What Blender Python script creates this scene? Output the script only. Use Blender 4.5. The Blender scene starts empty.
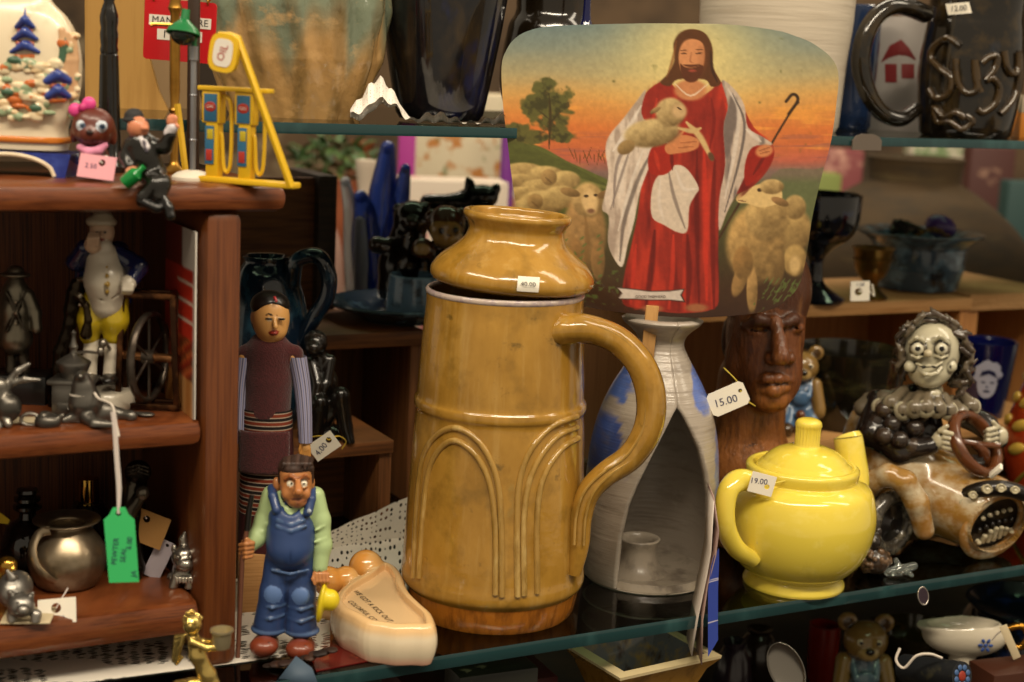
import bpy, bmesh, math, random
import numpy as np
from mathutils import Vector, Matrix, Euler
random.seed(7); RNG = np.random.default_rng(7)
V3 = Vector
# ---------------------------------------------------------------- camera frame
F = 1500.0; PITCH = math.radians(10.39); ROLL = math.radians(2.69); YAW = math.radians(28.3)
CAM = V3((0, 0, 1.385))
_r = V3((1, 0, 0)); FWD = V3((0, math.cos(PITCH), -math.sin(PITCH))); _u = V3((0, math.sin(PITCH), math.cos(PITCH)))
RIGHT = _r * math.cos(ROLL) + _u * math.sin(ROLL); UP = _u * math.cos(ROLL) - _r * math.sin(ROLL)
U = V3((math.cos(YAW), math.sin(YAW), 0)); VV = V3((-math.sin(YAW), math.cos(YAW), 0))
def ray(px, py): return RIGHT * ((px - 512) / F) - UP * ((py - 341) / F) + FWD
def P(px, py, D): return CAM + ray(px, py) * D
def depth(p): return (V3(p) - CAM).dot(FWD)
def G(px, py, z):                       # where the sight line meets a level surface
    d = ray(px, py); return CAM + d * ((z - CAM.z) / d.z)
def W(px, py, p0, n=None):              # where it meets an upright plane
    n = VV if n is None else n
    d = ray(px, py); return CAM + d * ((V3(p0) - CAM).dot(n) / d.dot(n))
def pix(p):
    d = V3(p) - CAM; w = d.dot(FWD); return (512 + F * d.dot(RIGHT) / w, 341 - F * d.dot(UP) / w)
COL = bpy.context.scene.collection
def lin(h):
    if isinstance(h, str):
        h = h.lstrip('#'); h = [int(h[i:i+2], 16) / 255 for i in (0, 2, 4)]
        return tuple((c / 12.92 if c <= .04045 else ((c + .055) / 1.055) ** 2.4) for c in h)
    return tuple(h)
def lerp(a, b, t): return a + (b - a) * t
def sst(a, b, x):
    t = np.clip((x - a) / (b - a), 0, 1); return t * t * (3 - 2 * t)
# ---------------------------------------------------------------- materials
MATS = {}
def mat(name, c='#888888', r=.5, m=0., layers=(), bump=None, coat=0., attr=False, trans=0., alpha=None, wave=None, ior=1.45, sheen=0.):
    """layers: (colour, (sx,sy,sz), lo, hi[, amount]) noise patches; bump: (strength, (sx,sy,sz)); wave: (colour, scale, dir, lo, hi, distort)"""
    if name in MATS: return MATS[name]
    M = bpy.data.materials.new(name); M.use_nodes = True; N = M.node_tree.nodes; L = M.node_tree.links
    b = N['Principled BSDF']; b.inputs['Roughness'].default_value = r; b.inputs['Metallic'].default_value = m
    b.inputs['IOR'].default_value = ior
    if coat: b.inputs['Coat Weight'].default_value = coat; b.inputs['Coat Roughness'].default_value = .05
    if trans: b.inputs['Transmission Weight'].default_value = trans
    if sheen: b.inputs['Sheen Weight'].default_value = sheen
    tc = N.new('ShaderNodeTexCoord')
    def vec(s):
        mp = N.new('ShaderNodeMapping'); mp.inputs['Scale'].default_value = s if hasattr(s, '__len__') else (s, s, s)
        L.new(tc.outputs['Object'], mp.inputs['Vector']); return mp.outputs['Vector']
    if attr:
        a = N.new('ShaderNodeAttribute'); a.attribute_name = 'Col'; cur = a.outputs['Color']
    else:
        rgb = N.new('ShaderNodeRGB'); rgb.outputs[0].default_value = (*lin(c), 1); cur = rgb.outputs[0]
    def mixin(fac, col):
        nonlocal cur
        mx = N.new('ShaderNodeMix'); mx.data_type = 'RGBA'; L.new(fac, mx.inputs[0]); L.new(cur, mx.inputs[6])
        mx.inputs[7].default_value = (*lin(col), 1); cur = mx.outputs[2]
    def ramp(src, lo, hi, amt=1.):
        mr = N.new('ShaderNodeMapRange'); mr.inputs[1].default_value = lo; mr.inputs[2].default_value = hi; mr.inputs[4].default_value = amt
        L.new(src, mr.inputs[0]); return mr.outputs[0]
    if wave:
        wcol, ws, wdir, lo, hi, dist = wave
        w = N.new('ShaderNodeTexWave'); w.bands_direction = wdir; w.inputs['Scale'].default_value = ws; w.inputs['Distortion'].default_value = dist
        w.inputs['Detail'].default_value = 1.5; w.inputs['Detail Scale'].default_value = .6
        L.new(tc.outputs['Object'], w.inputs['Vector']); mixin(ramp(w.outputs['Fac'], lo, hi), wcol)
    for ly in layers:
        n = N.new('ShaderNodeTexNoise'); n.inputs['Scale'].default_value = 1; n.inputs['Detail'].default_value = 4; n.inputs['Roughness'].default_value = .6
        L.new(vec(ly[1]), n.inputs['Vector']); mixin(ramp(n.outputs['Fac'], ly[2], ly[3], ly[4] if len(ly) > 4 else 1.), ly[0])
    L.new(cur, b.inputs['Base Color'])
    if bump:
        n = N.new('ShaderNodeTexNoise'); n.inputs['Scale'].default_value = 1; n.inputs['Detail'].default_value = 3
        L.new(vec(bump[1]), n.inputs['Vector']); bp = N.new('ShaderNodeBump'); bp.inputs['Strength'].default_value = bump[0]; bp.inputs['Distance'].default_value = .002
        L.new(n.outputs['Fac'], bp.inputs['Height']); L.new(bp.outputs['Normal'], b.inputs['Normal'])
        if coat: L.new(bp.outputs['Normal'], b.inputs['Coat Normal'])
    MATS[name] = M; return M
def glassmat(name, tint, refl_r=.02, edge=1.5):
    """thin clear sheet: tinted see-through plus a fresnel mirror"""
    if name in MATS: return MATS[name]
    M = bpy.data.materials.new(name); M.use_nodes = True; N = M.node_tree.nodes; L = M.node_tree.links; N.clear()
    o = N.new('ShaderNodeOutputMaterial'); t = N.new('ShaderNodeBsdfTransparent'); t.inputs[0].default_value = (*lin(tint), 1)
    g = N.new('ShaderNodeBsdfGlossy'); g.inputs['Roughness'].default_value = refl_r
    f = N.new('ShaderNodeFresnel'); f.inputs[0].default_value = edge; mx = N.new('ShaderNodeMixShader')
    L.new(f.outputs[0], mx.inputs[0]); L.new(t.outputs[0], mx.inputs[1]); L.new(g.outputs[0], mx.inputs[2]); L.new(mx.outputs[0], o.inputs[0])
    MATS[name] = M; return M
def lacemat(name, col, cell=260., hole=.33, big=None):
    """cotton lace: real see-through holes"""
    if name in MATS: return MATS[name]
    M = mat(name, col, .9); N = M.node_tree.nodes; L = M.node_tree.links; b = N['Principled BSDF']
    uv = N.new('ShaderNodeTexCoord'); 
    v = N.new('ShaderNodeTexVoronoi'); v.inputs['Scale'].default_value = cell; v.inputs['Randomness'].default_value = .35; L.new(uv.outputs['UV'], v.inputs['Vector'])
    g = N.new('ShaderNodeMath'); g.operation = 'GREATER_THAN'; g.inputs[1].default_value = hole; L.new(v.outputs['Distance'], g.inputs[0])
    # solid woven zones between the open ones
    n = N.new('ShaderNodeTexNoise'); n.inputs['Scale'].default_value = cell / 11; n.inputs['Detail'].default_value = 0; L.new(uv.outputs['UV'], n.inputs['Vector'])
    h = N.new('ShaderNodeMath'); h.operation = 'GREATER_THAN'; h.inputs[1].default_value = .52; L.new(n.outputs['Fac'], h.inputs[0])
    mx = N.new('ShaderNodeMath'); mx.operation = 'MAXIMUM'; L.new(g.outputs[0], mx.inputs[0]); L.new(h.outputs[0], mx.inputs[1])
    if big is not None: L.new(g.outputs[0], b.inputs['Alpha'])
    else: L.new(mx.outputs[0], b.inputs['Alpha'])
    return M
def amat(name, r=.3, m=0., coat=0., layers=(), bump=None): return mat(name, r=r, m=m, coat=coat, layers=layers, bump=bump, attr=True)
# ---------------------------------------------------------------- geometry
def cr(pts, n=6, closed=False):
    """Catmull-Rom through points (tuples of any length)"""
    A = [np.array(p, float) for p in pts]; K = len(A); out = []
    rng = range(K) if closed else range(K - 1)
    for i in rng:
        p1, p2 = A[i], A[(i + 1) % K]
        p0 = A[(i - 1) % K] if closed or i > 0 else 2 * p1 - p2
        p3 = A[(i + 2) % K] if closed or i + 2 < K else 2 * p2 - p1
        for j in range(n):
            t = j / n
            out.append(.5 * ((2 * p1) + (p2 - p0) * t + (2 * p0 - 5 * p1 + 4 * p2 - p3) * t * t + (3 * p1 - p0 - 3 * p2 + p3) * t ** 3))
    if not closed: out.append(A[-1])
    return out
def rotm(rx=0, ry=0, rz=0): return Euler((math.radians(rx), math.radians(ry), math.radians(rz))).to_matrix().to_4x4()
class Geo:
    def __init__(s): s.v = []; s.f = []; s.m = []; s.c = None; s.uv = None
    def add(s, v, f, mi=0, M=None):
        b = len(s.v)
        s.v += [tuple(M @ V3(p)) if M is not None else tuple(p) for p in v]
        s.f += [tuple(b + i for i in q) for q in f]; s.m += [mi] * len(f); return s
    def grid(s, rows, closed=False, mi=0, M=None, flip=False):
        nu = len(rows[0]); v = [p for r in rows for p in r]; f = []
        for i in range(len(rows) - 1):
            for j in range(nu if closed else nu - 1):
                a, b = i * nu + j, i * nu + (j + 1) % nu; c, d = b + nu, a + nu
                f.append((a, d, c, b) if flip else (a, b, c, d))
        return s.add(v, f, mi, M)
    def lathe(s, prof, seg=48, c=(0, 0, 0), mi=0, M=None, rf=None, sx=1., sy=1., smooth=0):
        if smooth: prof = cr(prof, smooth)
        rows = []
        for r, z in prof:
            row = []
            for j in range(seg):
                a = 2 * math.pi * j / seg; rr = max(r, 1e-6) * (rf(a, z) if rf else 1)
                row.append((c[0] + rr * math.cos(a) * sx, c[1] + rr * math.sin(a) * sy, c[2] + z))
            rows.append(row)
        return s.grid(rows, True, mi, M)
    def tube(s, pts, rad, seg=10, mi=0, M=None, flat=1., up=None, caps=True, smooth=0):
        pts = [tuple(p) for p in pts]
        if not hasattr(rad, '__len__'): rad = [rad] * len(pts)
        if smooth:
            q = cr([(*p, r) for p, r in zip(pts, rad)], smooth); pts = [tuple(x[:3]) for x in q]; rad = [max(x[3], 1e-6) for x in q]
        A = [V3(p) for p in pts]; n = len(A); rows = []; ref = V3(up) if up else None
        for i in range(n):
            t = (A[min(i + 1, n - 1)] - A[max(i - 1, 0)]);
            if t.length < 1e-12: t = V3((0, 0, 1))
            t.normalize()
            if ref is None: ref = V3((0, 0, 1)) if abs(t.z) < .9 else V3((1, 0, 0))
            x = ref - t * ref.dot(t)
            if x.length < 1e-6: x = V3((1, 0, 0)) - t * t.x
            x.normalize(); y = t.cross(x)
            if up is None: ref = x
            rows.append([A[i] + (x * math.cos(2 * math.pi * j / seg) * flat + y * math.sin(2 * math.pi * j / seg)) * rad[i] for j in range(seg)])
        s.grid(rows, True, mi, M)
        if caps:
            for row, o in ((rows[0], 1), (rows[-1], 0)):
                q = list(range(seg)); s.add(row, [tuple(q[::-1]) if o else tuple(q)], mi, M)
        return s
    def box(s, c, size, bev=0., mi=0, M=None, R=None, seg=2):
        bm = bmesh.new(); bmesh.ops.create_cube(bm, size=1)
        for v in bm.verts: v.co = V3((v.co.x * size[0], v.co.y * size[1], v.co.z * size[2]))
        if bev: bmesh.ops.bevel(bm, geom=list(bm.edges), offset=bev, segments=seg, profile=.5, affect='EDGES')
        X = Matrix.Translation(c) @ (R if R is not None else Matrix.Identity(4))
        if M is not None: X = M @ X
        bm.verts.index_update(); s.add([v.co for v in bm.verts], [[v.index for v in f.verts] for f in bm.faces], mi, X); bm.free(); return s
    def ell(s, c, r, seg=20, mi=0, M=None, R=None):
        n = seg // 2; rows = []
        for i in range(n + 1):
            a = -math.pi / 2 + math.pi * i / n
            rows.append([(r[0] * math.cos(a) * math.cos(2 * math.pi * j / seg), r[1] * math.cos(a) * math.sin(2 * math.pi * j / seg), r[2] * math.sin(a)) for j in range(seg)])
        X = Matrix.Translation(c) @ (R if R is not None else Matrix.Identity(4))
        return s.grid(rows, True, mi, X if M is None else M @ X)
    def torus(s, R, r, c=(0, 0, 0), seg=48, sg=10, mi=0, M=None, a0=0., a1=2 * math.pi, fl=1.):
        full = abs(a1 - a0) > 6.28; n = seg if full else seg + 1; rows = []
        for j in range(sg):
            b = 2 * math.pi * j / sg
            rows.append([(c[0] + (R + r * math.cos(b)) * math.cos(a0 + (a1 - a0) * i / seg), c[1] + (R + r * math.cos(b)) * math.sin(a0 + (a1 - a0) * i / seg), c[2] + r * fl * math.sin(b)) for i in range(n)])
        return s.grid(rows + [rows[0]], full, mi, M)
    def prism(s, poly, y0, y1, mi=0, M=None, ms=None):
        """polygon (x,z) extruded along y"""
        n = len(poly); v = [(p[0], y0, p[1]) for p in poly] + [(p[0], y1, p[1]) for p in poly]
        s.add(v, [tuple(range(n)), tuple(range(2 * n - 1, n - 1, -1))], mi, M)
        return s.add(v, [(i, i + n, (i + 1) % n + n, (i + 1) % n) for i in range(n)], mi if ms is None else ms, M)
    def text(s, body, M, size=1., mi=0, align='CENTER', thick=0., sp=1.):
        cu = bpy.data.curves.new('txt', 'FONT'); cu.body = body; cu.size = size; cu.align_x = align; cu.align_y = 'CENTER'; cu.offset = thick; cu.space_line = .85; cu.space_character = sp; cu.resolution_u = 3
        o = bpy.data.objects.new('txt', cu); me = o.to_mesh()
        s.add([v.co.copy() for v in me.vertices], [tuple(p.vertices) for p in me.polygons], mi, M)
        o.to_mesh_clear(); bpy.data.objects.remove(o); bpy.data.curves.remove(cu); return s
def basis(o, x, y):
    """matrix with origin o, text runs along x, letters rise along y"""
    x = V3(x).normalized(); y = V3(y); y = (y - x * y.dot(x)).normalized(); z = x.cross(y)
    M = Matrix.Identity(4)
    for i in range(3): M[i][0], M[i][1], M[i][2], M[i][3] = x[i], y[i], z[i], o[i]
    return M
def link(name, geo, mats, scale=1., parent=None, angle=40., smooth=True, props=None):
    me = bpy.data.meshes.new(name); vs = [(p[0] * scale, p[1] * scale, p[2] * scale) for p in geo.v]
    me.from_pydata(vs, [], geo.f); me.update()
    if not isinstance(mats, (list, tuple)): mats = [mats]
    for q in mats: me.materials.append(q)
    me.polygons.foreach_set('material_index', [min(i, len(mats) - 1) for i in geo.m])
    if geo.c is not None:
        a = me.attributes.new('Col', 'FLOAT_COLOR', 'POINT'); c = np.ones((len(vs), 4), np.float32); c[:, :3] = geo.c; a.data.foreach_set('color', c.ravel())
    if geo.uv is not None:
        ul = me.uv_layers.new(name='UVMap'); li = np.zeros(len(me.loops), np.int32); me.loops.foreach_get('vertex_index', li); ul.data.foreach_set('uv', np.asarray(geo.uv, np.float32)[li].ravel())
    if geo.c is None and geo.uv is None:
        bm = bmesh.new(); bm.from_mesh(me); bmesh.ops.remove_doubles(bm, verts=bm.verts, dist=1e-6); bmesh.ops.recalc_face_normals(bm, faces=bm.faces); bm.to_mesh(me); bm.free()
    if smooth:
        me.polygons.foreach_set('use_smooth', [True] * len(me.polygons)); me.set_sharp_from_angle(angle=math.radians(angle))
    o = bpy.data.objects.new(name, me); COL.objects.link(o)
    if parent is not None: o.parent = parent
    return o
class T:
    """a thing standing at a spot; its parts are modelled in photo-pixel units at its own depth and scaled to metres"""
    def __init__(s, name, label, cat, px, py, D=None, z=None, group=None, base=None, kind=None):
        s.name, s.label, s.cat, s.group, s.kind = name, label, cat, group, kind
        s.base = V3(base) if base is not None else (G(px, py, z) if z is not None else P(px, py, D))
        s.s = depth(s.base) / F; s.px, s.py = pix(s.base); s.o = None
    def tag(s, o):
        if s.kind: o['kind'] = s.kind
        if s.label: o['label'] = s.label
        if s.cat: o['category'] = s.cat
        if s.group: o['group'] = s.group
    def root(s):
        if s.o is None:
            s.o = bpy.data.objects.new(s.name, None); s.o.empty_display_size = .02; COL.objects.link(s.o); s.o.location = s.base; s.tag(s.o)
        return s.o
    def q(s, px, py, dy=0.):            # photo point -> local px units on the upright plane dy px behind the base
        return (W(px, py, s.base + V3((0, dy * s.s, 0)), V3((0, 1, 0))) - s.base) / s.s
    def z(s, py, px=None):
        return s.q(s.px if px is None else px, py).z
    def prof(s, pp): return [(hw, s.z(py)) for hw, py in pp]
    def part(s, name, geo, mats, parent=None, label=None, **k):
        o = link(name, geo, mats, s.s, parent if parent is not None else s.root(), **k)
        if label: o['label'] = label
        return o
    def one(s, geo, mats, **k):
        o = link(s.name, geo, mats, s.s, None, **k); o.location = s.base; s.tag(o); s.o = o; return o
# ---------------------------------------------------------------- sculpting with distance fields
class SD:
    def __init__(s, t=None): s.p = []; s.t = t
    def _q(s, p): return np.array(s.t.q(*p)) if s.t is not None else np.array(p, float)
    def e(s, p, r, col='#888888', rot=0, ry=0, rx=0, k=3., cut=False, paint=False, pri=0.):
        R = np.array(rotm(rx, rot, ry).to_3x3()); c = s._q(p); r = np.array(r if hasattr(r, '__len__') else (r, r, r), float)
        def f(X):
            d = (X - c) @ R; k0 = np.sqrt(((d / r) ** 2).sum(-1)); k1 = np.sqrt(((d / (r * r)) ** 2).sum(-1)) + 1e-9
            return k0 * (k0 - 1) / k1
        s.p.append((f, c - r.max(), c + r.max(), lin(col), k, cut, paint, pri)); return s
    def c(s, a, b, r0, r1=None, col='#888888', k=3., cut=False, paint=False, pri=0.):
        r1 = r0 if r1 is None else r1; A, B = s._q(a), s._q(b); ab = B - A; L = (ab @ ab) + 1e-9
        def f(X):
            d = X - A; h = np.clip((d @ ab) / L, 0, 1); return np.sqrt(((d - h[..., None] * ab) ** 2).sum(-1)) - (r0 + (r1 - r0) * h)
        rr = max(r0, r1); s.p.append((f, np.minimum(A, B) - rr, np.maximum(A, B) + rr, lin(col), k, cut, paint, pri)); return s
    def path(s, pts, rr, col='#888888', k=2., **kw):
        if not hasattr(rr, '__len__'): rr = [rr] * len(pts)
        for i in range(len(pts) - 1): s.c(pts[i], pts[i + 1], rr[i], rr[i + 1], col, k, **kw)
        return s
    def fn(s, f, lo, hi, col='#888888', k=2., cut=False, paint=False, pri=0.):
        s.p.append((f, np.array(lo, float), np.array(hi, float), lin(col), k, cut, paint, pri)); return s
    def mesh(s, h=1.5, cav=0., cavcol='#0a0806', jit=None):
        so = [q for q in s.p if not q[5] and not q[6]]
        lo = np.min([q[1] for q in so], 0) - 2.5 * h; hi = np.max([q[2] for q in so], 0) + 2.5 * h
        n = np.ceil((hi - lo) / h).astype(int) + 1
        D = np.full(n, 1e3, np.float32)
        for f, a, b, col, k, cut, paint, pri in s.p:
            if paint: continue
            pad = k + 3 * h; i0 = np.clip(np.floor((a - pad - lo) / h).astype(int), 0, n); i1 = np.clip(np.ceil((b + pad - lo) / h).astype(int) + 1, 0, n)
            if (i1 <= i0).any(): continue
            ax = [lo[i] + h * np.arange(i0[i], i1[i]) for i in range(3)]
            X = np.stack(np.meshgrid(*ax, indexing='ij'), -1); d = f(X); sl = tuple(slice(i0[i], i1[i]) for i in range(3)); o = D[sl]
            if cut:
                kk = max(min(k, 2.), 1e-3); dd = -d; t = np.clip(.5 - .5 * (dd - o) / kk, 0, 1); D[sl] = dd * (1 - t) + o * t + kk * t * (1 - t)
            else:
                kk = max(k, 1e-3); t = np.clip(.5 + .5 * (o - d) / kk, 0, 1); D[sl] = np.where(o > 500, np.minimum(o, d), o * (1 - t) + d * t - kk * t * (1 - t))
        v, q = surfnet(D)
        v = lo + v * h; g = Geo(); g.v = [tuple(x) for x in v]; g.f = [tuple(x) for x in q]; g.m = [0] * len(q)
        best = np.full(len(v), 1e9); C = np.zeros((len(v), 3))
        for f, a, b, col, k, cut, paint, pri in s.p:
            d = f(v)
            if paint: w = d < 0; C[w] = col; continue
            d = np.abs(d) if cut else d
            d = d - pri; w = d < best; best[w] = d[w]; C[w] = col
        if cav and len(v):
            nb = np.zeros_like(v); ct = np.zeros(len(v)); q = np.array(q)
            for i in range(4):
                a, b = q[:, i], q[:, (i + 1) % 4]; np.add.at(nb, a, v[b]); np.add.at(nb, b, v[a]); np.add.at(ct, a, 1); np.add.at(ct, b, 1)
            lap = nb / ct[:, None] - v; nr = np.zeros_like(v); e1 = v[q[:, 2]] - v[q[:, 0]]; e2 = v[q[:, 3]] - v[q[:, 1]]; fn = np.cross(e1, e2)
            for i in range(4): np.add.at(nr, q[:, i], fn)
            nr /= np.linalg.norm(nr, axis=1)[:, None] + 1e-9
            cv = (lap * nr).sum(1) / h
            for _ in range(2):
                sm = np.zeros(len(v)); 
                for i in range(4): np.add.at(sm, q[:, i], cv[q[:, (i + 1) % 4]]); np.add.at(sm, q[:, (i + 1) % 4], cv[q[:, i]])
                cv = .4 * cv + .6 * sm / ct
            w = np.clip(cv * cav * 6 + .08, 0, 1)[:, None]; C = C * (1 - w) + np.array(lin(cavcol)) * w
        g.c = C; return g
def surfnet(D):
    S = D < 0; nx, ny, nz = D.shape
    corner = [(i, j, k) for i in (0, 1) for j in (0, 1) for k in (0, 1)]
    cnt = sum(S[i:nx - 1 + i, j:ny - 1 + j, k:nz - 1 + k].astype(np.int8) for i, j, k in corner)
    act = (cnt > 0) & (cnt < 8); idx = np.full(act.shape, -1, np.int64); cells = np.argwhere(act); idx[act] = np.arange(len(cells))
    acc = np.zeros((len(cells), 3)); num = np.zeros(len(cells))
    for a in corner:
        for ax in range(3):
            if a[ax]: continue
            b = list(a); b[ax] = 1
            da = D[cells[:, 0] + a[0], cells[:, 1] + a[1], cells[:, 2] + a[2]]; db = D[cells[:, 0] + b[0], cells[:, 1] + b[1], cells[:, 2] + b[2]]
            w = (da < 0) != (db < 0); t = np.where(w, da / np.where(da == db, 1, da - db), 0); p = np.tile(np.array(a, float), (len(cells), 1)); p[:, ax] += t
            acc[w] += p[w]; num[w] += 1
    v = cells + acc / num[:, None]; quads = []
    for ax in range(3):
        u, w = (ax + 1) % 3, (ax + 2) % 3
        sl0 = [slice(None)] * 3; sl1 = [slice(None)] * 3; sl0[ax] = slice(0, -1); sl1[ax] = slice(1, None)
        e = np.argwhere(S[tuple(sl0)] != S[tuple(sl1)]); e = e[(e[:, u] > 0) & (e[:, w] > 0) & (e[:, u] < D.shape[u] - 1) & (e[:, w] < D.shape[w] - 1)]
        if not len(e): continue
        def cell(du, dw):
            c = e.copy(); c[:, u] -= du; c[:, w] -= dw; return idx[c[:, 0], c[:, 1], c[:, 2]]
        Q = np.stack([cell(1, 1), cell(0, 1), cell(0, 0), cell(1, 0)], 1); fl = ~S[tuple(e.T)]; Q[fl] = Q[fl][:, ::-1]
        quads.append(Q[(Q >= 0).all(1)])
    return v, np.concatenate(quads)
def frame_box(geo, p0, a, b, c, bev=.0015, mi=0):
    """box spanned from world corner p0 by lengths a along the shelf, b into it, c up"""
    ctr = V3(p0) + U * a / 2 + VV * b / 2 + V3((0, 0, c / 2)); geo.box(ctr, (abs(a), abs(b), abs(c)), bev, mi, R=Matrix.Rotation(YAW, 4, 'Z')); return geo
class TW(T):
    """thing modelled in metres, local to its base"""
    def __init__(s, name, label, cat, base, group=None, kind=None):
        s.name, s.label, s.cat, s.group, s.kind = name, label, cat, group, kind; s.base = V3(base); s.s = 1.; s.o = None; s.px, s.py = pix(s.base)
    def part(s, name, geo, mats, parent=None, label=None, world=True, **k):
        if world: geo.v = [tuple(V3(p) - s.base) for p in geo.v]
        return T.part(s, name, geo, mats, parent, label, **k)
    def one(s, geo, mats, world=True, **k):
        if world: geo.v = [tuple(V3(p) - s.base) for p in geo.v]
        return T.one(s, geo, mats, **k)
# ---------------------------------------------------------------- camera, light
sc = bpy.context.scene
sc.view_settings.view_transform = 'Standard'; sc.view_settings.look = 'None'; sc.view_settings.exposure = 0.0
cd = bpy.data.cameras.new('camera'); cam = bpy.data.objects.new('camera', cd); COL.objects.link(cam); sc.camera = cam
cd.sensor_width = 36; cd.lens = F / 1024 * 36; cd.clip_start = .02
mw = Matrix.Identity(4)
for i in range(3): mw[i][0], mw[i][1], mw[i][2], mw[i][3] = RIGHT[i], UP[i], -FWD[i], CAM[i]
cam.matrix_world = mw
cd.dof.use_dof = True; cd.dof.focus_distance = 1.06; cd.dof.aperture_fstop = 6.0
w = bpy.data.worlds.new('world'); sc.world = w; w.use_nodes = True
w.node_tree.nodes['Background'].inputs[0].default_value = (1., .84, .62, 1); w.node_tree.nodes['Background'].inputs[1].default_value = .40
def area(name, loc, tgt, sx, sy, pw, col=(1, .86, .66)):
    l = bpy.data.lights.new(name, 'AREA'); l.shape = 'RECTANGLE'; l.size = sx; l.size_y = sy; l.energy = pw; l.color = col
    o = bpy.data.objects.new(name, l); COL.objects.link(o); o.location = loc
    o.rotation_euler = (V3(tgt) - V3(loc)).to_track_quat('-Z', 'Y').to_euler(); return o
area('fluorescent_or_fill', (.45, -.15, 2.75), (.15, 1.1, 1.1), 1.9, .16, 42)
area('fluorescent_or_fill', (-1.1, .1, 2.75), (0, 1.1, 1.1), 1.5, .16, 19)
area('fluorescent_or_fill', (1.5, .9, 2.7), (.3, 1.2, 1.1), .3, 1.4, 13)
area('fluorescent_or_fill', (.2, 2.35, 2.8), (.2, 2.6, 1.2), 2.2, .3, 30)  # added fill light, no known fixture: brightens the stock on the next display
# ---------------------------------------------------------------- materials in common use
wood_red = mat('mahogany', '#6e3a1d', .33, layers=[('#3f1d0c', (60, 14, 900), .45, .7, .8), ('#8a5028', (40, 9, 300), .5, .75, .5)], coat=.25)
wood_redv = mat('mahogany_upright', '#69391a', .35, layers=[('#421e0c', (500, 500, 14), .42, .7, .8)], coat=.2)
wood_back = mat('stained_plywood', '#6e3c18', .55, layers=[('#2c1506', (700, 700, 12), .4, .66, .9)])
wood_pine = mat('pine', '#c2915a', .6, layers=[('#97632f', (14, 14, 500), .45, .72, .8)], bump=(.1, (40, 40, 600)))
wood_pinev = mat('pine_upright', '#b27a42', .6, layers=[('#8a5527', (400, 400, 12), .42, .72, .8)])
wood_cedar = mat('cedar', '#7a4a22', .6, layers=[('#4e2b10', (16, 16, 260), .42, .66, .9)])
wood_cedarv = mat('cedar_upright', '#80502a', .6, layers=[('#55300f', (300, 300, 10), .42, .66, .9)])
wood_dark = mat('dark_oak', '#33200f', .55, layers=[('#1a0f06', (20, 20, 320), .42, .66, .9)])
glass_face = glassmat('shelf_glass', '#a9bab0', .02, 1.5)
glass_edge = mat('shelf_glass_edge', '#1f3a3c', .12, layers=[('#3c5f5f', (20, 20, 9), .5, .75, .7)], coat=.3)
# ---------------------------------------------------------------- the shop around
def struct(name, geo, m):
    o = link(name, geo, m); o['kind'] = 'structure'; return o
g = Geo(); g.box((0, 2.2, -.02), (9, 9, .04)); struct('floor', g, mat('carpet', '#3b3029', .9, layers=[('#22190f', (30, 30, 30), .4, .7)]))
g = Geo(); g.box((0, 3.55, 1.45), (9, .1, 2.9)); struct('wall_back', g, mat('shop_wall', '#5a4630', .8, layers=[('#2d2217', (2.2, 2, 2.4), .45, .6), ('#8b7a5e', (4, 2, 4), .58, .66, .8)]))
# lower store shelf of dark wood, and its back board
E0 = G(505, 646, 1.0); EU = E0 + VV * .13
g = Geo(); frame_box(g, E0 - U * .9 - VV * .02 + V3((0, 0, .785)) - V3((0, 0, 1)), 2.2, .62, .03, .003)
TW('store_shelf', 'dark wooden store shelf lying under the lower glass shelf', 'shelf', E0 + V3((0, 0, -.215))).one(g, mat('shelf_black', '#1a120b', .6, layers=[('#33210f', (20, 20, 40), .45, .7)]))
for zt, th, e0, dp, nm, lab in ((1.0, .0095, E0, .52, 'glass_shelf', 'lower glass shelf with green edge under the tall tan pitcher'),
                                (1.3405, .0075, EU, .36, 'glass_shelf', 'upper glass shelf with teal edge carrying the big vases and mugs')):
    t = TW(nm, lab, 'shelf', e0 + V3((0, 0, zt - 1 - th)))
    p0 = e0 - U * .75 + V3((0, 0, zt - 1 - th))
    g = Geo(); c = [p0 + VV * .0006, p0 + U * 1.9 + VV * .0006, p0 + U * 1.9 + VV * dp, p0 + VV * dp]
    up = V3((0, 0, th)); g.add([*c, *[x + up for x in c]], [(3, 2, 1, 0), (4, 5, 6, 7)]); t.part('pane', g, glass_face, smooth=False)
    g = Geo(); frame_box(g, p0, 1.9, .0006, th, .0002); t.part('polished_edge', g, glass_edge)
# metal clip on the upper glass
t = TW('shelf_clip', 'grey metal clip on the edge of the upper glass shelf below the dark blue mug', 'clip', W(866, 138, EU) + V3((0, 0, -.006)))
g = Geo(); pl = [(-.0155, -.004), (.0155, -.004), (.0155, .004), (.012, .0075), (.006, .0095), (-.006, .0095), (-.012, .0075), (-.0155, .004)]
g.prism(pl, -.0022, -.0008, M=Matrix.Rotation(YAW, 4, 'Z')); t.one(g, mat('clip_grey', '#756a60', .4, .5), world=False)
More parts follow.
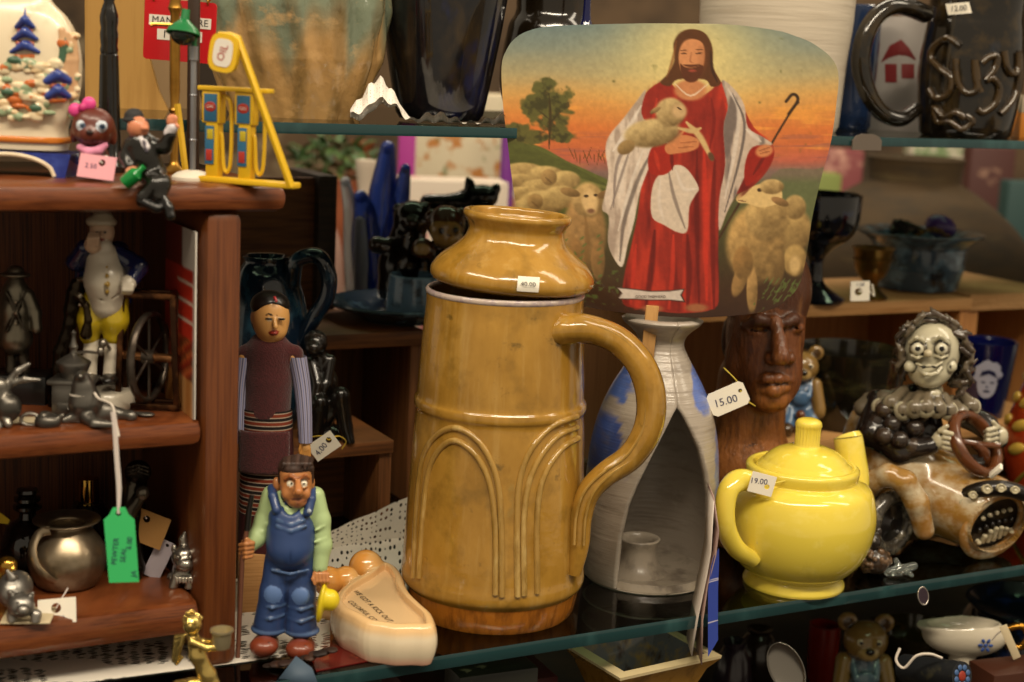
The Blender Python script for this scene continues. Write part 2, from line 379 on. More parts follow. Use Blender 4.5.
# ---------------------------------------------------------------- the little display cabinet
C0 = G(220, 666, 1.0)
t = TW('display_cabinet', 'small reddish wooden display cabinet with two open compartments standing on lace', 'cabinet', C0)
zb, zm, ztp = 1.0225, 1.1455, 1.2905
def at(u, v, z): return V3((C0.x, C0.y, 0)) + U * u + VV * v + V3((0, 0, z))
DEP = .155; LFT = -.36
g = Geo(); frame_box(g, at(-.0125, -.002, 1.0), .0235, DEP, ztp - 1.0, .006); t.part('side_panel', g, wood_redv)
g = Geo(); frame_box(g, at(LFT, -.002, 1.0), .022, DEP, ztp - 1.0, .005); t.part('side_panel', g, wood_redv)
g = Geo(); frame_box(g, at(LFT + .01, DEP - .006, 1.015), -LFT - .015, .005, ztp - 1.015, .0); t.part('back_panel', g, wood_back)
g = Geo(); frame_box(g, at(LFT + .02, 0, zb), -LFT - .032, DEP - .008, .0225, .007); t.part('shelf', g, wood_red)
g = Geo(); frame_box(g, at(LFT + .02, 0, zm), -LFT - .032, DEP - .008, .0165, .006); t.part('shelf', g, wood_red)
g = Geo(); frame_box(g, at(LFT - .02, -.006, ztp), -LFT + .058, DEP + .02, .0165, .0065); t.part('top_board', g, wood_red)
ZB, ZM, ZT = zb + .0225, zm + .0165, ztp + .0165
# ---------------------------------------------------------------- wooden risers and boxes
def wbox(name, label, cat, p0, a, b, c, th, mt, ms, open_front=True, back=None, lip=0.):
    """an open-fronted wooden box: top board, two uprights, back board"""
    t = TW(name, label, cat, p0 + U * a / 2)
    g = Geo(); frame_box(g, p0 - U * lip - VV * .004 + V3((0, 0, c - th)), a + 2 * lip, b + .004, th, .0012); t.part('top_board', g, mt)
    for u in (0, a - th):
        g = Geo(); frame_box(g, p0 + U * u, th, b, c - th, .0008); t.part('upright', g, ms)
    g = Geo(); frame_box(g, p0 + U * th + VV * (b - th), a - 2 * th, th, c - th, .0); t.part('back_board', g, back or ms)
    return t
def wat(px, py, Dref, z):                    # point under pixel px at a given depth and height
    q = P(px, py, Dref); return V3((q.x, q.y, z))
# low step behind the doll, taller step behind the big pitcher
p = G(389, 540, 1.0); w1 = p + V3((0, 0, 0)); 
S1T = W(389, 439, p).z
wbox('wooden_step', 'low reddish wooden step riser under the small black seated statue', 'riser', p - U * .125, .125, .085, S1T - 1.0, .011, wood_cedar, wood_cedarv, back=wood_cedar)
p2 = p + VV * .092 - U * .062
S2T = W(420, 330, p2).z
wbox('wooden_step', 'taller wooden step riser under the dark blue plate', 'riser', p2, .13, .12, S2T - 1.0, .013, wood_cedar, wood_cedarv, back=wood_cedarv)
# right: pale pine steps
p3 = E0 + VV * .205; q3 = W(848, 436, p3); S3T = q3.z
g = Geo(); p3a = W(742, 420, p3); p3a.z = 1.0; wb_r = .40
wbox('pine_step', 'low pale pine step riser carrying the dark bowl and the blue overalls bear', 'riser', p3a, wb_r, .095, S3T - 1.0, .012, wood_pine, wood_pine)
p4 = E0 + VV * .305; q4 = W(882, 306, p4); S4T = q4.z
p4a = W(655, 300, p4); p4a.z = 1.0
p4b = W(970, 300, p4); p4b.z = 1.0
wbox('pine_step', 'tall smooth pale pine riser under the brass cup and the blue rimmed pot', 'riser', p4a, (p4b - p4a).dot(U), .15, S4T + .005 - 1.0, .0125, wood_pine, wood_pinev, back=wood_pinev)
p5 = p4b + U * .0125
wbox('rough_step', 'rough sawn pine riser behind the cobalt tumbler', 'riser', p5 - U * .012 + VV * .004, .14, .15, S4T + .0075 - 1.0, .0175,
     mat('rough_pine', '#c79a68', .85, layers=[('#8f6234', (10, 10, 260), .4, .7, .8)], bump=(.9, (200, 200, 300))), wood_pinev, back=wood_pinev)
# dark crate beyond the cabinet, with its cedar back board
p6 = P(242, 300, 1.36); p6.z = 1.0
t = TW('wooden_crate', 'dark brown wooden crate behind the cabinet with a plank back', 'crate', p6)
top6 = P(300, 176, 1.36).z; wd = (W(336, 250, p6) - p6).dot(U)
g = Geo(); frame_box(g, p6 + U * (wd - .018), .018, .1, top6 - 1.0, .001); t.part('side_panel', g, wood_dark)
g = Geo(); frame_box(g, p6 - U * .06, .018, .1, top6 - 1.0, .001); t.part('side_panel', g, wood_dark)
g = Geo(); frame_box(g, p6 - U * .05 + VV * .012, wd + .04, .008, top6 - .003 - 1.0, .0); t.part('plank_back', g, wood_cedar)

# a second run of shelving behind, for the stock seen through the gaps
ZSH = 1.0
SB = E0 + VV * .60
g = Geo(); frame_box(g, SB - U * 1.0 + V3((0, 0, ZSH - .025 - 1)), 3.0, .62, .025, .002)
TW('back_shelf', 'dark shelf of the next display behind the pine risers', 'shelf', SB).one(g, MATS['shelf_black'])
# ---------------------------------------------------------------- tall tan pitcher
gold = mat('tan_glaze', '#9a7128', .15, coat=.5, layers=[('#b3883a', (38, 38, 20), .38, .72, .9), ('#c2a05e', (110, 110, 12), .52, .85, .6), ('#76581f', (45, 45, 40), .5, .72, .75), ('#4b3c1a', (60, 60, 70), .64, .76, .75), ('#847f50', (50, 50, 30), .64, .78, .5)], bump=(.1, (120, 120, 120)))
gold2 = mat('tan_glaze_raised', '#a58140', .16, coat=.4, layers=[('#7f6126', (120, 120, 40), .45, .7, .8), ('#cdb070', (90, 90, 30), .55, .75, .8)])
rust = mat('rust_foot', '#a5641f', .22, coat=.4, layers=[('#5f3411', (160, 160, 40), .45, .7, .9), ('#b98345', (100, 100, 100), .6, .8, .6)])
pale_lip = mat('pale_lip', '#b6a59a', .2, coat=.4, layers=[('#8f7d86', (200, 200, 200), .45, .65, .8)])
white_paper = mat('white_paper', '#e9e2d2', .75); ink = mat('ink', '#17130f', .7); blue_ink = mat('blue_ink', '#2a2c55', .7)
t = T('covered_pitcher', 'tall tan glazed stoneware pitcher with lid, big loop handle and raised arches', 'pitcher', 491, 605, z=1.0)
pr = t.prof([(73, 604), (80, 605), (82, 602), (84.5, 592), (86, 581)])
g = Geo(); g.lathe([(.01, pr[0][1])] + pr + [(80, pr[-1][1])], 64); t.part('foot', g, rust)
body_pp = [(86, 581), (90.5, 575), (91, 567), (90, 559), (89.5, 543), (87.5, 510), (85.5, 470), (83.5, 430), (82, 410), (84, 404), (83.8, 398), (81.5, 393), (80.8, 376), (79, 350), (77.5, 325), (76, 306), (76, 292)]
bp = cr(t.prof(body_pp), 4); bp = [(float(a), float(b)) for a, b in bp]
g = Geo(); g.lathe(bp + [(72, bp[-1][1]), (71, bp[-1][1] - 25), (70, bp[-1][1] - 120), (.01, bp[-1][1] - 125)], 96); body = t.part('body', g, gold)
g = Geo(); g.torus(74.6, 2.4, (0, 0, t.z(291)), 72, 10, fl=1.3); t.part('rim', g, pale_lip)
def rad_at(z):
    for (r0, z0), (r1, z1) in zip(bp, bp[1:]):
        if z0 <= z <= z1: return r0 + (r1 - r0) * (z - z0) / max(z1 - z0, 1e-6)
    return bp[0][0]
def on_body(px, py, off=.6):
    X_, Y_ = px, py
    for _ in range(5):
        q = t.q(X_, Y_); r = rad_at(q.z) + off; x = max(-.985 * r, min(.985 * r, q.x)); o_ = V3((x, -math.sqrt(r * r - x * x), q.z)); a_ = pix(t.base + o_ * t.s); X_ += px - a_[0]; Y_ += py - a_[1]
    return tuple(o_)
g = Geo()
zz = lambda pts: [(380 + a / 1.483, 190 + b / 1.483) for a, b in pts]
for pts in ([(50, 575), (54, 480), (62, 405), (78, 370), (105, 353), (132, 361), (157, 388), (174, 432), (180, 500), (181, 603)],
            [(58, 575), (64, 480), (72, 420), (86, 388), (106, 372), (128, 380), (150, 405), (165, 445), (171, 510), (171, 600)],
            [(204, 603), (203, 500), (207, 432), (224, 385), (256, 350), (292, 336)], [(214, 601), (213, 505), (218, 445), (234, 402), (262, 366), (292, 352)], [(233, 598), (233, 480), (243, 425), (268, 385), (294, 368)]):
    P2 = [(float(a), float(b)) for a, b in cr(zz(pts), 5)]; g.tube([on_body(a, b, .2) for a, b in P2], 3.0, 10)
t.part('raised_arches', g, gold2, body)
g = Geo(); hp = [(556, 331), (574, 328), (596, 331), (620, 342), (641, 365), (651, 396), (648, 428), (631, 456), (606, 474), (589, 492), (581, 516), (579, 545), (574, 574)]
hd = [-44, -50, -44, -40, -40, -40, -40, -40, -41, -42, -42, -44, -46]
hr = [15, 14.5, 13.5, 13.5, 14, 14.5, 14, 13, 12, 11.5, 11, 10, 7]
g.tube([t.q(a, b, d) for (a, b), d in zip(hp, hd)], hr, 16, flat=1.25, up=(0, 1, 0), smooth=6)
hand = t.part('handle', g, gold)
g = Geo()
for off in (-4.5, 4.5): g.tube([t.q(a, b, d - 14.5) + V3((0, 0, 0)) + V3((off if i > 6 or 3 < i < 8 else 0, 0, off if i < 4 else 0)) for i, ((a, b), d) in enumerate(zip(hp[1:-1], hd[1:-1]))], 1.5, 6, smooth=5)
t.part('handle_ridge', g, gold2, hand)
# lid, sitting slightly askew
lid_pp = [(.01, 284), (72, 284), (77, 281), (79, 276), (78, 269), (71, 259), (59, 249), (50, 240), (46.5, 233), (46, 227), (49, 221), (52, 216), (51.5, 212), (49, 210.5), (46, 212), (44, 218), (.01, 220)]
g = Geo(); M = Matrix.Translation((5.5, 0, t.z(283))) @ rotm(0, 2.6, 0); z0 = t.z(283)
lp = [(r, z - z0) for r, z in t.prof(lid_pp)]
lp2 = lp[:2] + [(float(a), float(b)) for a, b in cr(lp[2:-1], 4)] + lp[-1:]
g.lathe(lp2, 72, M=M); lid = t.part('lid', g, gold)
def lidpt(x, zp):
    for (r0, za), (r1, zb_) in zip(lp2[3:], lp2[4:]):
        if min(za, zb_) <= zp <= max(za, zb_): r = r0 + (r1 - r0) * (zp - za) / (zb_ - za + 1e-9); return M @ V3((x, -math.sqrt(max(r * r - x * x, 0)), zp))
g = Geo(); za, zb_ = t.z(278) - z0, t.z(264) - z0
rows = [[lidpt(x, lerp(za, zb_, v)) + V3((0, -.7, .5)) for x in np.linspace(5, 25, 6)] for v in np.linspace(0, 1, 6)]
g.grid(rows); st = t.part('price_sticker', g, white_paper, lid)
a, b, c = lidpt(5, (za + zb_) / 2), lidpt(25, (za + zb_) / 2), lidpt(15, zb_)
o = lidpt(15, (za + zb_) / 2) + V3((0, -1.6, .9)); g = Geo(); g.text('40.00', basis(o, b - a, c - o + V3((0, -1, 0))), 6.4); t.part('lettering', g, ink, st)
# ---------------------------------------------------------------- yellow teapot
yel = mat('yellow_glaze', '#e2cb4c', .12, coat=.6, layers=[('#efdf80', (40, 40, 60), .55, .8, .6), ('#cdb84a', (60, 60, 25), .6, .72, .5), ('#bfae78', (45, 45, 30), .69, .76, .6)], bump=(.05, (90, 90, 90)))
t = T('teapot', 'round bright yellow glazed teapot with lid and price tag near the shelf edge', 'teapot', 790, 582, z=1.0)
pp = [(.01, 583), (46, 583), (50, 582), (50.5, 579), (48, 573), (47.5, 570), (57, 563), (67, 550), (73.5, 532), (75.5, 513), (73, 496), (68, 484), (58, 478), (54, 476), (55, 472), (55.5, 466), (53, 463), (49, 463), (48, 467), (46, 480), (.01, 482)]
pr = t.prof(pp); prs = pr[:2] + [(float(a), float(b)) for a, b in cr(pr[2:-2], 5)] + pr[-2:]
ax = Matrix.Translation((3, 0, 0)); g = Geo(); g.lathe(prs, 72, M=ax); t.part('body', g, yel)
g = Geo(); lp = t.prof([(.01, 470), (47.5, 469), (48, 466.5), (46, 463.5), (43, 461), (41.5, 460), (38, 456), (30, 450), (21, 446.5), (13.5, 445), (12, 442), (12, 428), (13, 424), (12, 420), (7, 417.5), (.01, 417)])
fl = lambda a, z: 1 + (.025 * math.cos(24 * a) if lp[10][1] - 1 < z < lp[12][1] + 1 else 0)
g.lathe(lp[:3] + [(float(a), float(b)) for a, b in cr(lp[3:], 3)], 96, M=Matrix.Translation((5.5, 0, 0)), rf=fl); t.part('lid', g, yel)
g = Geo(); g.tube([t.q(760, 484, -44), t.q(741, 480, -52), t.q(729, 489, -60), t.q(725, 508, -64), t.q(727, 530, -64), t.q(737, 549, -58), t.q(754, 560, -48)], [10, 11, 10.5, 10, 10, 10, 9], 14, flat=.85, up=(.6, .8, 0), smooth=6); t.part('handle', g, yel)
g = Geo(); sp = [t.q(835, 530, 34), t.q(848, 506, 44), t.q(853, 480, 52), t.q(851, 458, 58), t.q(848, 437, 62)]
g.tube(sp, [22, 18.5, 16.5, 15.5, 15], 18, smooth=5); 
g.tube([sp[-1], sp[-1] + V3((-.4, .6, 2.2)), sp[-1] + V3((-.2, .3, .6)), sp[-2]], [15, 13, 11, 10], 18, caps=False); t.part('spout', g, yel)
def price_tag(name, label, px, py, D, w, h, rot, textv=None, size=6, hole=(.5, .82), col=None, yaw=0, string=None, tilt=0, shape=None, rows=None, textrot=0, strcol='#d8cdb0', group=None, holer=.09, trad=.7, mirror=False):
    """card tag: punched hole, handwriting, thread"""
    t = T(name, label, 'tag', px, py, D); g = Geo()
    hx, hy = (hole[0] - .5) * w, (hole[1] - .5) * h; r = holer * min(w, h); n = 24
    out = shape or [(-w / 2, -h / 2), (w / 2, -h / 2), (w / 2, h / 2), (-w / 2, h / 2)]
    def edge(a):                       # outline point in direction a from the hole
        d = np.array((math.cos(a), math.sin(a))); best = 1e9
        for i in range(len(out)):
            p, q = np.array(out[i]), np.array(out[(i + 1) % len(out)]); e = q - p; den = d[0] * e[1] - d[1] * e[0]
            if abs(den) < 1e-9: continue
            v = p - np.array((hx, hy)); tt = (v[0] * e[1] - v[1] * e[0]) / den; ss = (v[0] * d[1] - v[1] * d[0]) / den
            if tt > 0 and -1e-6 <= ss <= 1 + 1e-6: best = min(best, tt)
        return (hx + d[0] * best, hy + d[1] * best)
    angs = sorted([2 * math.pi * i / n for i in range(n)] + [math.atan2(p[1] - hy, p[0] - hx) % (2 * math.pi) for p in out])
    Rm = rotm(tilt, 0, yaw) @ rotm(0, rot, 0)
    ring = [(hx + r * math.cos(a), hy + r * math.sin(a)) for a in angs]; oo = [edge(a) for a in angs]
    g.grid([[(x, y_, z) for x, z in R_] for y_, R_ in ((-.5, ring), (-.5, oo), (.5, oo), (.5, ring), (-.5, ring))], True, M=Rm)
    card = t.part('card', g, col or white_paper, smooth=False)
    if textv:
        g = Geo()
        for i, s_ in enumerate(textv if isinstance(textv, list) else [textv]):
            oz = -h * .12 if rows is None else rows[i][1]; oxx = 0 if rows is None else rows[i][0]
            m = Rm @ Matrix.Translation((oxx, -.9, oz)) @ rotm(0, textrot, 0) @ Matrix.Rotation(math.pi / 2, 4, 'X'); g.text(s_, m, size)
        t.part('handwriting', g, blue_ink, card)
    if string:
        g = Geo()
        for st_ in (string if isinstance(string[0], list) else [string]):
            g.tube([Rm @ V3((hx, 0, hy))] + [t.q(*s_) for s_ in st_], trad, 6, smooth=4)
        t.part('string', g, mat('thread' + strcol, strcol, .9))
    return t
price_tag('price_tag', 'small white price tag hanging on the handle of the yellow teapot', 762, 484, 1.105, 25, 21, 12, ['19.00'], 8, (.72, .42), rows=[(-4, 2)], textrot=-8, string=[(772, 484, 6), (784, 481, 12), (790, 480, 14)], strcol='#d8c65c', holer=.13)
# ---------------------------------------------------------------- grey and blue candle lantern
t = T('candle_lantern', 'grey stoneware candle lantern with blue blotches, open arched front and flared neck', 'lantern', 646, 574, z=1.0)
lz = t.prof([(61, 575), (64, 570), (65, 550), (66, 525), (66.3, 500), (65, 470), (62, 440), (55.5, 412), (46, 388), (35, 368), (26, 352), (22.5, 343), (24, 335), (30, 328), (37, 322), (39.5, 318)])
lz = [(float(a), float(b)) for a, b in cr(lz, 6)]
oL = [(561, 612), (522, 615), (490, 622), (469, 630), (440, 644), (415, 657), (400, 665), (393, 668)]
oR = [(572, 696), (560, 702), (532, 706), (483, 703), (460, 699), (435, 692), (415, 682), (401, 674), (393, 669)]
def itp(tb, py): 
    tb = sorted(tb); return np.interp(py, [a for a, b in tb], [b for a, b in tb])
rows = []; cols = []; NS = 110
z_to_py = lambda z: np.interp(z, [t.z(p) for p in range(600, 300, -1)], list(range(600, 300, -1)))
for r, z in lz:
    py = float(z_to_py(z)); cx = t.px + (574 - py) * .045
    lo, hi = None, None
    if 393 < py < 572:
        xl, xr = itp(oL, py) - cx, itp(oR, py) - cx
        aL = math.atan2(-math.sqrt(max(r * r - min(abs(xl), r * .999) ** 2, 0)), max(-r, min(r, xl))); aR = math.atan2(-math.sqrt(max(r * r - min(abs(xr), r * .999) ** 2, 0)), max(-r, min(r, xr)))
        if py < 400: f = (py - 393) / 7; mid = (aL + aR) / 2; aL, aR = lerp(mid, aL, f), lerp(mid, aR, f)
    else:
        aL = aR = (-1.26 if py < 500 else -1.34)
    a0, a1 = aR, aL + 2 * math.pi
    rows.append([(r * math.cos(lerp(a0, a1, i / NS)), r * math.sin(lerp(a0, a1, i / NS)), z) for i in range(NS + 1)])
g = Geo(); g.grid(rows); v = np.array(g.v)
C = np.tile(np.array(lin('#a09588')), (len(v), 1))
pxs = t.px + v[:, 0]; pys = 574 - v[:, 2] * .985; nz = lambda f, s: .5 + .25 * np.sin(v[:, 0] * f + s) + .25 * np.sin(v[:, 2] * f * 1.3 + s * 2)
def blob(cx, cy, rx, ry, col, back=False):
    d = np.sqrt(((pxs - cx) / rx) ** 2 + ((pys - cy) / ry) ** 2) + .12 * np.sin(v[:, 2] * .35) * np.sin(v[:, 0] * .3); m_ = 1 - sst(.88, 1.02, d); m_ = m_ * ((v[:, 1] < 25) if not back else 1); return m_[:, None], np.array(lin(col))
for cx, cy, rx, ry, col in ((607, 396, 34, 42, '#4a63a4'), (604, 408, 13, 15, '#a09588'), (596, 438, 30, 32, '#41589c'), (622, 420, 14, 45, '#a49a8c'), (634, 398, 9, 24, '#566cab'), (688, 372, 13, 34, '#5a70b4'), (712, 440, 10, 60, '#6a78a8')):
    m_, c_ = blob(cx, cy, rx, ry, col); C = C * (1 - m_) + c_ * m_
g.c = C
o = t.part('body', g, amat('lantern_glaze', .3, coat=.35, layers=[('#6d6257', (35, 35, 150), .5, .75, .6), ('#c9c0b2', (60, 60, 60), .6, .8, .5)], bump=(.3, (14, 14, 420))))
md = o.modifiers.new('thick', 'SOLIDIFY'); md.thickness = 6 * t.s; md.offset = -1
g = Geo(); g.lathe([(.01, 4), (46, 4), (60, 9), (62, 2), (61, 0), (.01, 0)], 64, rf=None); t.part('base', g, mat('lantern_inside', '#94897a', .35, coat=.2, layers=[('#5c5248', (60, 60, 60), .5, .7, .8)], bump=(.2, (200, 200, 30))))
g = Geo(); lp = [(30, 4), (23, 10), (18.5, 18), (17.5, 28), (20, 36), (20.5, 38.5), (18, 39), (15, 33), (15, 14), (.01, 13)]
g.lathe(lp, 48, c=(-9, -4, 0), smooth=4); t.part('candle_cup', g, MATS['lantern_inside'])
# ---------------------------------------------------------------- leaflets standing by the lantern
t = T('folded_leaflets', 'blue and white folded leaflets standing upright before the grey lantern', 'leaflets', 706, 650, D=1.085)
g = Geo()
def sheet(name, pts, dep, m, th=.9):
    g = Geo(); A = [t.q(a, b) for a, b in pts]; n = len(A)
    rows = [[p + V3((0, y, 0)) for p in A] for y in (-2, dep)]; g.grid(rows); o = t.part(name, g, m, smooth=True); md = o.modifiers.new('th', 'SOLIDIFY'); md.thickness = th * t.s; return o
wl = mat('leaflet_white', '#cfc4b8', .6); 
sheet('leaflet', [(692, 655), (698, 618), (707, 575), (711, 552), (714, 500)], 46, wl)
sheet('leaflet', [(702, 664), (703, 620), (708, 585), (716, 555), (719, 530), (714, 496)], 46, mat('leaflet_pink', '#a98d84', .6))
g = Geo(); A = [(708, 657), (708, 590), (711, 566), (714, 556)]; B = [(718, 640), (718, 590), (719, 562), (719, 548)]
g.grid([[t.q(a, b, -3) for a, b in A], [t.q(a, b, 6) for a, b in B]]); t.part('blue_leaflet', g, mat('leaflet_blue', '#31459c', .5, layers=[('#c9c4d0', (5, 5, 160), .58, .62, .9)]))
# ---------------------------------------------------------------- dutch foot dish: a foot shaped ashtray with lettering
t = T('foot_dish', 'cream and peach glazed foot shaped dish with black souvenir lettering inside', 'dish', 378, 640, z=1.0)
zc = lambda a, b: (300 + a / 4.547, 530 + b / 4.547)
HT = .0245; top_z = HT / t.s
rimz = [(604, 455), (590, 405), (545, 362), (500, 318), (470, 272), (458, 232), (432, 192), (390, 172), (345, 186), (305, 216), (250, 247), (195, 285), (160, 340), (185, 385), (245, 415), (305, 447), (370, 458), (440, 468), (520, 466), (575, 468)]
poly = []
for a, b in rimz:
    q = (G(*zc(a, b), 1.0 + HT * .93) - t.base) / t.s; poly.append((q.x, q.y))
poly = np.array(cr(poly, 3, closed=True)); poly_c = poly.mean(0)
def sdpoly(X, Y, pol):
    d = np.full(X.shape, 1e9); ins = np.zeros(X.shape, bool)
    for i in range(len(pol)):
        a, b = pol[i], pol[(i + 1) % len(pol)]; e = b - a; wx, wy = X - a[0], Y - a[1]
        h = np.clip((wx * e[0] + wy * e[1]) / (e @ e + 1e-12), 0, 1); d = np.minimum(d, (wx - e[0] * h) ** 2 + (wy - e[1] * h) ** 2)
        c1 = (a[1] > Y) != (b[1] > Y); c1 &= X < (b[0] - a[0]) * (Y - a[1]) / (b[1] - a[1] + 1e-12) + a[0]; ins ^= c1
    d = np.sqrt(d); return np.where(ins, -d, d)
def dish(X):
    d2 = sdpoly(X[..., 0], X[..., 1], poly); z = X[..., 2]
    bulge = 5 * np.clip(np.sin(np.clip(z / top_z, 0, 1) * 2.6), 0, 1)
    dz = np.abs(z - top_z / 2) - top_z / 2; d2 = d2 - bulge + 5; qx, qz = np.maximum(d2 + 2, 0), np.maximum(dz + 2, 0)
    return np.minimum(np.maximum(d2 + 2, dz + 2), 0) + np.sqrt(qx * qx + qz * qz) - 7
def pocket(X):
    d2 = sdpoly(X[..., 0], X[..., 1], poly) + 7; return np.maximum(d2, (top_z * .93 - X[..., 2]))
lo = (poly[:, 0].min() - 9, poly[:, 1].min() - 9, -8); hi = (poly[:, 0].max() + 9, poly[:, 1].max() + 9, top_z + 8)
sd = SD(t); sd.fn(dish, lo, hi, '#e3d2b4', 1); 
for (a, b, r), dy in zip(((126, 232, 15.5), (208, 222, 13.5), (300, 168, 18.5)), (20, 44, 66)):
    q = (G(*zc(a, b), 1.0 + HT * 1.0) - t.base) / t.s; sd.p.append((lambda X, q=np.array(q), r=r: np.sqrt(((X - q) ** 2).sum(-1)) - r, np.array(q) - r, np.array(q) + r, lin('#dd9a4a'), 5., False, False, 0.))
    A_ = np.array((q.x, q.y, 5.)); B_ = np.array((*(np.array((q.x, q.y)) * .72 + poly_c * .28), 8.)); sd.t = None; sd.c(A_, B_, r * .95, r * .9, '#dcb27a', 6); sd.t = t
sd.fn(pocket, lo, (hi[0], hi[1], top_z + 30), '#dfb87c', 1.5, cut=True)
sd.fn(lambda X: X[..., 2], (lo[0] - 40, lo[1] - 40, -30), (hi[0] + 40, hi[1] + 60, 0), '#e3d2b4', .5, cut=True)
g = sd.mesh(1.1); v = np.array(g.v); hz = v[:, 2] / top_z; d2 = sdpoly(v[:, 0], v[:, 1], poly)
rim_w = (sst(.72, 1.0, hz) * (1 - sst(3, 9, d2)))[:, None]; g.c = g.c * (1 - .75 * rim_w) + np.array(lin('#e0b273')) * .75 * rim_w
rr = (sst(.3, .05, hz) * sst(10, -40, v[:, 1]) if False else (1 - sst(.02, .34, hz)) * (1 - sst(-25, 5, v[:, 1])))[:, None]; g.c = g.c * (1 - .6 * rr) + np.array(lin('#e0917a')) * .6 * rr
t.part('dish', g, amat('souvenir_glaze', .1, coat=.6))
g = Geo(); zf = 1.0 + (top_z * .93 + .5) * t.s
for body_, A_, B_ in (('WE GOT A KICK OUT', (250, 276), (440, 440)), ('COLORFUL COLO', (224, 322), (378, 438))):
    a, b = [(G(*zc(*q), zf) - t.base) / t.s for q in (A_, B_)]; x = b - a; up_ = V3((0, 0, 1)).cross(x)
    g.text(body_, basis(a, x, up_), x.length / (.74 * len(body_)), align='LEFT', sp=1.12)
t.part('lettering', g, ink)
# ---------------------------------------------------------------- the printed hand fan
t = T('hand_fan', 'flat cardboard hand fan printed with a red robed shepherd, lamb and sheep', 'fan', 660, 306, D=1.115)
FL = [(34, 330), (36, 230), (40, 130), (50, 84), (65, 58), (85, 42), (120, 29), (200, 30), (280, 38), (350, 45), (420, 55), (500, 72), (560, 95), (600, 128), (630, 178), (645, 250), (655, 340), (660, 435)]
FR = [(34, 345), (36, 500), (48, 602), (60, 645), (75, 682), (105, 722), (140, 738), (200, 735), (280, 725), (360, 705), (440, 688), (500, 680), (560, 670), (600, 655), (635, 617), (650, 568), (657, 500), (660, 440)]
FL = [tuple(map(float, q)) for q in cr(FL, 5)]; FR = [tuple(map(float, q)) for q in cr(FR, 5)]
ys = np.concatenate([np.linspace(34, 50, 14)[:-1], np.linspace(50, 640, 280), np.linspace(640, 660, 16)[1:]]); NX = 330
X = np.zeros((len(ys), NX)); Y = np.zeros_like(X)
for i, y in enumerate(ys):
    X[i] = np.linspace(np.interp(y, *zip(*FL)), np.interp(y, *zip(*FR)), NX); Y[i] = y
def vn(x, y, s, seed, s2=None):
    r = np.random.default_rng(seed).random((64, 64)); u, v = x / s % 63, y / (s2 or s) % 63; i, j = np.floor(u).astype(int), np.floor(v).astype(int); a, b = u - i, v - j
    a, b = a * a * (3 - 2 * a), b * b * (3 - 2 * b); i2, j2 = (i + 1) % 64, (j + 1) % 64
    return r[i, j] * (1 - a) * (1 - b) + r[i2, j] * a * (1 - b) + r[i, j2] * (1 - a) * b + r[i2, j2] * a * b
def fbm(s, seed, s2=None): return .55 * vn(X, Y, s, seed, s2) + .3 * vn(X, Y, s / 2, seed + 1, s2 and s2 / 2) + .15 * vn(X, Y, s / 4, seed + 2, s2 and s2 / 4)
RGB = lambda *c: np.array(c, float) / 255
I = np.zeros((*X.shape, 3))
sky = [(34, (96, 116, 120)), (90, (128, 134, 118)), (140, (165, 150, 108)), (180, (196, 150, 84)), (215, (200, 132, 64)), (250, (198, 110, 52)), (290, (186, 98, 56)), (320, (176, 92, 70)), (345, (120, 92, 84)), (370, (92, 92, 66)), (430, (78, 78, 42)), (520, (66, 56, 30)), (600, (62, 40, 22)), (660, (52, 30, 18))]
yo = Y + 14 * (fbm(120, 3, 26) - .5) + np.where(X > 480, 12, 0) * 0
for k in range(3): I[..., k] = np.interp(yo, [a for a, b in sky], [b[k] / 255 for a, b in sky])
def mixi(m, c): 
    global I
    m = np.clip(m, 0, 1)[..., None]; I = I * (1 - m) + (c if isinstance(c, np.ndarray) else RGB(*c)) * m
def pl(pts, sm=4): return np.array(cr(pts, sm, closed=True)) if sm else np.array(pts, float)
def pm(pts, soft=1.6, sm=4): return 1 - sst(-soft, soft, sdpoly(X, Y, pl(pts, sm)))
def em(cx, cy, rx, ry, soft=.12, rot=0.):
    c, s_ = math.cos(math.radians(rot)), math.sin(math.radians(rot)); dx, dy = X - cx, Y - cy; d = np.sqrt(((dx * c + dy * s_) / rx) ** 2 + ((-dx * s_ + dy * c) / ry) ** 2); return 1 - sst(1 - soft, 1 + soft, d)
def ln(pts, w, c, a=1., sm=4, soft=None, taper=True):
    P_ = np.array(cr(pts, sm)); d = np.full(X.shape, 1e9)
    for i in range(len(P_) - 1):
        p, q = P_[i], P_[i + 1]; e = q - p; h = np.clip(((X - p[0]) * e[0] + (Y - p[1]) * e[1]) / (e @ e + 1e-9), 0, 1)
        tt = (i + h) / (len(P_) - 1); ww = w * (.35 + .65 * np.sin(np.pi * np.clip(tt, .02, .98))) if taper else w
        d = np.minimum(d, np.hypot(X - p[0] - e[0] * h, Y - p[1] - e[1] * h) / ww)
    mixi(a * (1 - sst(.35 if soft is None else soft, 1.15, d)), c)
# halo, clouds, right field, hills, tree
mixi(.85 * np.exp(-(((X - 425) / 150) ** 2 + ((Y - 95) / 120) ** 2)), (222, 200, 128))
mixi(.5 * sst(.55, .75, fbm(90, 21, 14)) * sst(170, 230, Y) * sst(350, 300, Y), (232, 160, 66)); mixi(.4 * sst(.55, .72, fbm(110, 31, 10)) * sst(250, 280, Y) * sst(350, 320, Y), (120, 78, 80))
mixi(pm([(600, 350), (690, 340), (760, 335), (760, 470), (600, 480)]) * .8, (92, 98, 62)); mixi(sst(330, 345, Y) * sst(372, 345, Y) * sst(560, 600, X) * .6, (122, 98, 88))
mixi(pm([(20, 265), (60, 280), (110, 292), (165, 322), (215, 345), (262, 372), (262, 420), (20, 420)]), (88, 92, 42)); mixi(.6 * fbm(30, 5, 9) * pm([(20, 275), (110, 302), (200, 345), (262, 385), (262, 440), (20, 440)]), (58, 60, 26))
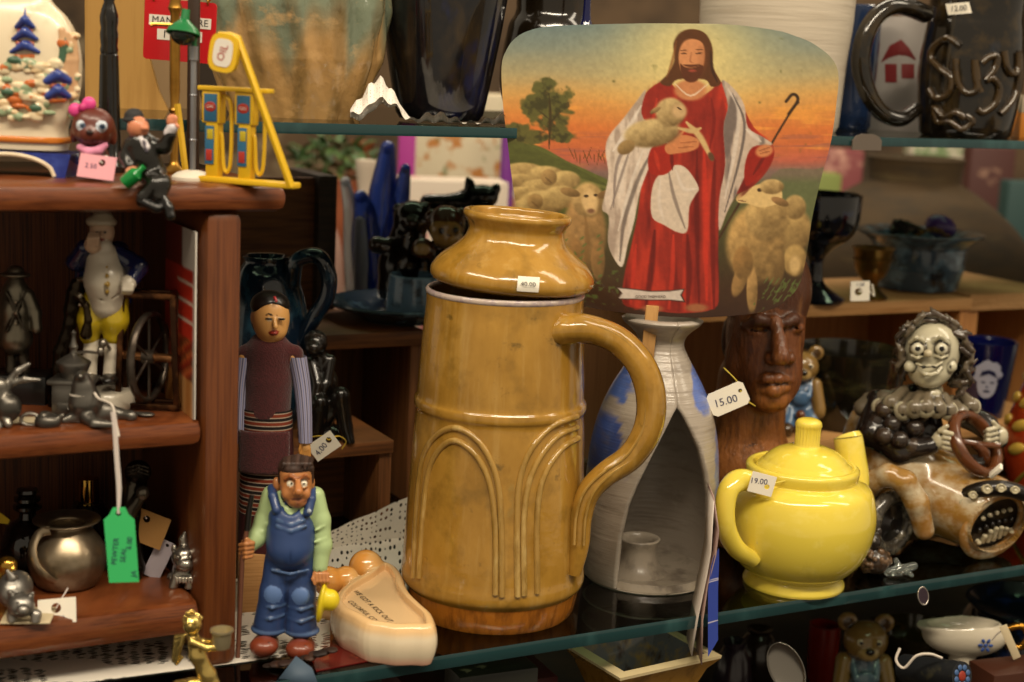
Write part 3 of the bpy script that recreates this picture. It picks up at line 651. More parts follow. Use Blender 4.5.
ln([(25, 330), (120, 345), (255, 380)], 9, (128, 124, 66), .5)
tf = fbm(22, 40); tree = np.maximum.reduce([em(118, 165, 28, 22, .5), em(140, 195, 42, 32, .5), em(100, 205, 30, 26, .5), em(132, 240, 40, 26, .5), em(62, 262, 30, 22, .5), em(95, 268, 40, 16, .5), em(150, 272, 30, 14, .6)])
mixi(sst(.50, .66, tree * .45 + tf * .62) * .95, (84, 84, 40)); mixi(sst(.62, .8, tree * .4 + fbm(12, 44) * .62) * .8, (54, 50, 24)); ln([(128, 180), (130, 230), (126, 296)], 4, (58, 46, 22), .9); ln([(130, 235), (105, 215)], 2, (58, 46, 22), .8); ln([(130, 240), (155, 215)], 2, (58, 46, 22), .8)
for k in range(14): x0 = 180 + 6 * k; ln([(x0, 318 + (k % 3) * 6), (x0 + (k % 5 - 2) * 6, 292 + (k % 4) * 5)], 1.6, (92, 60, 26), .8)
def wool(cx, cy, rx, ry, base, seed, rot=0, dark=(92, 70, 38)):
    m = em(cx, cy, rx, ry, .14, rot); nx, ny = (X - cx) / rx, (Y - cy) / ry; sh = np.clip(.62 - .38 * ny - .22 * nx + .55 * (fbm(13, seed) - .5), 0, 1)[..., None]
    c = RGB(*dark) * (1 - sh) + RGB(*base) * sh
    global I
    I = I * (1 - m[..., None]) + c * m[..., None]
# the flock at the far side
for k, (cx, cy, rx, ry) in enumerate([(70, 345, 46, 20), (118, 352, 40, 20), (60, 365, 50, 16), (160, 362, 32, 20), (105, 378, 40, 18), (70, 392, 50, 16), (150, 398, 40, 24), (108, 412, 50, 28), (70, 425, 40, 20)]): wool(cx, cy, rx, ry, (196, 168, 108), 60 + k)
for cx, cy in ((125, 356), (95, 408)): wool(cx, cy, 17, 17, (170, 138, 86), 80 + cx); ln([(cx - 8, cy), (cx + 6, cy + 12)], 3, (92, 68, 40), .6)
wool(200, 475, 46, 82, (176, 136, 84), 90); wool(180, 535, 16, 48, (150, 112, 66), 91); wool(228, 535, 15, 44, (150, 112, 66), 92); wool(207, 405, 34, 38, (198, 164, 106), 93); wool(170, 388, 22, 9, (150, 118, 72), 94, 15); wool(244, 392, 18, 8, (130, 98, 58), 95, -20)
mixi(em(212, 408, 17, 26, .3, -8), (206, 172, 118)); mixi(em(204, 396, 5, 3, .4), (48, 32, 18)); mixi(em(224, 394, 4, 3, .4), (48, 32, 18)); mixi(em(214, 428, 8, 5, .5), (120, 84, 58)); ln([(202, 440), (206, 500), (200, 540)], 7, (120, 88, 48), .6)
# staff
ln([(488, 486), (560, 360), (600, 282), (640, 215), (654, 198)], 3.2, (62, 40, 20), 1, taper=False); ln([(634, 222), (652, 196), (650, 184), (640, 182), (628, 196)], 4.2, (52, 34, 18), 1, taper=False)
# right hand flock
wool(645, 470, 42, 50, (182, 150, 92), 101); wool(650, 420, 24, 26, (176, 146, 92), 102); wool(652, 535, 26, 34, (178, 146, 88), 103); mixi(em(652, 545, 12, 20, .4), (190, 158, 104)); wool(610, 545, 20, 44, (120, 92, 52), 104)
wool(566, 500, 62, 84, (190, 152, 92), 105); wool(590, 440, 46, 52, (196, 162, 102), 106); wool(534, 575, 15, 40, (168, 128, 76), 107, 18); wool(560, 600, 12, 50, (176, 138, 84), 108); wool(540, 540, 22, 36, (150, 112, 62), 109)
mixi(pm([(524, 400), (540, 384), (575, 370), (606, 372), (622, 388), (616, 410), (580, 420), (548, 412), (530, 410)]), (206, 174, 116)); wool(618, 408, 20, 8, (150, 112, 70), 110, 22); mixi(em(574, 383, 5, 4, .4), (46, 30, 16)); ln([(526, 404), (545, 408)], 2, (110, 76, 50), .8); wool(600, 376, 26, 16, (196, 164, 108), 111)
# robe
red = (138, 37, 25)
mixi(pm([(372, 152), (400, 172), (440, 186), (470, 172), (488, 154), (525, 185), (560, 250), (602, 290), (596, 332), (560, 375), (512, 400), (490, 440), (486, 520), (488, 600), (478, 640), (400, 650), (330, 640), (282, 630), (284, 570), (300, 500), (316, 420), (322, 330), (310, 240), (330, 180)]), red)
sh = fbm(26, 120, 150); rb = pm([(372, 152), (440, 186), (488, 154), (560, 250), (602, 290), (560, 375), (490, 440), (486, 520), (478, 640), (330, 640), (282, 630), (316, 420), (322, 330), (330, 180)])
mixi(rb * sst(.5, .78, sh) * .7, (84, 16, 12)); mixi(rb * sst(.5, .25, sh) * .6, (196, 56, 34))
for p_, w_, c_, a_ in [([(350, 470), (342, 560), (330, 640)], 9, (86, 16, 12), .8), ([(390, 480), (388, 560), (380, 640)], 7, (196, 54, 34), .7), ([(420, 480), (424, 560), (420, 640)], 9, (92, 18, 12), .8), ([(455, 300), (458, 420), (462, 620)], 8, (190, 48, 30), .7), ([(440, 300), (440, 450), (446, 640)], 6, (92, 18, 12), .7), ([(478, 320), (474, 450), (478, 640)], 8, (98, 20, 14), .8), ([(310, 500), (304, 560), (298, 630)], 6, (192, 50, 32), .7), ([(470, 190), (476, 240), (466, 300)], 5, (104, 20, 14), .6), ([(400, 182), (404, 215), (400, 240)], 5, (104, 20, 14), .5), ([(355, 190), (350, 220), (345, 240)], 5, (196, 58, 38), .6), ([(500, 200), (512, 240), (505, 300)], 5, (200, 60, 38), .5)]: ln(p_, w_, c_, a_)
# white mantle
wh = (204, 186, 168)
ML = [(332, 172), (312, 196), (284, 232), (254, 268), (246, 300), (252, 350), (244, 392), (238, 425), (252, 440), (250, 495), (262, 530), (280, 548), (292, 500), (306, 450), (318, 390), (336, 340), (352, 305), (380, 285), (350, 262), (322, 220)]
mixi(pm(ML), wh); mm = pm(ML); s2 = fbm(20, 130, 90); mixi(mm * sst(.5, .72, s2) * .55, (128, 108, 94)); mixi(mm * sst(.5, .3, s2) * .6, (216, 204, 190))
for p_, w_, c_, a_ in [([(322, 205), (290, 260), (262, 300)], 6, (222, 210, 196), .7), ([(330, 235), (300, 275), (270, 330), (262, 420)], 5, (112, 98, 92), .7), ([(345, 300), (315, 360), (285, 450), (275, 535)], 6, (104, 92, 84), .8), ([(325, 300), (300, 370), (272, 470)], 5, (214, 202, 188), .7), ([(300, 290), (280, 350), (256, 425)], 4, (120, 106, 98), .7)]: ln(p_, w_, c_, a_)
MR = [(492, 152), (520, 172), (540, 205), (548, 250), (582, 272), (600, 286), (578, 292), (556, 300), (545, 345), (525, 390), (505, 430), (488, 470), (488, 400), (500, 330), (496, 250), (505, 205)]
mixi(pm(MR), (186, 166, 148)); mm = pm(MR); mixi(mm * sst(.48, .7, fbm(18, 140, 80)) * .8, (92, 80, 76)); 
for p_, w_, c_, a_ in [([(505, 170), (528, 215), (520, 300), (500, 400)], 6, (208, 194, 180), .7), ([(515, 180), (540, 240), (530, 320), (500, 430)], 4, (84, 74, 70), .8), ([(545, 255), (575, 280)], 6, (206, 192, 178), .8)]: ln(p_, w_, c_, a_)
CL = [(352, 360), (380, 335), (405, 330), (425, 345), (444, 378), (436, 395), (424, 420), (420, 470), (400, 474), (370, 458), (345, 442), (342, 400)]
mixi(pm(CL), (200, 182, 162)); ln([(395, 340), (412, 380), (440, 380)], 5, (212, 198, 184), .7); ln([(380, 345), (392, 400), (415, 465)], 5, (112, 98, 90), .7); ln([(362, 360), (360, 410), (370, 450)], 5, (208, 194, 180), .6)
# sleeves, hands
mixi(pm([(345, 292), (372, 282), (392, 296), (392, 330), (372, 350), (342, 348), (336, 320)]), (150, 34, 20)); ln([(350, 300), (360, 340)], 6, (190, 56, 34), .6); ln([(385, 292), (388, 340)], 5, (84, 16, 12), .7)
mixi(pm([(558, 292), (596, 292), (600, 318), (575, 350), (545, 375), (542, 330)]), (140, 30, 18)); ln([(590, 300), (560, 350)], 5, (92, 18, 12), .7)
skin = (192, 122, 76)
mixi(pm([(372, 290), (392, 274), (412, 266), (440, 274), (444, 290), (428, 300), (400, 305), (378, 306)]), skin); ln([(400, 284), (440, 280)], 2, (128, 70, 40), .6); ln([(398, 294), (436, 290)], 2, (128, 70, 40), .6); ln([(395, 276), (412, 258)], 4, skin, 1)
mixi(em(583, 300, 19, 13, .25, -15), skin); ln([(572, 300), (596, 292)], 2, (128, 70, 40), .7); ln([(574, 306), (598, 300)], 2, (128, 70, 40), .7)
# lamb
wool(345, 262, 60, 30, (202, 176, 122), 150, -8); wool(290, 292, 20, 14, (158, 128, 80), 151, -30); wool(384, 218, 32, 30, (202, 174, 120), 152); mixi(em(402, 216, 16, 15, .4, 20), (190, 156, 110)); wool(352, 214, 13, 5, (172, 138, 92), 153, -30); ln([(398, 208), (408, 214)], 2.5, (70, 46, 28), .9); ln([(418, 240), (446, 270), (472, 318)], 9, (196, 164, 110), 1); mixi(em(470, 312, 6, 10, .3, -25), (92, 62, 40)); ln([(400, 252), (430, 258), (448, 252)], 7, (190, 158, 106), 1)
# head
hair = (84, 48, 22)
mixi(pm([(392, 110), (390, 75), (405, 52), (432, 46), (458, 56), (472, 85), (474, 125), (490, 158), (470, 165), (455, 150), (400, 150), (382, 164), (362, 156), (378, 138)]), hair)
mixi(em(426, 172, 34, 22, .2), (186, 122, 78)); mixi(pm([(402, 92), (412, 72), (430, 66), (450, 74), (456, 98), (452, 124), (440, 146), (424, 150), (410, 140), (402, 118)]), (196, 132, 86))
mixi(sst(430, 470, X) * em(430, 110, 30, 44, .2) * .5, (128, 70, 40)); mixi(pm([(404, 118), (414, 124), (430, 126), (450, 120), (452, 132), (440, 152), (424, 156), (410, 146)]), (86, 44, 22)); ln([(412, 120), (428, 122), (446, 119)], 4, (80, 40, 20), .9); mixi(em(430, 132, 8, 2.6, .5), (150, 66, 48))
ln([(406, 96), (418, 96)], 2.2, (62, 36, 20), .9); ln([(436, 97), (450, 95)], 2.2, (62, 36, 20), .9); ln([(405, 90), (420, 89)], 1.8, (80, 46, 24), .8); ln([(435, 89), (452, 88)], 1.8, (80, 46, 24), .8); ln([(428, 94), (425, 112), (432, 115)], 2, (150, 92, 58), .8); ln([(396, 70), (388, 110), (376, 145)], 4, (128, 78, 38), .7); ln([(468, 90), (472, 130), (482, 155)], 4, (46, 26, 14), .7); ln([(392, 158), (426, 184), (462, 160)], 2.5, (222, 200, 176), .8)
# feet, plants, title ribbon
mixi(em(345, 640, 22, 8, .4), (150, 92, 58)); mixi(em(440, 638, 24, 9, .4), (150, 92, 58)); gr = fbm(9, 160)
mixi(sst(.6, .75, gr) * (pm([(240, 560), (282, 560), (270, 640), (200, 640), (160, 500), (200, 540)]) + pm([(570, 610), (660, 570), (650, 625), (560, 650)])) * .8, (84, 98, 46))
for k in range(26): x0 = 150 + (k * 37) % 110; y0 = 480 + (k * 53) % 130; ln([(x0, y0), (x0 + 9, y0 - 7)], 3, (86, 104, 52), .8)
for k in range(22): x0 = 585 + (k * 29) % 75; y0 = 585 + (k * 17) % 50; ln([(x0, y0), (x0 + 10, y0 - 14)], 2, (92, 108, 56), .7)
ln([(344, 540), (344, 580)], 1.6, (90, 24, 16), .8, taper=False)
mixi(pm([(268, 593), (300, 596), (340, 601), (382, 600), (415, 596), (408, 610), (416, 626), (380, 622), (342, 622), (304, 620), (270, 620), (278, 606)], sm=0), (50, 30, 22)); mixi(pm([(270, 595), (300, 598), (340, 603), (382, 602), (412, 598), (405, 610), (412, 623), (380, 620), (342, 620), (304, 618), (272, 618), (280, 606)], sm=0), (198, 184, 172))
I *= (.93 + .14 * fbm(7, 170))[..., None]
Cf = np.where(I <= .04045, I / 12.92, ((np.clip(I, 0, 1) + .055) / 1.055) ** 2.4).reshape(-1, 3)
zpx = lambda a, b: (490 + a / 2.131, 10 + b / 2.131)
o_, ux, uy = t.q(*zpx(383, 340)), t.q(*zpx(384, 340)), t.q(*zpx(383, 341)); ux, uy = ux - o_, uy - o_
BOW = lambda a: -4 * (1 - ((a - 383) / 370) ** 2)
rows = [[tuple(o_ + ux * (X[i, j] - 383) + uy * (Y[i, j] - 340) + V3((0, BOW(X[i, j]), 0))) for j in range(NX)] for i in range(len(ys))]
g = Geo(); g.grid(rows); g.c = Cf; t.part('printed_card', g, amat('print_varnish', .35, coat=.25))
# card core and cream back, with its edge
out = [(a, y) for y, a in FL] + [(a, y) for y, a in FR[::-1]]
g = Geo(); A = [o_ + ux * (a - 383) + uy * (b - 340) + V3((0, BOW(a), 0)) for a, b in out]; n = len(A)
g.add([p + V3((0, .15, 0)) for p in A] + [p + V3((0, 2.6, 0)) for p in A], [(i, (i + 1) % n, (i + 1) % n + n, i + n) for i in range(n)])
RB = [[p + V3((0, 2.6, 0)) for p in r[::33]] for r in [[V3(q) for q in rows[i]] for i in range(0, len(ys), 12)]]; g.grid(RB); t.part('card_back', g, mat('fan_card', '#b39a6d', .8))
g = Geo(); c = t.q(650, 330, -3); M = Matrix.Translation(c) @ rotm(0, 2, 0); g.box((0, 0, -6), (13, 3.4, 62), .8, M=M); t.part('wooden_stick', g, mat('stick', '#b98c52', .6, layers=[('#8f6231', (300, 300, 30), .45, .7, .7)]))
g = Geo(); a = zpx(342, 611); g.text('GOOD SHEPHERD', basis(t.q(a[0], a[1], -4.6), ux, -uy), 3.7); t.part('title_lettering', g, mat('print_brown', '#3a2318', .6))
glazed = amat('figure_glaze', .28, coat=.35); matte = amat('figure_paint', .5)
# ---------------------------------------------------------------- farmer in overalls
t = T('farmer_figurine', 'painted farmer figurine in blue overalls with cane and yellow hat, standing before the doll', 'figurine', 286, 652, z=1.0)
SK, SKD = '#b87a48', '#96582e'
zf_ = lambda a, b, d=0: (240 + a / 6.82, 445 + b / 6.82, d)
sd = SD(t)
sd.e((296, 484, -8), (15.5, 16, 21), SK, k=3).e((296, 472, -5), (16, 17, 14), SK).e((297, 500, -14), (10, 9, 8), SK).c((294, 500, 0), (291, 516, 2), 8, 9, SK)
sd.e(zf_(253, 268, 0), (4.2, 5, 7.5), SK, rot=-8, k=1.5).e(zf_(490, 260, 0), (3, 5, 6.5), SK, k=1.5)
sd.c(zf_(395, 250, -24), zf_(400, 318, -31), 2.6, 4.4, '#b0713f', 2).e(zf_(378, 332, -26), (2.6, 3, 2.2), '#b0713f', k=1).e(zf_(420, 332, -26), (2.6, 3, 2.2), '#b0713f', k=1)
sd.path([zf_(305, 235, -21), zf_(345, 212, -24), zf_(378, 232, -23)], 1.6, SKD, 1.5); sd.path([zf_(415, 230, -23), zf_(445, 208, -23), zf_(470, 228, -19)], 1.6, SKD, 1.5)
sd.e(zf_(320, 330, -18), (5, 5, 6.5), SK, k=3).e(zf_(450, 330, -17), (4.5, 5, 6), SK, k=3)
for a, b in ((348, 262), (434, 262)): sd.e(zf_(a, b, -20.5), (3.7, 3.5, 3.1), '#e8dfc8', k=.4, pri=.6).e(zf_(a + 2, b + 3, -24.2), (1.3, 1.6, 1.4), '#1c120c', paint=True).path([zf_(a - 24, b + 22, -20), zf_(a, b + 30, -23), zf_(a + 22, b + 22, -20)], 1.2, SK, 1)
sd.e(zf_(395, 372, -23), (7.5, 3, 1.6), '#6f3a20', paint=True).path([zf_(348, 372, -20), zf_(395, 392, -22), zf_(440, 370, -19)], 1.6, '#b5734a', 1.2)
# arms and hands are the same continuous body
sd.c((270, 498, 4), (291, 512, 4), 9, 9, SK).c((316, 498, 4), (291, 512, 4), 9, 9, SK).path([(268, 500, 4), (263, 524, -2), (250, 546, -14)], [6, 6, 4.5], SK).path([(318, 502, 4), (320, 535, -2), (320, 566, -8)], [6, 6, 4.5], SK)
sd.e((248, 549, -16), (7, 6, 6), SK, k=2)
for i in range(4): y = 543 + i * 4.4; sd.path([(253 - i * .5, y, -20), (246, y + 1, -24), (240.5, y + 2, -20), (241, y + 2, -14)], [2.3, 2.4, 2.2, 1.8], SK, .8)
sd.path([(252, 544, -20), (247, 539.5, -22), (243, 541, -19)], [2.5, 2.3, 1.8], SK, .8)
sd.e((321, 574, -9), (7, 5, 6.5), SK, k=2)
for i, x in enumerate((316.5, 320, 323.5, 327)): sd.path([(x, 574, -13), (x + .7, 581, -15), (x + 1.5, 586 - abs(i - 1.3) * 1.5, -12)], [2.3, 2.1, 1.7], SK, .7)
sd.path([(315, 573, -12), (313, 579, -15), (315, 584, -16)], [2.3, 2, 1.6], SK, .7)
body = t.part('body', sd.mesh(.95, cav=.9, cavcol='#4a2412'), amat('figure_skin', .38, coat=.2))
sd = SD(t)
sd.e((296, 466, -3), (17, 19, 10.5), '#3c2a22').e((296, 478, 6), (16.5, 13, 16), '#3c2a22').c((281, 470, -8), (280, 482, -4), 3, 2, '#3c2a22').c((311, 468, -8), (312, 482, -4), 3, 2, '#3c2a22')
for i in range(7): a = 283 + i * 4.4; sd.path([(a + 2, 456 + abs(i - 3), -6), (a + 1, 464, -18), (a - .5, 468 + (i % 2) * 2, -20)], [2.6, 2.2, .8], '#45322a' if i % 2 else '#33231c', 1.2)
t.part('hair', sd.mesh(1.1, cav=.8), matte)
sh = '#a9c08a'; sd = SD(t)
sd.e((292, 512, 2), (26, 19, 26), sh, k=4).e((292, 534, 0), (23, 19, 26), sh, k=4)
sd.path([(272, 495, 4), (264, 520, 0), (257, 538, -8), (251, 546, -13)], [10, 9, 8.5, 6.5], sh, 4).path([(315, 496, 4), (320, 520, 2), (322, 545, -2), (320, 567, -7)], [9.5, 10, 9.5, 7.5], sh, 4)
sd.c((287, 510, -14), (293, 519, -19), 3.5, 2, sh, 2).c((304, 510, -13), (297, 519, -18), 3.5, 2, sh, 2)
for p_, q_ in (((266, 524, -9), (258, 526, -4)), ((262, 532, -12), (254, 534, -6)), ((316, 530, -11), (324, 526, -8)), ((315, 542, -12), (326, 538, -8))): sd.c(p_, q_, 1.6, .8, sh, 2)
sd.e((251, 546, -13), (5.4, 5.4, 5.4), sh, k=.5, cut=True).e((320, 570, -8), (5.5, 5.5, 6), sh, k=.5, cut=True).c((292, 490, -6), (292, 508, -6), 12, 8, sh, k=1, cut=True)
t.part('shirt', sd.mesh(1.2, cav=.8, cavcol='#4d5a36'), amat('shirt_paint', .45, coat=.15))
bl, bl2 = '#2e4472', '#425a82'; sd = SD(t)
sd.e((291, 535, -6), (24, 23, 34), bl, k=4).e((290, 548, -10), (22, 21, 20), bl, k=6).e((289, 516, -6), (20, 18, 14), bl, k=3)
sd.path([(277, 510, -18), (273, 496, -11), (272, 489, 1), (276, 492, 14)], [4.8, 4.6, 4.6, 4.4], bl, 1.5).path([(308, 512, -16), (311, 499, -10), (312, 491, 1), (308, 494, 14)], [4.8, 4.6, 4.6, 4.4], bl, 1.5)
sd.path([(281, 560, -3), (275, 592, -6), (270, 622, -4)], [16, 14.5, 16], bl, 5).path([(301, 560, -1), (301, 592, -3), (301, 624, -2)], [15.5, 14, 15.5], bl, 5)
sd.e((269, 628, -4), (18, 17, 6), bl2, k=2).e((302, 630, -2), (17.5, 16, 6), bl2, k=2)
sd.e((273, 594, -19), (8, 3.5, 9), '#5a76a8', k=1.2).e((301, 596, -16), (8, 3.5, 9), '#5a76a8', k=1.2)
for p_ in ([(262, 604, -14), (272, 608, -22), (284, 604, -14)], [(260, 616, -14), (270, 619, -21), (283, 615, -14)], [(290, 606, -12), (301, 610, -18), (313, 606, -12)], [(290, 618, -12), (301, 622, -18), (314, 617, -12)], [(272, 570, -20), (290, 574, -24), (308, 570, -18)], [(278, 520, -22), (291, 525, -25), (304, 520, -20)], [(277, 526, -24), (291, 531, -27), (306, 526, -22)]): sd.path(p_, 1.5, bl2, 2)
sd.c((291, 545, -34), (290, 566, -29), .9, .9, '#1d3058', cut=True).c((286, 575, -18), (287, 624, -15), 1.2, 1.6, '#1d3058', k=2, cut=True).e((309.5, 511, -20.5), (2.2, 1.6, 2.2), '#b4c0d2', k=.4)
sd.e((291, 505, -20), (9, 12, 10), '#2f4a80', cut=True, k=1)
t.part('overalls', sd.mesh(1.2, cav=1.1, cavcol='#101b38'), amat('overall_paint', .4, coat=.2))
for x, y, d in ((265, 644, -12), (301, 647, -10)):
    sd = SD(t); sd.e((x, y, d), (13.5, 22, 9), '#6b2f1d', k=2).e((x - 1, y + 2, d - 13), (14, 13, 9.5), '#74341f', k=4).c((x - 10, y - 3, d - 10), (x + 10, y - 3, d - 10), 1.6, 1.6, '#4a1e12', 1).fn(lambda X: X[..., 2] - 1.0, (-90, -90, -40), (90, 90, 1), cut=True, k=.3)
    for i in range(3): sd.c((x - 4, y - 6 + i * 2.5, d - 12 - i * 4), (x + 4, y - 6 + i * 2.5, d - 12 - i * 4), 1, 1, '#3a160d', .6)
    sh_ = t.part('shoe', sd.mesh(1.1, cav=.8), amat('shoe_paint', .3, coat=.3))
g = Geo(); g.tube([t.q(242, 560, -22), t.q(247, 528, -20)][::-1] + [t.q(237.5, 664, -22)], [2.4, 2.6, 2.3], 10); cane = t.part('cane', g, mat('cane_brown', '#6d4534', .4))
g = Geo(); g.tube([t.q(247, 530, -20), t.q(249, 510, -19), t.q(252, 495, -18)], [3.1, 2.8, 2.2], 10); t.part('cane_grip', g, mat('black_paint', '#15120f', .35), cane)
sd = SD(t); sd.e((321.5, 603, -14), (4, 13, 20.5), '#d7bf1d', rot=8, k=2).e((330, 600, -15), (9.5, 9.5, 11), '#dcc41f', rot=4, k=4); t.part('hat', sd.mesh(1.1), amat('hat_paint', .4, coat=.2))
# ---------------------------------------------------------------- cloth doll on a block
t = T('wooden_block', 'small bare pine block under the doll behind the farmer', 'block', 250, 611, z=1.0)
g = Geo(); hb = t.z(553); g.box((12, 16, hb / 2), (54, 38, hb), 1.2, R=rotm(0, 0, 12)); t.one(g, wood_pine); blk = t
t = T('cloth_doll', 'doll with painted face, black hair, maroon tunic and striped sleeves beside the cabinet post', 'doll', 266, 552, base=blk.base + V3((.012, .012, hb * blk.s)))
zd = lambda a, b, d=0: (230 + a / 3.59, 280 + b / 3.59, d); SKN = '#d09c5c'
sd = SD(t); sd.e((271, 318, 0), (18, 18, 25), SKN, k=3).e((274, 331, -5), (11, 10, 9), SKN, k=5).c((268, 335, 2), (268, 350, 3), 9, 10, SKN, 3)
sd.e((254.5, 317, 1), (4, 5, 7.5), SKN, k=1.5).c(zd(160, 140, -17), zd(163, 168, -20), 1.6, 2.4, SKN, 2)
sd.e(zd(158, 190, -17), (4, 3, 1.6), '#8e2a20', k=.5, pri=.5)
for a in (140, 186): sd.e(zd(a, 140, -16.5), (3.6, 2.4, 1.5), '#d8c2a0', k=.3, pri=.4).e(zd(a, 140, -17.5), (3.9, 4, 1), '#17100b', paint=True).path([zd(a - 16, 127, -16), zd(a, 122, -17.5), zd(a + 14, 127, -16)], .9, '#22150d', paint=True)
body_sd = sd
sd.c((246, 356, 4), (292, 356, 4), 9, 9, SKN, 3).path([(300, 362, 2), (304, 405, 0), (305, 438, -4)], [5, 4.5, 4], SKN, 2).path([(244, 362, 2), (241, 405, 0), (240, 438, -4)], [5, 4.5, 4], SKN, 2)
for hx in (306, 239):
    sd.e((hx, 446, -5), (4.5, 3.5, 6.5), SKN, k=2)
    for i in range(4): sd.path([(hx - 3 + i * 2.2, 449, -6), (hx - 3 + i * 2.2, 456, -7), (hx - 2.5 + i * 2, 461 - abs(i - 1.5), -5)], [1.5, 1.4, 1.1], '#b5803f', .5)
    sd.path([(hx - 4.5, 443, -7), (hx - 6.5, 449, -8), (hx - 6, 454, -8)], [1.5, 1.4, 1.1], '#b5803f', .5)
sd.c((268, 350, 4), (268, 420, 4), 18, 16, SKN, 3)
t.part('body', sd.mesh(1.05, cav=.4, cavcol='#6b4320'), amat('doll_skin', .4, coat=.2))
sd = SD(t); sd.e((270, 305, 3), (19, 19, 14.5), '#15110f', k=3).e((266, 318, 10), (15, 12, 20), '#15110f', k=4).path([zd(160, 62, -16), zd(166, 76, -18)], 1.6, '#a3242a', .5)
sd.e((272, 321, -12), (16.5, 15, 17), '#15110f', k=1, cut=True); t.part('hair', sd.mesh(1.1), amat('hair_lacquer', .3, coat=.3))
mar = mat('maroon_felt', '#4c1a1c', .95, layers=[('#31100f', (500, 500, 500), .4, .7, .7)], bump=(.5, (900, 900, 900)), sheen=.3)
sd = SD(t); sd.path([(269, 352, 4), (269, 380, 3), (267, 412, 3)], [22, 23, 23], '#4c1a1c', 3).c((246, 354, 4), (294, 354, 4), 9.5, 9.5, '#4c1a1c', 6).c((269, 342, 3), (269, 350, 3), 12, 14, '#4c1a1c', 3)
g = sd.mesh(1.3); g.c = None
for i, p_ in enumerate(g.v): g.v[i] = (p_[0] * 1.0, p_[1] * .8, p_[2])
t.part('tunic', g, mar)
for sgn, pth in ((1, [(297, 356, 3), (302, 385, 1), (304.5, 415, -2), (305.5, 442, -4)]), (-1, [(245, 356, 3), (241.5, 385, 1), (240, 415, -2), (239.5, 442, -4)])):
    g = Geo(); n = 48; A = [np.array(x) for x in cr([(*t.q(*p_), r_) for p_, r_ in zip(pth, (9.5, 8.5, 7.5, 6.8))], 8)]; rows = []
    for a in A: rows.append([(a[0] + a[3] * math.cos(2 * math.pi * j / n), a[1] + a[3] * math.sin(2 * math.pi * j / n), a[2]) for j in range(n)])
    g.grid(rows, True); cc = np.array([lin('#2a2f55') if j % 4 < 1 else lin('#a9a3b4') if j % 4 != 2 else lin('#6f78a8') for j in range(n)] * len(rows)); g.c = cc; t.part('sleeve', g, amat('striped_cotton', .9))
def striped(name, rows_py, band):
    g = Geo(); rows = []; cc = []
    for py, rx in rows_py:
        q = t.q(267, py, 2)
        rows.append([(q.x + rx * math.cos(a) * (1 + .02 * math.sin(5 * a)), q.y + rx * .72 * math.sin(a), q.z) for a in np.linspace(0, 2 * math.pi, 49)[:-1]]); cc += [lin(band(py))] * 48
    g.grid(rows, True); g.c = np.array(cc); t.part(name, g, amat('woven_stripe', .95, bump=(.3, (900, 900, 900))))
bandc = lambda py: ['#17100f', '#17100f', '#a89684', '#7a3018', '#7a3018', '#7a3018', '#a89684', '#17100f'][int(py * 1.0) % 8] if py < 428 or 468 < py < 512 else '#45181a'
striped('skirt', [(p_, 24.5 + (p_ - 408) * .035) for p_ in np.arange(408, 553, .5)], bandc)
g = Geo(); rows = []
for py in np.linspace(428, 469, 14): rows.append([(t.q(x, py).x, -20.5 - 1.2 * math.sin((x - 240) / 8) - (py - 428) * .05 + ((x - 266) / 26) ** 2 * 9, t.z(py)) for x in np.linspace(241, 292, 16)])
g.grid(rows); o = t.part('apron', g, mar); md = o.modifiers.new('th', 'SOLIDIFY'); md.thickness = 1.6 * t.s
price_tag('price_tag', 'white price tag on yellow thread beside the doll hand at the statue step', 324, 446, 1.15, 29, 19, -38, ['4.00'], 8.5, (.76, .62), rows=[(-4, -1)], textrot=-14, string=[[(338, 436, 2), (346, 441, 10), (342, 449, 12)], [(322, 436, 2), (312, 437, 8), (306, 440, 14)]], strcol='#c9a83e', holer=.16)
# ---------------------------------------------------------------- carved wooden head
t = T('wooden_bust', 'carved brown wooden head with closed eyes standing behind the yellow teapot', 'bust', 752, 545, z=1.0)
WD, WD2, WD3 = '#6e3d1a', '#4a2610', '#8a5426'
zb_ = lambda a, b, d=0: (690 + a / 4.2625, 290 + b / 4.2625, d)
sd = SD(t); sd.e((768, 290, 12), (42, 50, 52), WD2, k=6).e((765, 335, -4), (38, 40, 56), WD, k=8).e((770, 372, -18), (31, 32, 38), WD, k=8).e((772, 398, -36), (17, 15, 14), WD3, k=6)
sd.c((752, 380, 20), (746, 450, 22), 34, 38, WD3, 8).e((748, 470, 16), (48, 40, 46), WD3, k=10).e((748, 530, 14), (46, 40, 60), WD3, k=8)
sd.path([zb_(365, 130, -46), zb_(380, 220, -54), zb_(388, 285, -62)], [5, 6.5, 9], WD, 5).e(zb_(350, 292, -50), (7, 8, 6), WD, k=3).e(zb_(425, 290, -46), (6, 8, 6), WD, k=3)
sd.path([zb_(235, 150, -34), zb_(290, 128, -42), zb_(350, 138, -45)], [4.5, 5.5, 5], WD2, 4).path([zb_(410, 140, -44), zb_(440, 125, -38), zb_(468, 140, -26)], [5, 5, 4], WD2, 4)
sd.e(zb_(300, 172, -35), (14, 8, 6.5), WD, k=2).e(zb_(452, 160, -30), (8, 8, 6), WD, k=2)
sd.path([zb_(262, 170, -39), zb_(300, 178, -43), zb_(338, 168, -41)], 1.4, '#2a1408', cut=True, k=.8).path([zb_(440, 156, -37), zb_(455, 163, -36), zb_(468, 156, -28)], 1.3, '#2a1408', cut=True, k=.8)
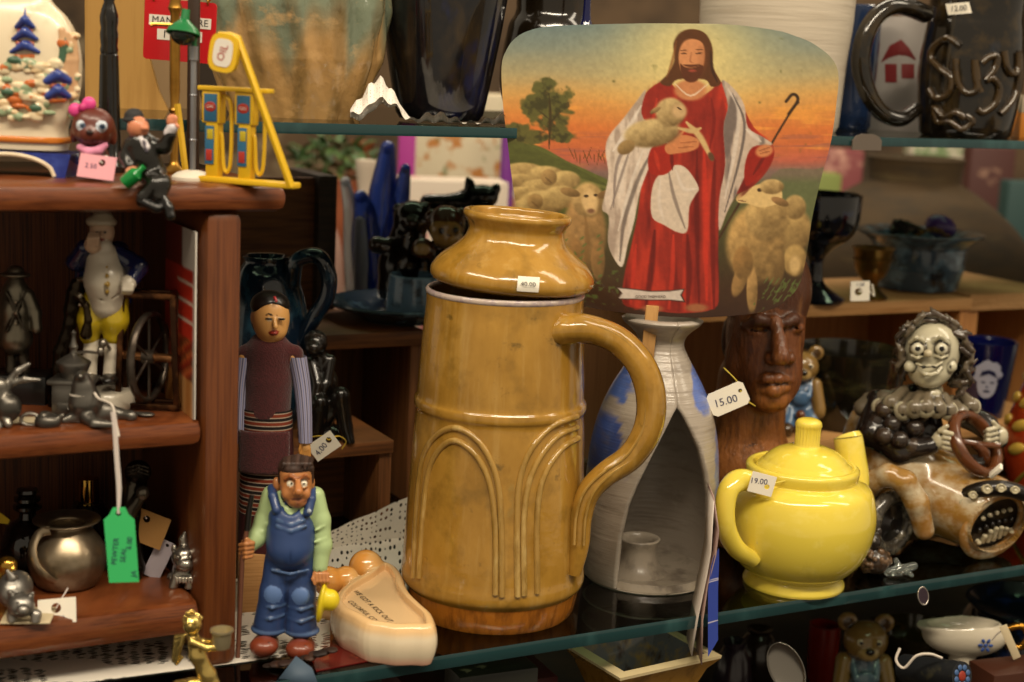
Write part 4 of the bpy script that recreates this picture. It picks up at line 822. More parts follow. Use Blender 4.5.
sd.path([zb_(275, 395, -40), zb_(330, 378, -52), zb_(375, 380, -54), zb_(425, 385, -44)], [3, 5.5, 5.5, 3.5], WD, 2.5).path([zb_(300, 425, -42), zb_(360, 428, -54), zb_(410, 415, -45)], [4, 6.5, 4], WD3, 2.5)
sd.path([zb_(285, 402, -46), zb_(350, 402, -60), zb_(418, 398, -50)], 1.5, '#2a1408', cut=True, k=1)
sd.e(zb_(200, 300, -12), (12, 14, 22), WD, k=6).e(zb_(160, 200, 26), (6, 10, 20), WD2, k=3)
sd.path([(724, 434, -14), (746, 446, -20), (768, 440, -18), (776, 424, -12)], 2.2, '#3a2010', cut=True, k=1.5)
sd.fn(lambda X: X[..., 2] - .3, (-120, -120, -90), (120, 120, .3), WD3, cut=True, k=.3)
t.part('head', sd.mesh(1.6, cav=.9, cavcol='#1c0d05'), amat('carved_wood', .42, coat=.15, layers=[('#3a1d0b', (180, 180, 40), .48, .68, .75), ('#9a6431', (110, 110, 24), .58, .76, .6)], bump=(.5, (420, 420, 160))))
price_tag('price_tag', 'white oval ended price tag hanging at the neck of the wooden head', 728, 399, 1.135, 40, 25, -27, ['15.00'], 11, (.86, .62), rows=[(-3, -1)], textrot=8, shape=[(-20, -9), (-16, -12.5), (16, -12.5), (20, -9), (20, 9), (16, 12.5), (-16, 12.5), (-20, 9)], string=[[(744, 392, 4), (736, 380, 10), (724, 368, 20)], [(746, 400, 2), (752, 404, 6), (755, 406, 10)]], strcol='#b8a23c', holer=.08)
# ---------------------------------------------------------------- clown driving a ceramic jalopy
t = T('clown_car', 'glazed ceramic jalopy with a grinning clown at the wheel and a toothed round grille', 'figurine', 940, 556, z=1.0)
TN, TN2, DK, CRM = '#946e34', '#c9b48a', '#1c1512', '#b9b095'
carglaze = amat('jalopy_glaze', .2, coat=.5, layers=[('#c9c0a6', (45, 45, 60), .42, .68, .8), ('#8a5a1e', (60, 60, 40), .52, .7, .7), ('#5a3512', (80, 80, 80), .64, .74, .6)])
sd = SD(t)
sd.c((986, 513, -6), (900, 476, 52), 39, 44, TN, 6).c((905, 470, 60), (882, 452, 78), 44, 40, TN, 8).e((872, 440, 84), (30, 30, 44), TN, k=8)
sd.c((905, 470, 40), (935, 500, 60), 40, 34, TN, 8).c((1000, 520, 30), (930, 500, 80), 24, 26, TN, 8)
sd.e((905, 430, 52), (40, 38, 20), DK, k=2, cut=True).fn(lambda X: X[..., 2] - 8, (-140, -60, -30), (120, 160, 8), cut=True, k=1)
sd.c((996, 521, -22), (988, 515, -2), 31, 33, DK, k=1, cut=True)
sd.path([(866, 470, 10), (880, 500, 0), (886, 520, 0)], 2.2, '#4d2f14', k=1, cut=True)
body = t.part('car_body', sd.mesh(1.7, cav=1., cavcol='#2a1a0c'), carglaze)
def q_(a, b, d): return t.q(a, b, d)
g = Geo(); c0 = q_(994, 524, -14); ax_ = (q_(986, 513, -6) - q_(1004, 528, -30)).normalized(); Rm = V3((0, 0, 1)).rotation_difference(-ax_).to_matrix().to_4x4()
Mg = Matrix.Translation(c0) @ Rm; g.torus(35, 5.5, seg=48, sg=12, M=Mg); ring = t.part('grille_ring', g, mat('jalopy_tan', '#a87a42', .2, coat=.5, layers=[('#d0c4a4', (80, 80, 80), .5, .68, .8)]))
g = Geo(); g.lathe([(.01, -6), (20, -7), (31, -4), (33, 1)], 40, M=Mg); t.part('grille_hollow', g, mat('clay_black', '#15100d', .3, coat=.3), ring)
xv, yv = (Mg.to_3x3() @ V3((1, 0, 0))), (Mg.to_3x3() @ V3((0, 1, 0)))
rt = V3((1, -.3, 0)); rt = (rt + ax_ * -rt.dot(ax_)).normalized(); upv = ax_.cross(rt).normalized(); upv = upv if upv.z > 0 else -upv
mcream = mat('clay_cream', '#b3a98c', .25, coat=.4, layers=[('#574a38', (160, 160, 160), .52, .7, .9)])
for i in range(7):
    x = -20 + i * 6.7; h_ = 9.5 - .014 * x * x
    g = Geo(); g.tube([c0 + rt * x + upv * (-21 + .012 * x * x + 3) - ax_ * 1, c0 + rt * x * .98 + upv * (-21 + h_ * 1.9) - ax_ * 4], [3, 2.6], 10); g.ell(c0 + rt * x * .98 + upv * (-21 + h_ * 1.9) - ax_ * 4, (2.7, 2.7, 2.2), 10); t.part('tooth', g, mcream, ring)
for r_, y_, n_ in ((19, 3, 6), (16, 15, 5)):
    for i in range(n_):
        x = -r_ + 2 * r_ * i / (n_ - 1); g = Geo(); g.ell(c0 + rt * x + upv * (y_ - .006 * x * x) - ax_ * 2, (2.8, 2.8, 2.6), 10); t.part('grille_stud', g, MATS['clay_black'] if y_ < 9 else mcream, ring)
g = Geo(); bt = [(952, 508, 0), (964, 496, -18), (985, 489, -30), (1008, 489, -34), (1030, 496, -30)]
g.tube([q_(*p_) for p_ in bt], [7, 8, 8, 8, 7], 12, smooth=4); band = t.part('grille_brow', g, MATS['clay_black'])
for a, b, d, r_ in ((963, 502, -24, 4.3), (973, 495, -32, 5), (987, 489, -38, 6), (1001, 488, -41, 5.5), (1015, 490, -42, 5)):
    g = Geo(); g.ell(q_(a, b, d), (r_, r_, r_ * .75), 14); g.torus(r_ * .62, r_ * .2, M=Matrix.Translation(q_(a, b, d - r_ * .8)) @ rotm(80, 0, 0), seg=14, sg=6); t.part('bead', g, mcream, band)
# near wheel and its mudguard
sd = SD(t); sd.path([(866, 497, -2), (872, 482, -12), (888, 475, -20), (905, 482, -26), (917, 503, -28), (924, 530, -26)], [10, 11, 11, 11.5, 11.5, 10], TN, 4)
t.part('mudguard', sd.mesh(1.4, cav=.8, cavcol='#3a2410'), carglaze)
g = Geo(); Mw = Matrix.Translation(q_(890, 523, -12)) @ rotm(90, 0, 38); 
rw = t.base.z; zr = (q_(890, 523, -12).z) - 1
g.torus(zr - 8, 8, seg=40, sg=12, M=Mw); wh_ = t.part('wheel', g, mat('clay_grey', '#3a352e', .22, coat=.5, layers=[('#8f8672', (120, 120, 120), .5, .68, .9)]))
g = Geo(); g.lathe([(.01, 4), (6, 5), (9, 2), (zr - 9, 0), (zr - 9, -6), (.01, -6)], 32, M=Mw); t.part('hub', g, MATS['clay_black'], wh_)
g = Geo(); Mw2 = Matrix.Translation(q_(1012, 545, 60)) @ rotm(90, 0, 38); g.torus(20, 7, M=Mw2, c=(0, 0, 0)); 
# the clown: one continuous figure
zk = lambda a, b, d=0: (850 + a / 4.8736, 310 + b / 4.8736, d)
sd = SD(t); FC = '#b7b096'
sd.e((908, 432, 54), (36, 28, 36), DK, k=6).c((905, 410, 54), (926, 395, 46), 26, 16, DK, 6)
sd.path([(878, 404, 46), (872, 432, 30), (900, 452, 14), (930, 446, 0)], [15, 15, 13, 9], DK, 5).path([(955, 410, 56), (985, 425, 40), (1000, 440, 20)], [14, 12, 8], DK, 5)
for i, (a, b, d, r_) in enumerate([(884, 410, 24, 9), (892, 424, 16, 9), (905, 418, 22, 8), (915, 428, 14, 9), (884, 436, 12, 9), (900, 440, 6, 9), (913, 446, 4, 8), (877, 420, 26, 8), (922, 414, 26, 8)]): sd.e((a, b, d), r_, '#2b221c' if i % 2 else '#3a2e24', k=1.5).e((a - 2, b - 2, d - r_), (3, 2, 3), '#0d0908', cut=True, k=.6)
sd.c((930, 385, 40), (930, 400, 44), 12, 15, FC, 3)
sd.e((931, 352, 36), (28, 28, 34), FC, k=4).e((929, 371, 24), (21, 18, 17), FC, k=4).e((928, 380, 16), (12, 10, 8), FC, k=3)
sd.e(zk(380, 212, 4), (4.2, 4.6, 4.2), '#b5a98c', k=.8)
for a in (328, 446):
    sd.e(zk(a, 190, 11), (8.4, 6, 8.6), '#6b6250', k=1).e(zk(a, 190, 6), (6, 4.5, 6), '#c9c3ac', k=.6).e(zk(a + 2, 190, 1.6), (2.9, 2.2, 2.9), '#0d0908', paint=True)
    sd.path([zk(a - 38, 158 if a < 400 else 150, 12), zk(a - 5, 134 if a < 400 else 130, 6), zk(a + 34, 150 if a < 400 else 160, 12)], 2, FC, 1.2).path([zk(a - 36, 170, 9), zk(a, 148, 5), zk(a + 34, 170, 9)], 1., '#2c241c', cut=True, k=.6)
    sd.path([zk(a - 30, 222, 8), zk(a, 234, 4), zk(a + 30, 222, 8)], 1.5, FC, 1)
sd.path([zk(330, 268, 6), zk(355, 290, 1), zk(390, 298, -1), zk(425, 286, 1), zk(446, 262, 6)], 2.3, '#0f0a08', cut=True, k=.8)
sd.path([zk(325, 262, 6), zk(358, 278, -1), zk(384, 272, -3), zk(412, 276, -1), zk(450, 254, 6)], 1.6, FC, .8).path([zk(335, 290, 6), zk(365, 312, 0), zk(392, 316, -1), zk(425, 306, 1), zk(445, 280, 6)], 2.1, FC, 1)
sd.e(zk(388, 284, -1), (10.5, 5, 3.2), '#0d0907', paint=True)
for a, b in ((290, 275), (494, 275)): sd.e(zk(a, b, 14), (5.5, 5, 6), '#c2bca2', k=2)
sd.e(zk(490, 276, 9), (1.3, 1.5, 2.4), '#0d0908', paint=True)
sd.path([zk(355, 120, 6), zk(372, 160, 6), zk(370, 190, 5)], .8, '#3a3024', cut=True, k=.5).path([zk(425, 120, 8), zk(408, 160, 6), zk(400, 190, 5)], .8, '#3a3024', cut=True, k=.5)
for h_ in (((925, 452, -6), 1), ((1002, 438, 12), -1)):
    (a, b, d), s_ = h_; a, b = (941, 440) if s_ > 0 else (999, 436)
    sd.e((a, b, d + 4), (9, 8, 10), CRM, k=2)
    for i in range(4): sd.path([(a + 3 * s_, b - 8 + i * 5, d - 3), (a + 11 * s_, b - 6 + i * 5, d - 7), (a + 14 * s_, b - 4 + i * 4.6, d)], [2.6, 2.5, 2], CRM, .7)
    sd.path([(a - 1, b - 9, d), (a + 6 * s_, b - 14, d - 4)], [2.8, 2.3], CRM, .8)
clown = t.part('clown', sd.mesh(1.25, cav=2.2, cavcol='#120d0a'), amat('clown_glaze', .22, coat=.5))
sd = SD(t); R_ = random.Random(5)
hl = [(a, b) for a, b in cr([(902, 372), (899, 350), (905, 330), (922, 319), (942, 318), (958, 330), (968, 350), (968, 375), (960, 388)], 4)]
for i, (a, b) in enumerate(hl):
    for k_ in range(3):
        ja, jb = R_.uniform(-4, 4), R_.uniform(-4, 4); dd = 26 + k_ * 12 + R_.uniform(-3, 3); sc_ = 1 - k_ * .1; ca = 932 + (a - 932) * sc_; cb = 352 + (b - 352) * sc_
        th = R_.uniform(-.8, .8) + math.atan2(b - 352, a - 932); L_ = R_.uniform(8, 12); sd.path([(ca + ja - L_ * math.sin(th), cb + jb + L_ * math.cos(th), dd + 2), (ca + ja - 3 * math.sin(th) + 2, cb + jb + 3 * math.cos(th), dd - 3), (ca + ja + 4 * math.sin(th) - 1, cb + jb - 4 * math.cos(th), dd - 2), (ca + ja + L_ * math.sin(th), cb + jb - L_ * math.cos(th), dd + 3)], [1.4, 2.9, 2.8, 1.2], R_.choice(['#463a2f', '#5c5142', '#332921']), .6)
sd.e((934, 350, 52), (31, 20, 36), '#2b221c', k=2)
t.part('hair', sd.mesh(1.25, cav=1.4), amat('clown_glaze', .22), clown)
sd = SD(t)
for i in range(9):
    a = 880 + i * 11.5; b = 406 - 9 * math.sin(i / 8 * math.pi) + (10 if 1 < i < 8 else 0); d = 30 - 22 * math.sin(i / 8 * math.pi); sd.e((a, b + 2, d), (8.5, 5.5, 9.5), ['#b3ac92', '#857c66'][i % 2], k=1.2, rot=(i - 4) * 7).c((933 + (a - 933) * .7, b - 13, d + 10), (a, b, d), 5, 7, '#6b604e', 4)
    sd.c((a, b - 5, d - 8), (a, b + 5, d - 8), 1.2, 2, '#1a1410', cut=True, k=1)
sd.e((933, 394, 18), (8, 5, 6), '#b3ab92', k=2).path([(868, 398, 50), (862, 408, 46), (884, 398, 40), (905, 396, 34)], [6, 8, 8, 6], '#5c5344', 3)
t.part('ruffled_collar', sd.mesh(1.3, cav=1.3), amat('clown_glaze', .22), clown)
g = Geo(); Ms = Matrix.Translation(q_(975, 444, 4)) @ rotm(48, 30, 20); g.torus(31, 5.5, M=Ms, seg=56, sg=12, fl=1.3); sw = t.part('steering_wheel', g, mat('jalopy_brown', '#5d3318', .25, coat=.5, layers=[('#33190b', (120, 120, 120), .5, .7, .8)]))
g = Geo(); g.tube([q_(975, 444, 4), q_(984, 452, 6), q_(981, 470, 18)], [5, 6, 8], 12, smooth=3); g.tube([q_(950, 440, 6), q_(975, 444, 4), q_(1000, 446, 2)], 3, 8); t.part('steering_column', g, MATS['jalopy_brown'], sw)
g = Geo(); g.torus(8, 3.2, M=Matrix.Translation(q_(975, 467, 4)) @ rotm(10, 0, 0)); g.torus(7, 3, M=Matrix.Translation(q_(975, 461, 4)) @ rotm(10, 0, 0)); g.lathe([(.01, 0), (9, 0), (7, 12), (.01, 12)], 20, M=Matrix.Translation(q_(975, 468, 4))); t.part('horn', g, MATS['clay_black'])
g = Geo(); g.box(q_(996, 471, -26), (3.5, 8, 16), .4, R=rotm(30, 30, 0)); t.part('paper_slip', g, white_paper)
# ---------------------------------------------------------------- little dark spiky creature below the mudguard
t = T('pinecone_critter', 'tiny dark bumpy figurine between the yellow teapot and the jalopy', 'figurine', 874, 574, z=1.0)
sd = SD(t); sd.e((874, 560, 0), (16, 15, 14), '#3a2c20', k=2).e((870, 541, -3), (11, 10, 10), '#231c17', k=2); R_ = random.Random(3)
for i in range(70):
    a, z_ = R_.uniform(0, 6.28), R_.uniform(-.8, .75); r_ = math.sqrt(1 - z_ * z_); sd.e((874 + 16 * r_ * math.cos(a), 561 - 13 * z_, 15 * r_ * math.sin(a)), 2.6, '#6a523c', k=.8)
for x in (866, 873): sd.e((x, 540, -12), 2.4, '#9b968c', k=.4)
sd.e((862, 532, 0), (4, 3, 5), '#2a221c', k=1).e((878, 532, 0), (4, 3, 5), '#2a221c', k=1)
t.one(sd.mesh(1.0, cav=1.2), amat('dark_clay', .3, coat=.4))
t = T('glass_ornament', 'small clear glass ornament lying beside the bumpy dark figurine', 'ornament', 902, 577, z=1.0)
sd = SD(t); sd.path([(888, 572, 0), (900, 570, 4), (914, 566, 8)], [4, 5, 4], k=2).path([(900, 570, 2), (896, 560, 6)], [4, 2.5], k=2).path([(905, 571, 0), (912, 575, -6)], [3.5, 2], k=2)
g = sd.mesh(1.0); g.c = None; t.one(g, mat('clear_glass', '#cfd8d2', .05, trans=.9))
# ---------------------------------------------------------------- things on the pine steps
def on_step(px, topz, plane, back): q = W(px, 300, plane + VV * back); return V3((q.x, q.y, topz))
b3 = lambda px, back: on_step(px, S3T, p3, back)
bear_blue = None
def bear(name, label, base, s=1., over='#4f6f93', sx=1.):
    """glazed bear sitting in blue overalls, in units of about 100 px height"""
    t = T(name, label, 'figurine', 0, 0, base=base); sd = SD(); FUR, FUR2 = '#8a6a38', '#4a3318'
    E_ = lambda x, z, y, r, col, **k: sd.e((x * s, y * s, z * s), tuple(np.array(r if hasattr(r, '__len__') else (r,) * 3) * s), col, **k)
    C_ = lambda a, b, r0, r1, col, **k: sd.c(tuple(np.array(a) * s), tuple(np.array(b) * s), r0 * s, r1 * s, col, **k)
    E_(0, 34, 0, (17, 14, 24), over, k=4); E_(0, 68, -2, (18, 16, 16), FUR, k=3); E_(0, 62, -13, (9, 8, 7), '#a98a52', k=2); E_(0, 65, -20, (3.4, 2.5, 2.4), '#20150c', k=.5)
    for q in (-1, 1):
        E_(q * 15, 82, 2, (8, 4, 8), FUR, k=2); E_(q * 15, 82, -2, (4.6, 3, 4.6), FUR2, paint=True); E_(q * 7, 71, -15, (2.8, 2.2, 3), '#d8c9a8', k=.3); E_(q * 7, 71, -17.3, 1.7, '#140d08', paint=True)
        C_((q * 16, -2, 50), (q * 20, -12, 28), 7, 6.5, FUR, k=2); E_(q * 20, 24, -14, 6, FUR, k=2)
        C_((q * 9, -4, 24), (q * 13, -20, 9), 10, 8, over, k=3); E_(q * 14, 7, -24, (8, 8, 7.5), FUR2, k=2); C_((q * 8, -14, 40), (q * 10, -2, 54), 3, 3, over, k=1.5)
    E_(0, 38, -14, (9, 3.5, 8), over, k=1.5); E_(0, 22, -20, 5, '#6b3a1c', k=1)
    sd.fn(lambda X: X[..., 2] - .2, (-60, -60, -20), (60, 60, .2), cut=True, k=.3)
    t.one(sd.mesh(1.1, cav=1.1, cavcol='#1c130b'), amat('bear_glaze', .22, coat=.5)); return t
# bear, facing a little aside
q = b3(806, .03); bear('bear_figurine', 'small glazed bear figurine in blue overalls seated on the low pine step', q, .98)
darkgl = mat('olive_black_glaze', '#15120c', .15, coat=.6, layers=[('#33301c', (50, 50, 90), .5, .7, .8), ('#4b3a1e', (30, 30, 200), .6, .75, .5)])
q = b3(856, .042); t = T('dark_bowl', 'deep black glazed bowl behind the clown on the low pine step', 'bowl', 0, 0, base=q); H = t.z(348) ; g = Geo()
g.lathe([(.01, 0), (44, 0), (47, 3), (52, H * .5), (55, H * .92), (55.5, H), (53.5, H + .5), (52, H * .92), (48, H * .4), (42, 5), (.01, 5)], 64); t.one(g, darkgl)
blueg = mat('mottled_blue_glaze', '#3a4f60', .14, coat=.6, layers=[('#7f9fb4', (45, 45, 60), .5, .68, .8), ('#1a140d', (60, 60, 40), .52, .66, .9), ('#5a4520', (40, 40, 60), .62, .72, .7)])
b4 = lambda px, back: on_step(px, S4T + .005, p4, back)
q = b4(914, .068); t = T('rimmed_pot', 'blue black glazed pot with a wide flat rim, full of trinkets, on the pine riser', 'pot', 0, 0, base=q); g = Geo()
H = t.z(236); pp = [(.01, 0), (38, 0), (41, 2), (45, H * .4), (46.5, H * .7), (47, H * .85), (54, H * .97), (62, H * 1.05), (62.5, H * 1.1), (58, H * 1.08), (48, H * 1.0), (43, H * .85), (40, H * .3), (.01, H * .25)]
g.lathe([(float(a), float(b)) for a, b in pp[:2]] + [(float(a), float(b)) for a, b in cr(pp[2:-1], 4)] + pp[-1:], 72); g.torus(45.5, 1.2, (0, 0, H * .42), 60, 6); t.one(g, blueg); pot = t
def ontop(name, label, cat, host, dx, dy, dz): return T(name, label, cat, 0, 0, base=host.base + V3((dx, dy, dz)) * host.s)
t = ontop('purple_egg', 'purple egg shaped trinket on the heap in the blue rimmed pot', 'trinket', pot, 20, 2, H * 1.02); sd = SD(); sd.e((0, 0, 9), (16, 12, 12), '#4a2a6e', rot=20); g = sd.mesh(1.2); g.c = None; t.one(g, mat('purple_satin', '#43256a', .35, coat=.3))
t = ontop('metal_trinket', 'dark tangled metal trinket lying on the rim of the blue pot', 'trinket', pot, -14, -6, H * 1.0); sd = SD(); R_ = random.Random(9)
for i in range(14): a = R_.uniform(0, 6.28); sd.path([(R_.uniform(-18, 10), R_.uniform(-8, 8), R_.uniform(2, 10)), (R_.uniform(-14, 14), R_.uniform(-8, 8), R_.uniform(6, 15)), (R_.uniform(-18, 14), R_.uniform(-8, 8), R_.uniform(2, 9))], 2.6, R_.choice(['#2a241c', '#4b4434', '#1a1512']), k=.8)
t.one(sd.mesh(1.1, cav=1), amat('trinket_metal', .25, .7))
t = ontop('brass_chain', 'shiny brass chain draped over the trinkets in the blue rimmed pot', 'chain', pot, 4, -14, H * 1.05); g = Geo()
for i in range(11):
    x = -12 + i * 3.2; g.torus(2.3, .7, M=Matrix.Translation((x, -.02 * x * x, 6 - .03 * (x - 4) ** 2)) @ rotm(90 * (i % 2) + 40, 20, 0), seg=12, sg=6)
t.one(g, mat('chain_brass', '#9c7a3a', .25, .9))
brass = mat('aged_brass', '#8a6a34', .28, .85, layers=[('#4a3418', (90, 90, 60), .45, .7, .7)])
q = b4(869, .018); t = T('brass_cup', 'small footed brass cup with a white tag on the pine riser', 'cup', 0, 0, base=q); g = Geo(); H = t.z(247)
g.lathe([(.01, 0), (17, 0), (18, 2), (16, 4), (10, 9), (7, 14), (8, 18), (14, 24), (17.5, 33), (19, H - 4), (21.5, H - 1), (21.5, H), (19.5, H), (17, H - 5), (15, 33), (.01, 26)], 40); g.torus(19, .9, (0, 0, H - 12), 36, 6); t.one(g, brass)
price_tag('price_tag', 'small square white tag tied to the footed brass cup', 860, 291, 1.40, 19, 20, -4, ['1.50'], 5, (.42, .46), rows=[(0, 6.5)], string=[(868, 290, 2), (874, 296, 6), (872, 284, 10)], strcol='#e5ddcc', holer=.2)
cob = mat('cobalt_black_glaze', '#10131c', .1, coat=.7, layers=[('#1d3468', (40, 40, 60), .55, .72, .8)])
q = b4(812, .02); t = T('stemmed_goblet', 'dark blue black glazed stemmed goblet partly behind the fan on the pine riser', 'goblet', 0, 0, base=q); g = Geo(); H = t.z(193)
pp = [(.01, 0), (31, 0), (32, 3), (24, 8), (11, 18), (8, 32), (9, 44), (18, 54), (32, 64), (39, 78), (41, H - 3), (40, H), (38, H - 2), (34, 76), (22, 64), (.01, 60)]
g.lathe(pp[:2] + [(float(a), float(b)) for a, b in cr(pp[2:-1], 4)] + pp[-1:], 56); t.one(g, cob)
# cobalt tumbler with a white printed portrait
q = on_step(993, S3T, p3, .03); t = T('cobalt_tumbler', 'cobalt blue glass tumbler printed with a small white portrait of a curly haired child', 'tumbler', 0, 0, base=q); H = t.z(340); g = Geo()
r0, r1 = 21, 29; g.lathe([(.01, 0), (r0, 0), (r1, H), (r1 - 1.5, H + .6), (r1 - 3, H), (r0 - 2, 6), (.01, 5)], 48); tum = t.part('glass', g, mat('cobalt_glass', '#0a1046', .06, coat=.8, trans=.25))
def onc(u, v, off=.3):
    z = v; r = r0 + (r1 - r0) * z / H + off; a = math.radians(-97) + u / r; return (r * math.cos(a), r * math.sin(a), z)
def decal(name, polys, parent, m):
    g = Geo()
    for pol, off in polys:
        c = np.mean(pol, 0); n = len(pol); rows = [[onc(c[0] + (p[0] - c[0]) * f, c[1] + (p[1] - c[1]) * f, off) for p in pol] for f in (.01, .35, .7, 1)]; g.grid(rows, True)
    return t.part(name, g, m, parent)
cz = H * .5; hairp = []
for i in range(44): a = 2 * math.pi * i / 44; hairp.append((13.5 * math.cos(a) * (1 + .1 * math.cos(9 * a)) - 2, cz + 8 + 14 * math.sin(a) * (1 + .09 * math.sin(8 * a))))
fac = [(-2 + 9.5 * math.cos(a) , cz - 2 + 14 * math.sin(a)) for a in np.linspace(0, 2 * math.pi, 30)[:-1]]
wp = mat('white_print', '#a9aabb', .5); pp_ = decal('portrait_print', [(hairp, .35), (fac, .5)], tum, wp)
dk = [([(x + 2.2 * math.cos(a), y + .9 * math.sin(a)) for a in np.linspace(0, 6.28, 13)[:-1]], .75) for x, y in ((-6, cz), (2.5, cz))] + [([(-2 + 3.5 * math.cos(a), cz - 9 + 1.2 * math.sin(a)) for a in np.linspace(0, 6.28, 15)[:-1]], .75), ([(-2 + 1.6 * math.cos(a), cz - 4.5 + .7 * math.sin(a)) for a in np.linspace(0, 6.28, 9)[:-1]], .75), ([(-10, cz + 5), (-8, cz + 11), (-2, cz + 13), (4, cz + 11), (7, cz + 5), (5, cz + 8), (-2, cz + 9.5), (-8, cz + 8)], .75), ([(7, cz + 2), (9, cz + 8), (10, cz - 2), (8, cz - 8), (8.5, cz - 2)], .75)]
decal('portrait_lines', dk, pp_, mat('cobalt_line', '#0c1038', .4))
# orange gourd with yellow petals at the picture edge
q = G(1046, 505, 1.0); t = T('orange_vase', 'orange ceramic vase with raised yellow petals behind the jalopy', 'vase', 0, 0, base=q); g = Geo(); H = t.z(288)
pp = [(.01, 0), (26, 0), (36, 12), (46, 45), (47, 75), (38, 110), (28, 140), (26, H - 40), (32, H - 10), (38, H), (35, H), (24, H - 30), (.01, H - 40)]
g.lathe(pp[:2] + [(float(a), float(b)) for a, b in cr(pp[2:-1], 4)] + pp[-1:], 48); vb = t.part('body', g, mat('orange_glaze', '#9c3512', .18, coat=.5, layers=[('#6b1c0a', (40, 40, 40), .5, .7, .8), ('#c4641c', (30, 30, 30), .6, .75, .8)]))
for i in range(6):
    z = H * .28 + i * H * .105; rr = float(np.interp(z, [b for a, b in pp[1:10]], [a for a, b in pp[1:10]]))
    for a in (math.radians(170), math.radians(205), math.radians(240), math.radians(275)):
        g = Geo(); M = Matrix.Translation((rr * math.cos(a), rr * math.sin(a), z)) @ Matrix.Rotation(a, 4, 'Z'); g.ell((0, 0, 0), (4.5, 12, 6), 14, M=M @ rotm(25, 0, 0)); t.part('petal', g, mat('petal_yellow', '#b8963e', .25, coat=.4), vb)
g = Geo(); pts = []
for i in range(8): z = H * .08 + i * H * .03; rr = float(np.interp(z, [b for a, b in pp[1:10]], [a for a, b in pp[1:10]])); a = math.radians(190 + i * 9); pts.append(((rr + .5) * math.cos(a), (rr + .5) * math.sin(a), z))
g.tube(pts, 2, 8); t.part('leaf_rib', g, mat('leaf_olive', '#7c6a24', .3), vb)
# big brown jar with shoulders, grey pot, behind the riser
q = P(900, 330, 2.1); q.z = ZSH
t = T('earthenware_jar', 'large dark olive brown stoneware jar with broad shoulders behind the pine riser', 'jar', 0, 0, base=q); g = Geo(); z = t.z
pp = [(.01, 0), (86, 0), (104, z(322)), (122, z(300)), (125, z(272)), (108, z(232)), (74, z(200)), (48, z(183)), (44, z(178)), (46, z(160)), (47, z(157)), (43, z(157)), (40, z(175)), (.01, z(176))]
g.lathe(pp[:2] + [(float(a), float(b)) for a, b in cr(pp[2:-1], 4)] + pp[-1:], 64); t.one(g, mat('olive_stoneware', '#3a2a10', .85, layers=[('#2a200f', (12, 12, 40), .45, .65, .9), ('#54472a', (9, 9, 60), .6, .75, .7)]))
q = P(1140, 330, 1.95); q.z = ZSH
t = T('grey_pot', 'taupe grey round stoneware pot beside the large brown jar', 'pot', 0, 0, base=q); g = Geo(); z = t.z
pp = [(.01, 0), (60, 0), (76, z(322)), (84, z(295)), (80, z(262)), (62, z(232)), (58, z(224)), (62, z(216)), (60, z(214)), (54, z(222)), (.01, z(228))]
g.lathe(pp[:2] + [(float(a), float(b)) for a, b in cr(pp[2:-1], 4)] + pp[-1:], 56); t.one(g, mat('taupe_glaze', '#6f5f4c', .25, coat=.4, layers=[('#4b3c2c', (14, 14, 30), .5, .7, .8)]))
pewter = lambda: amat('pewter', .38, .8); silver = lambda: amat('bright_silver', .22, .95)
PW, PWD = '#8f8b84', '#4a4641'
def onsh(px, z, back, front=None):                 # a spot on a cabinet board: pixel column and distance behind its front edge
    q = W(px, 400, C0 + VV * back); return V3((q.x, q.y, z))
def onT(px, back): return onsh(px, ZT, back)
def onM(px, back): return onsh(px, ZM, back)
def onB(px, back): return onsh(px, ZB, back)
def mk(name, label, cat, base, group=None): return T(name, label, cat, 0, 0, base=base, group=group)
def flatcut(sd, z=.3): sd.fn(lambda X: X[..., 2] - z, (-150, -150, -60), (150, 150, z), cut=True, k=.3)
# ================= on top of the cabinet
porc = mat('crackle_porcelain', '#dccdb0', .3, coat=.35, layers=[('#c2a27a', (60, 60, 60), .55, .75, .6)])
t = mk('pagoda_vase', 'cream porcelain vase with raised blue roofed pagoda and orange trim on the cabinet top', 'vase', onT(20, .065)); x0 = t.px
sq = lambda a, z: 1 / (abs(math.cos(a)) ** 3.2 + abs(math.sin(a)) ** 3.2) ** (1 / 3.2)
z = t.z; g = Geo(); pp = [(.01, z(148)), (50, z(148)), (52, z(140)), (50, z(128)), (55, z(112)), (62, z(90)), (64, z(60)), (60, z(35)), (50, z(15)), (36, z(0)), (30, z(-20)), (36, z(-40)), (.01, z(-40))]
g.lathe(pp[:2] + [(float(a), float(b)) for a, b in cr(pp[2:-1], 4)] + pp[-1:], 64, rf=sq, sy=.42); vb = t.part('body', g, porc)
g = Geo(); g.torus(51, 3.2, (0, 0, z(138)), 64, 8); g.v = [(a * sq(math.atan2(b, a), 0), b * .45 * sq(math.atan2(b, a), 0), c) for a, b, c in g.v]; t.part('orange_band', g, mat('orange_band', '#c2701f', .3, coat=.4), vb)
g = Geo(); n = 26; out = [(-56, 0), (-50, 0)] + [(x, 19 * math.sqrt(max(0, 1 - (x / 45) ** 2))) for x in np.linspace(-45, 45, n)] + [(50, 0), (56, 0), (62, z(150)), (-62, z(150))]
g.prism(out, -27, 27); t.part('arched_base', g, mat('cobalt_band', '#1c2c7c', .2, coat=.5, layers=[('#3a4ea0', (50, 50, 50), .55, .75, .7)]))
g = Geo(); g.tube([(x, -27.5, 20 * math.sqrt(max(0, 1 - (x / 46) ** 2)) + 1.2) for x in np.linspace(-46, 46, n)], 2.2, 8); t.part('cream_arch', g, porc)
vf = lambda a, b, d=0: (min(a, 74), b, -25 * max(.15, 1 - (abs(min(a, 74) - 20) / 60) ** 4) - d)
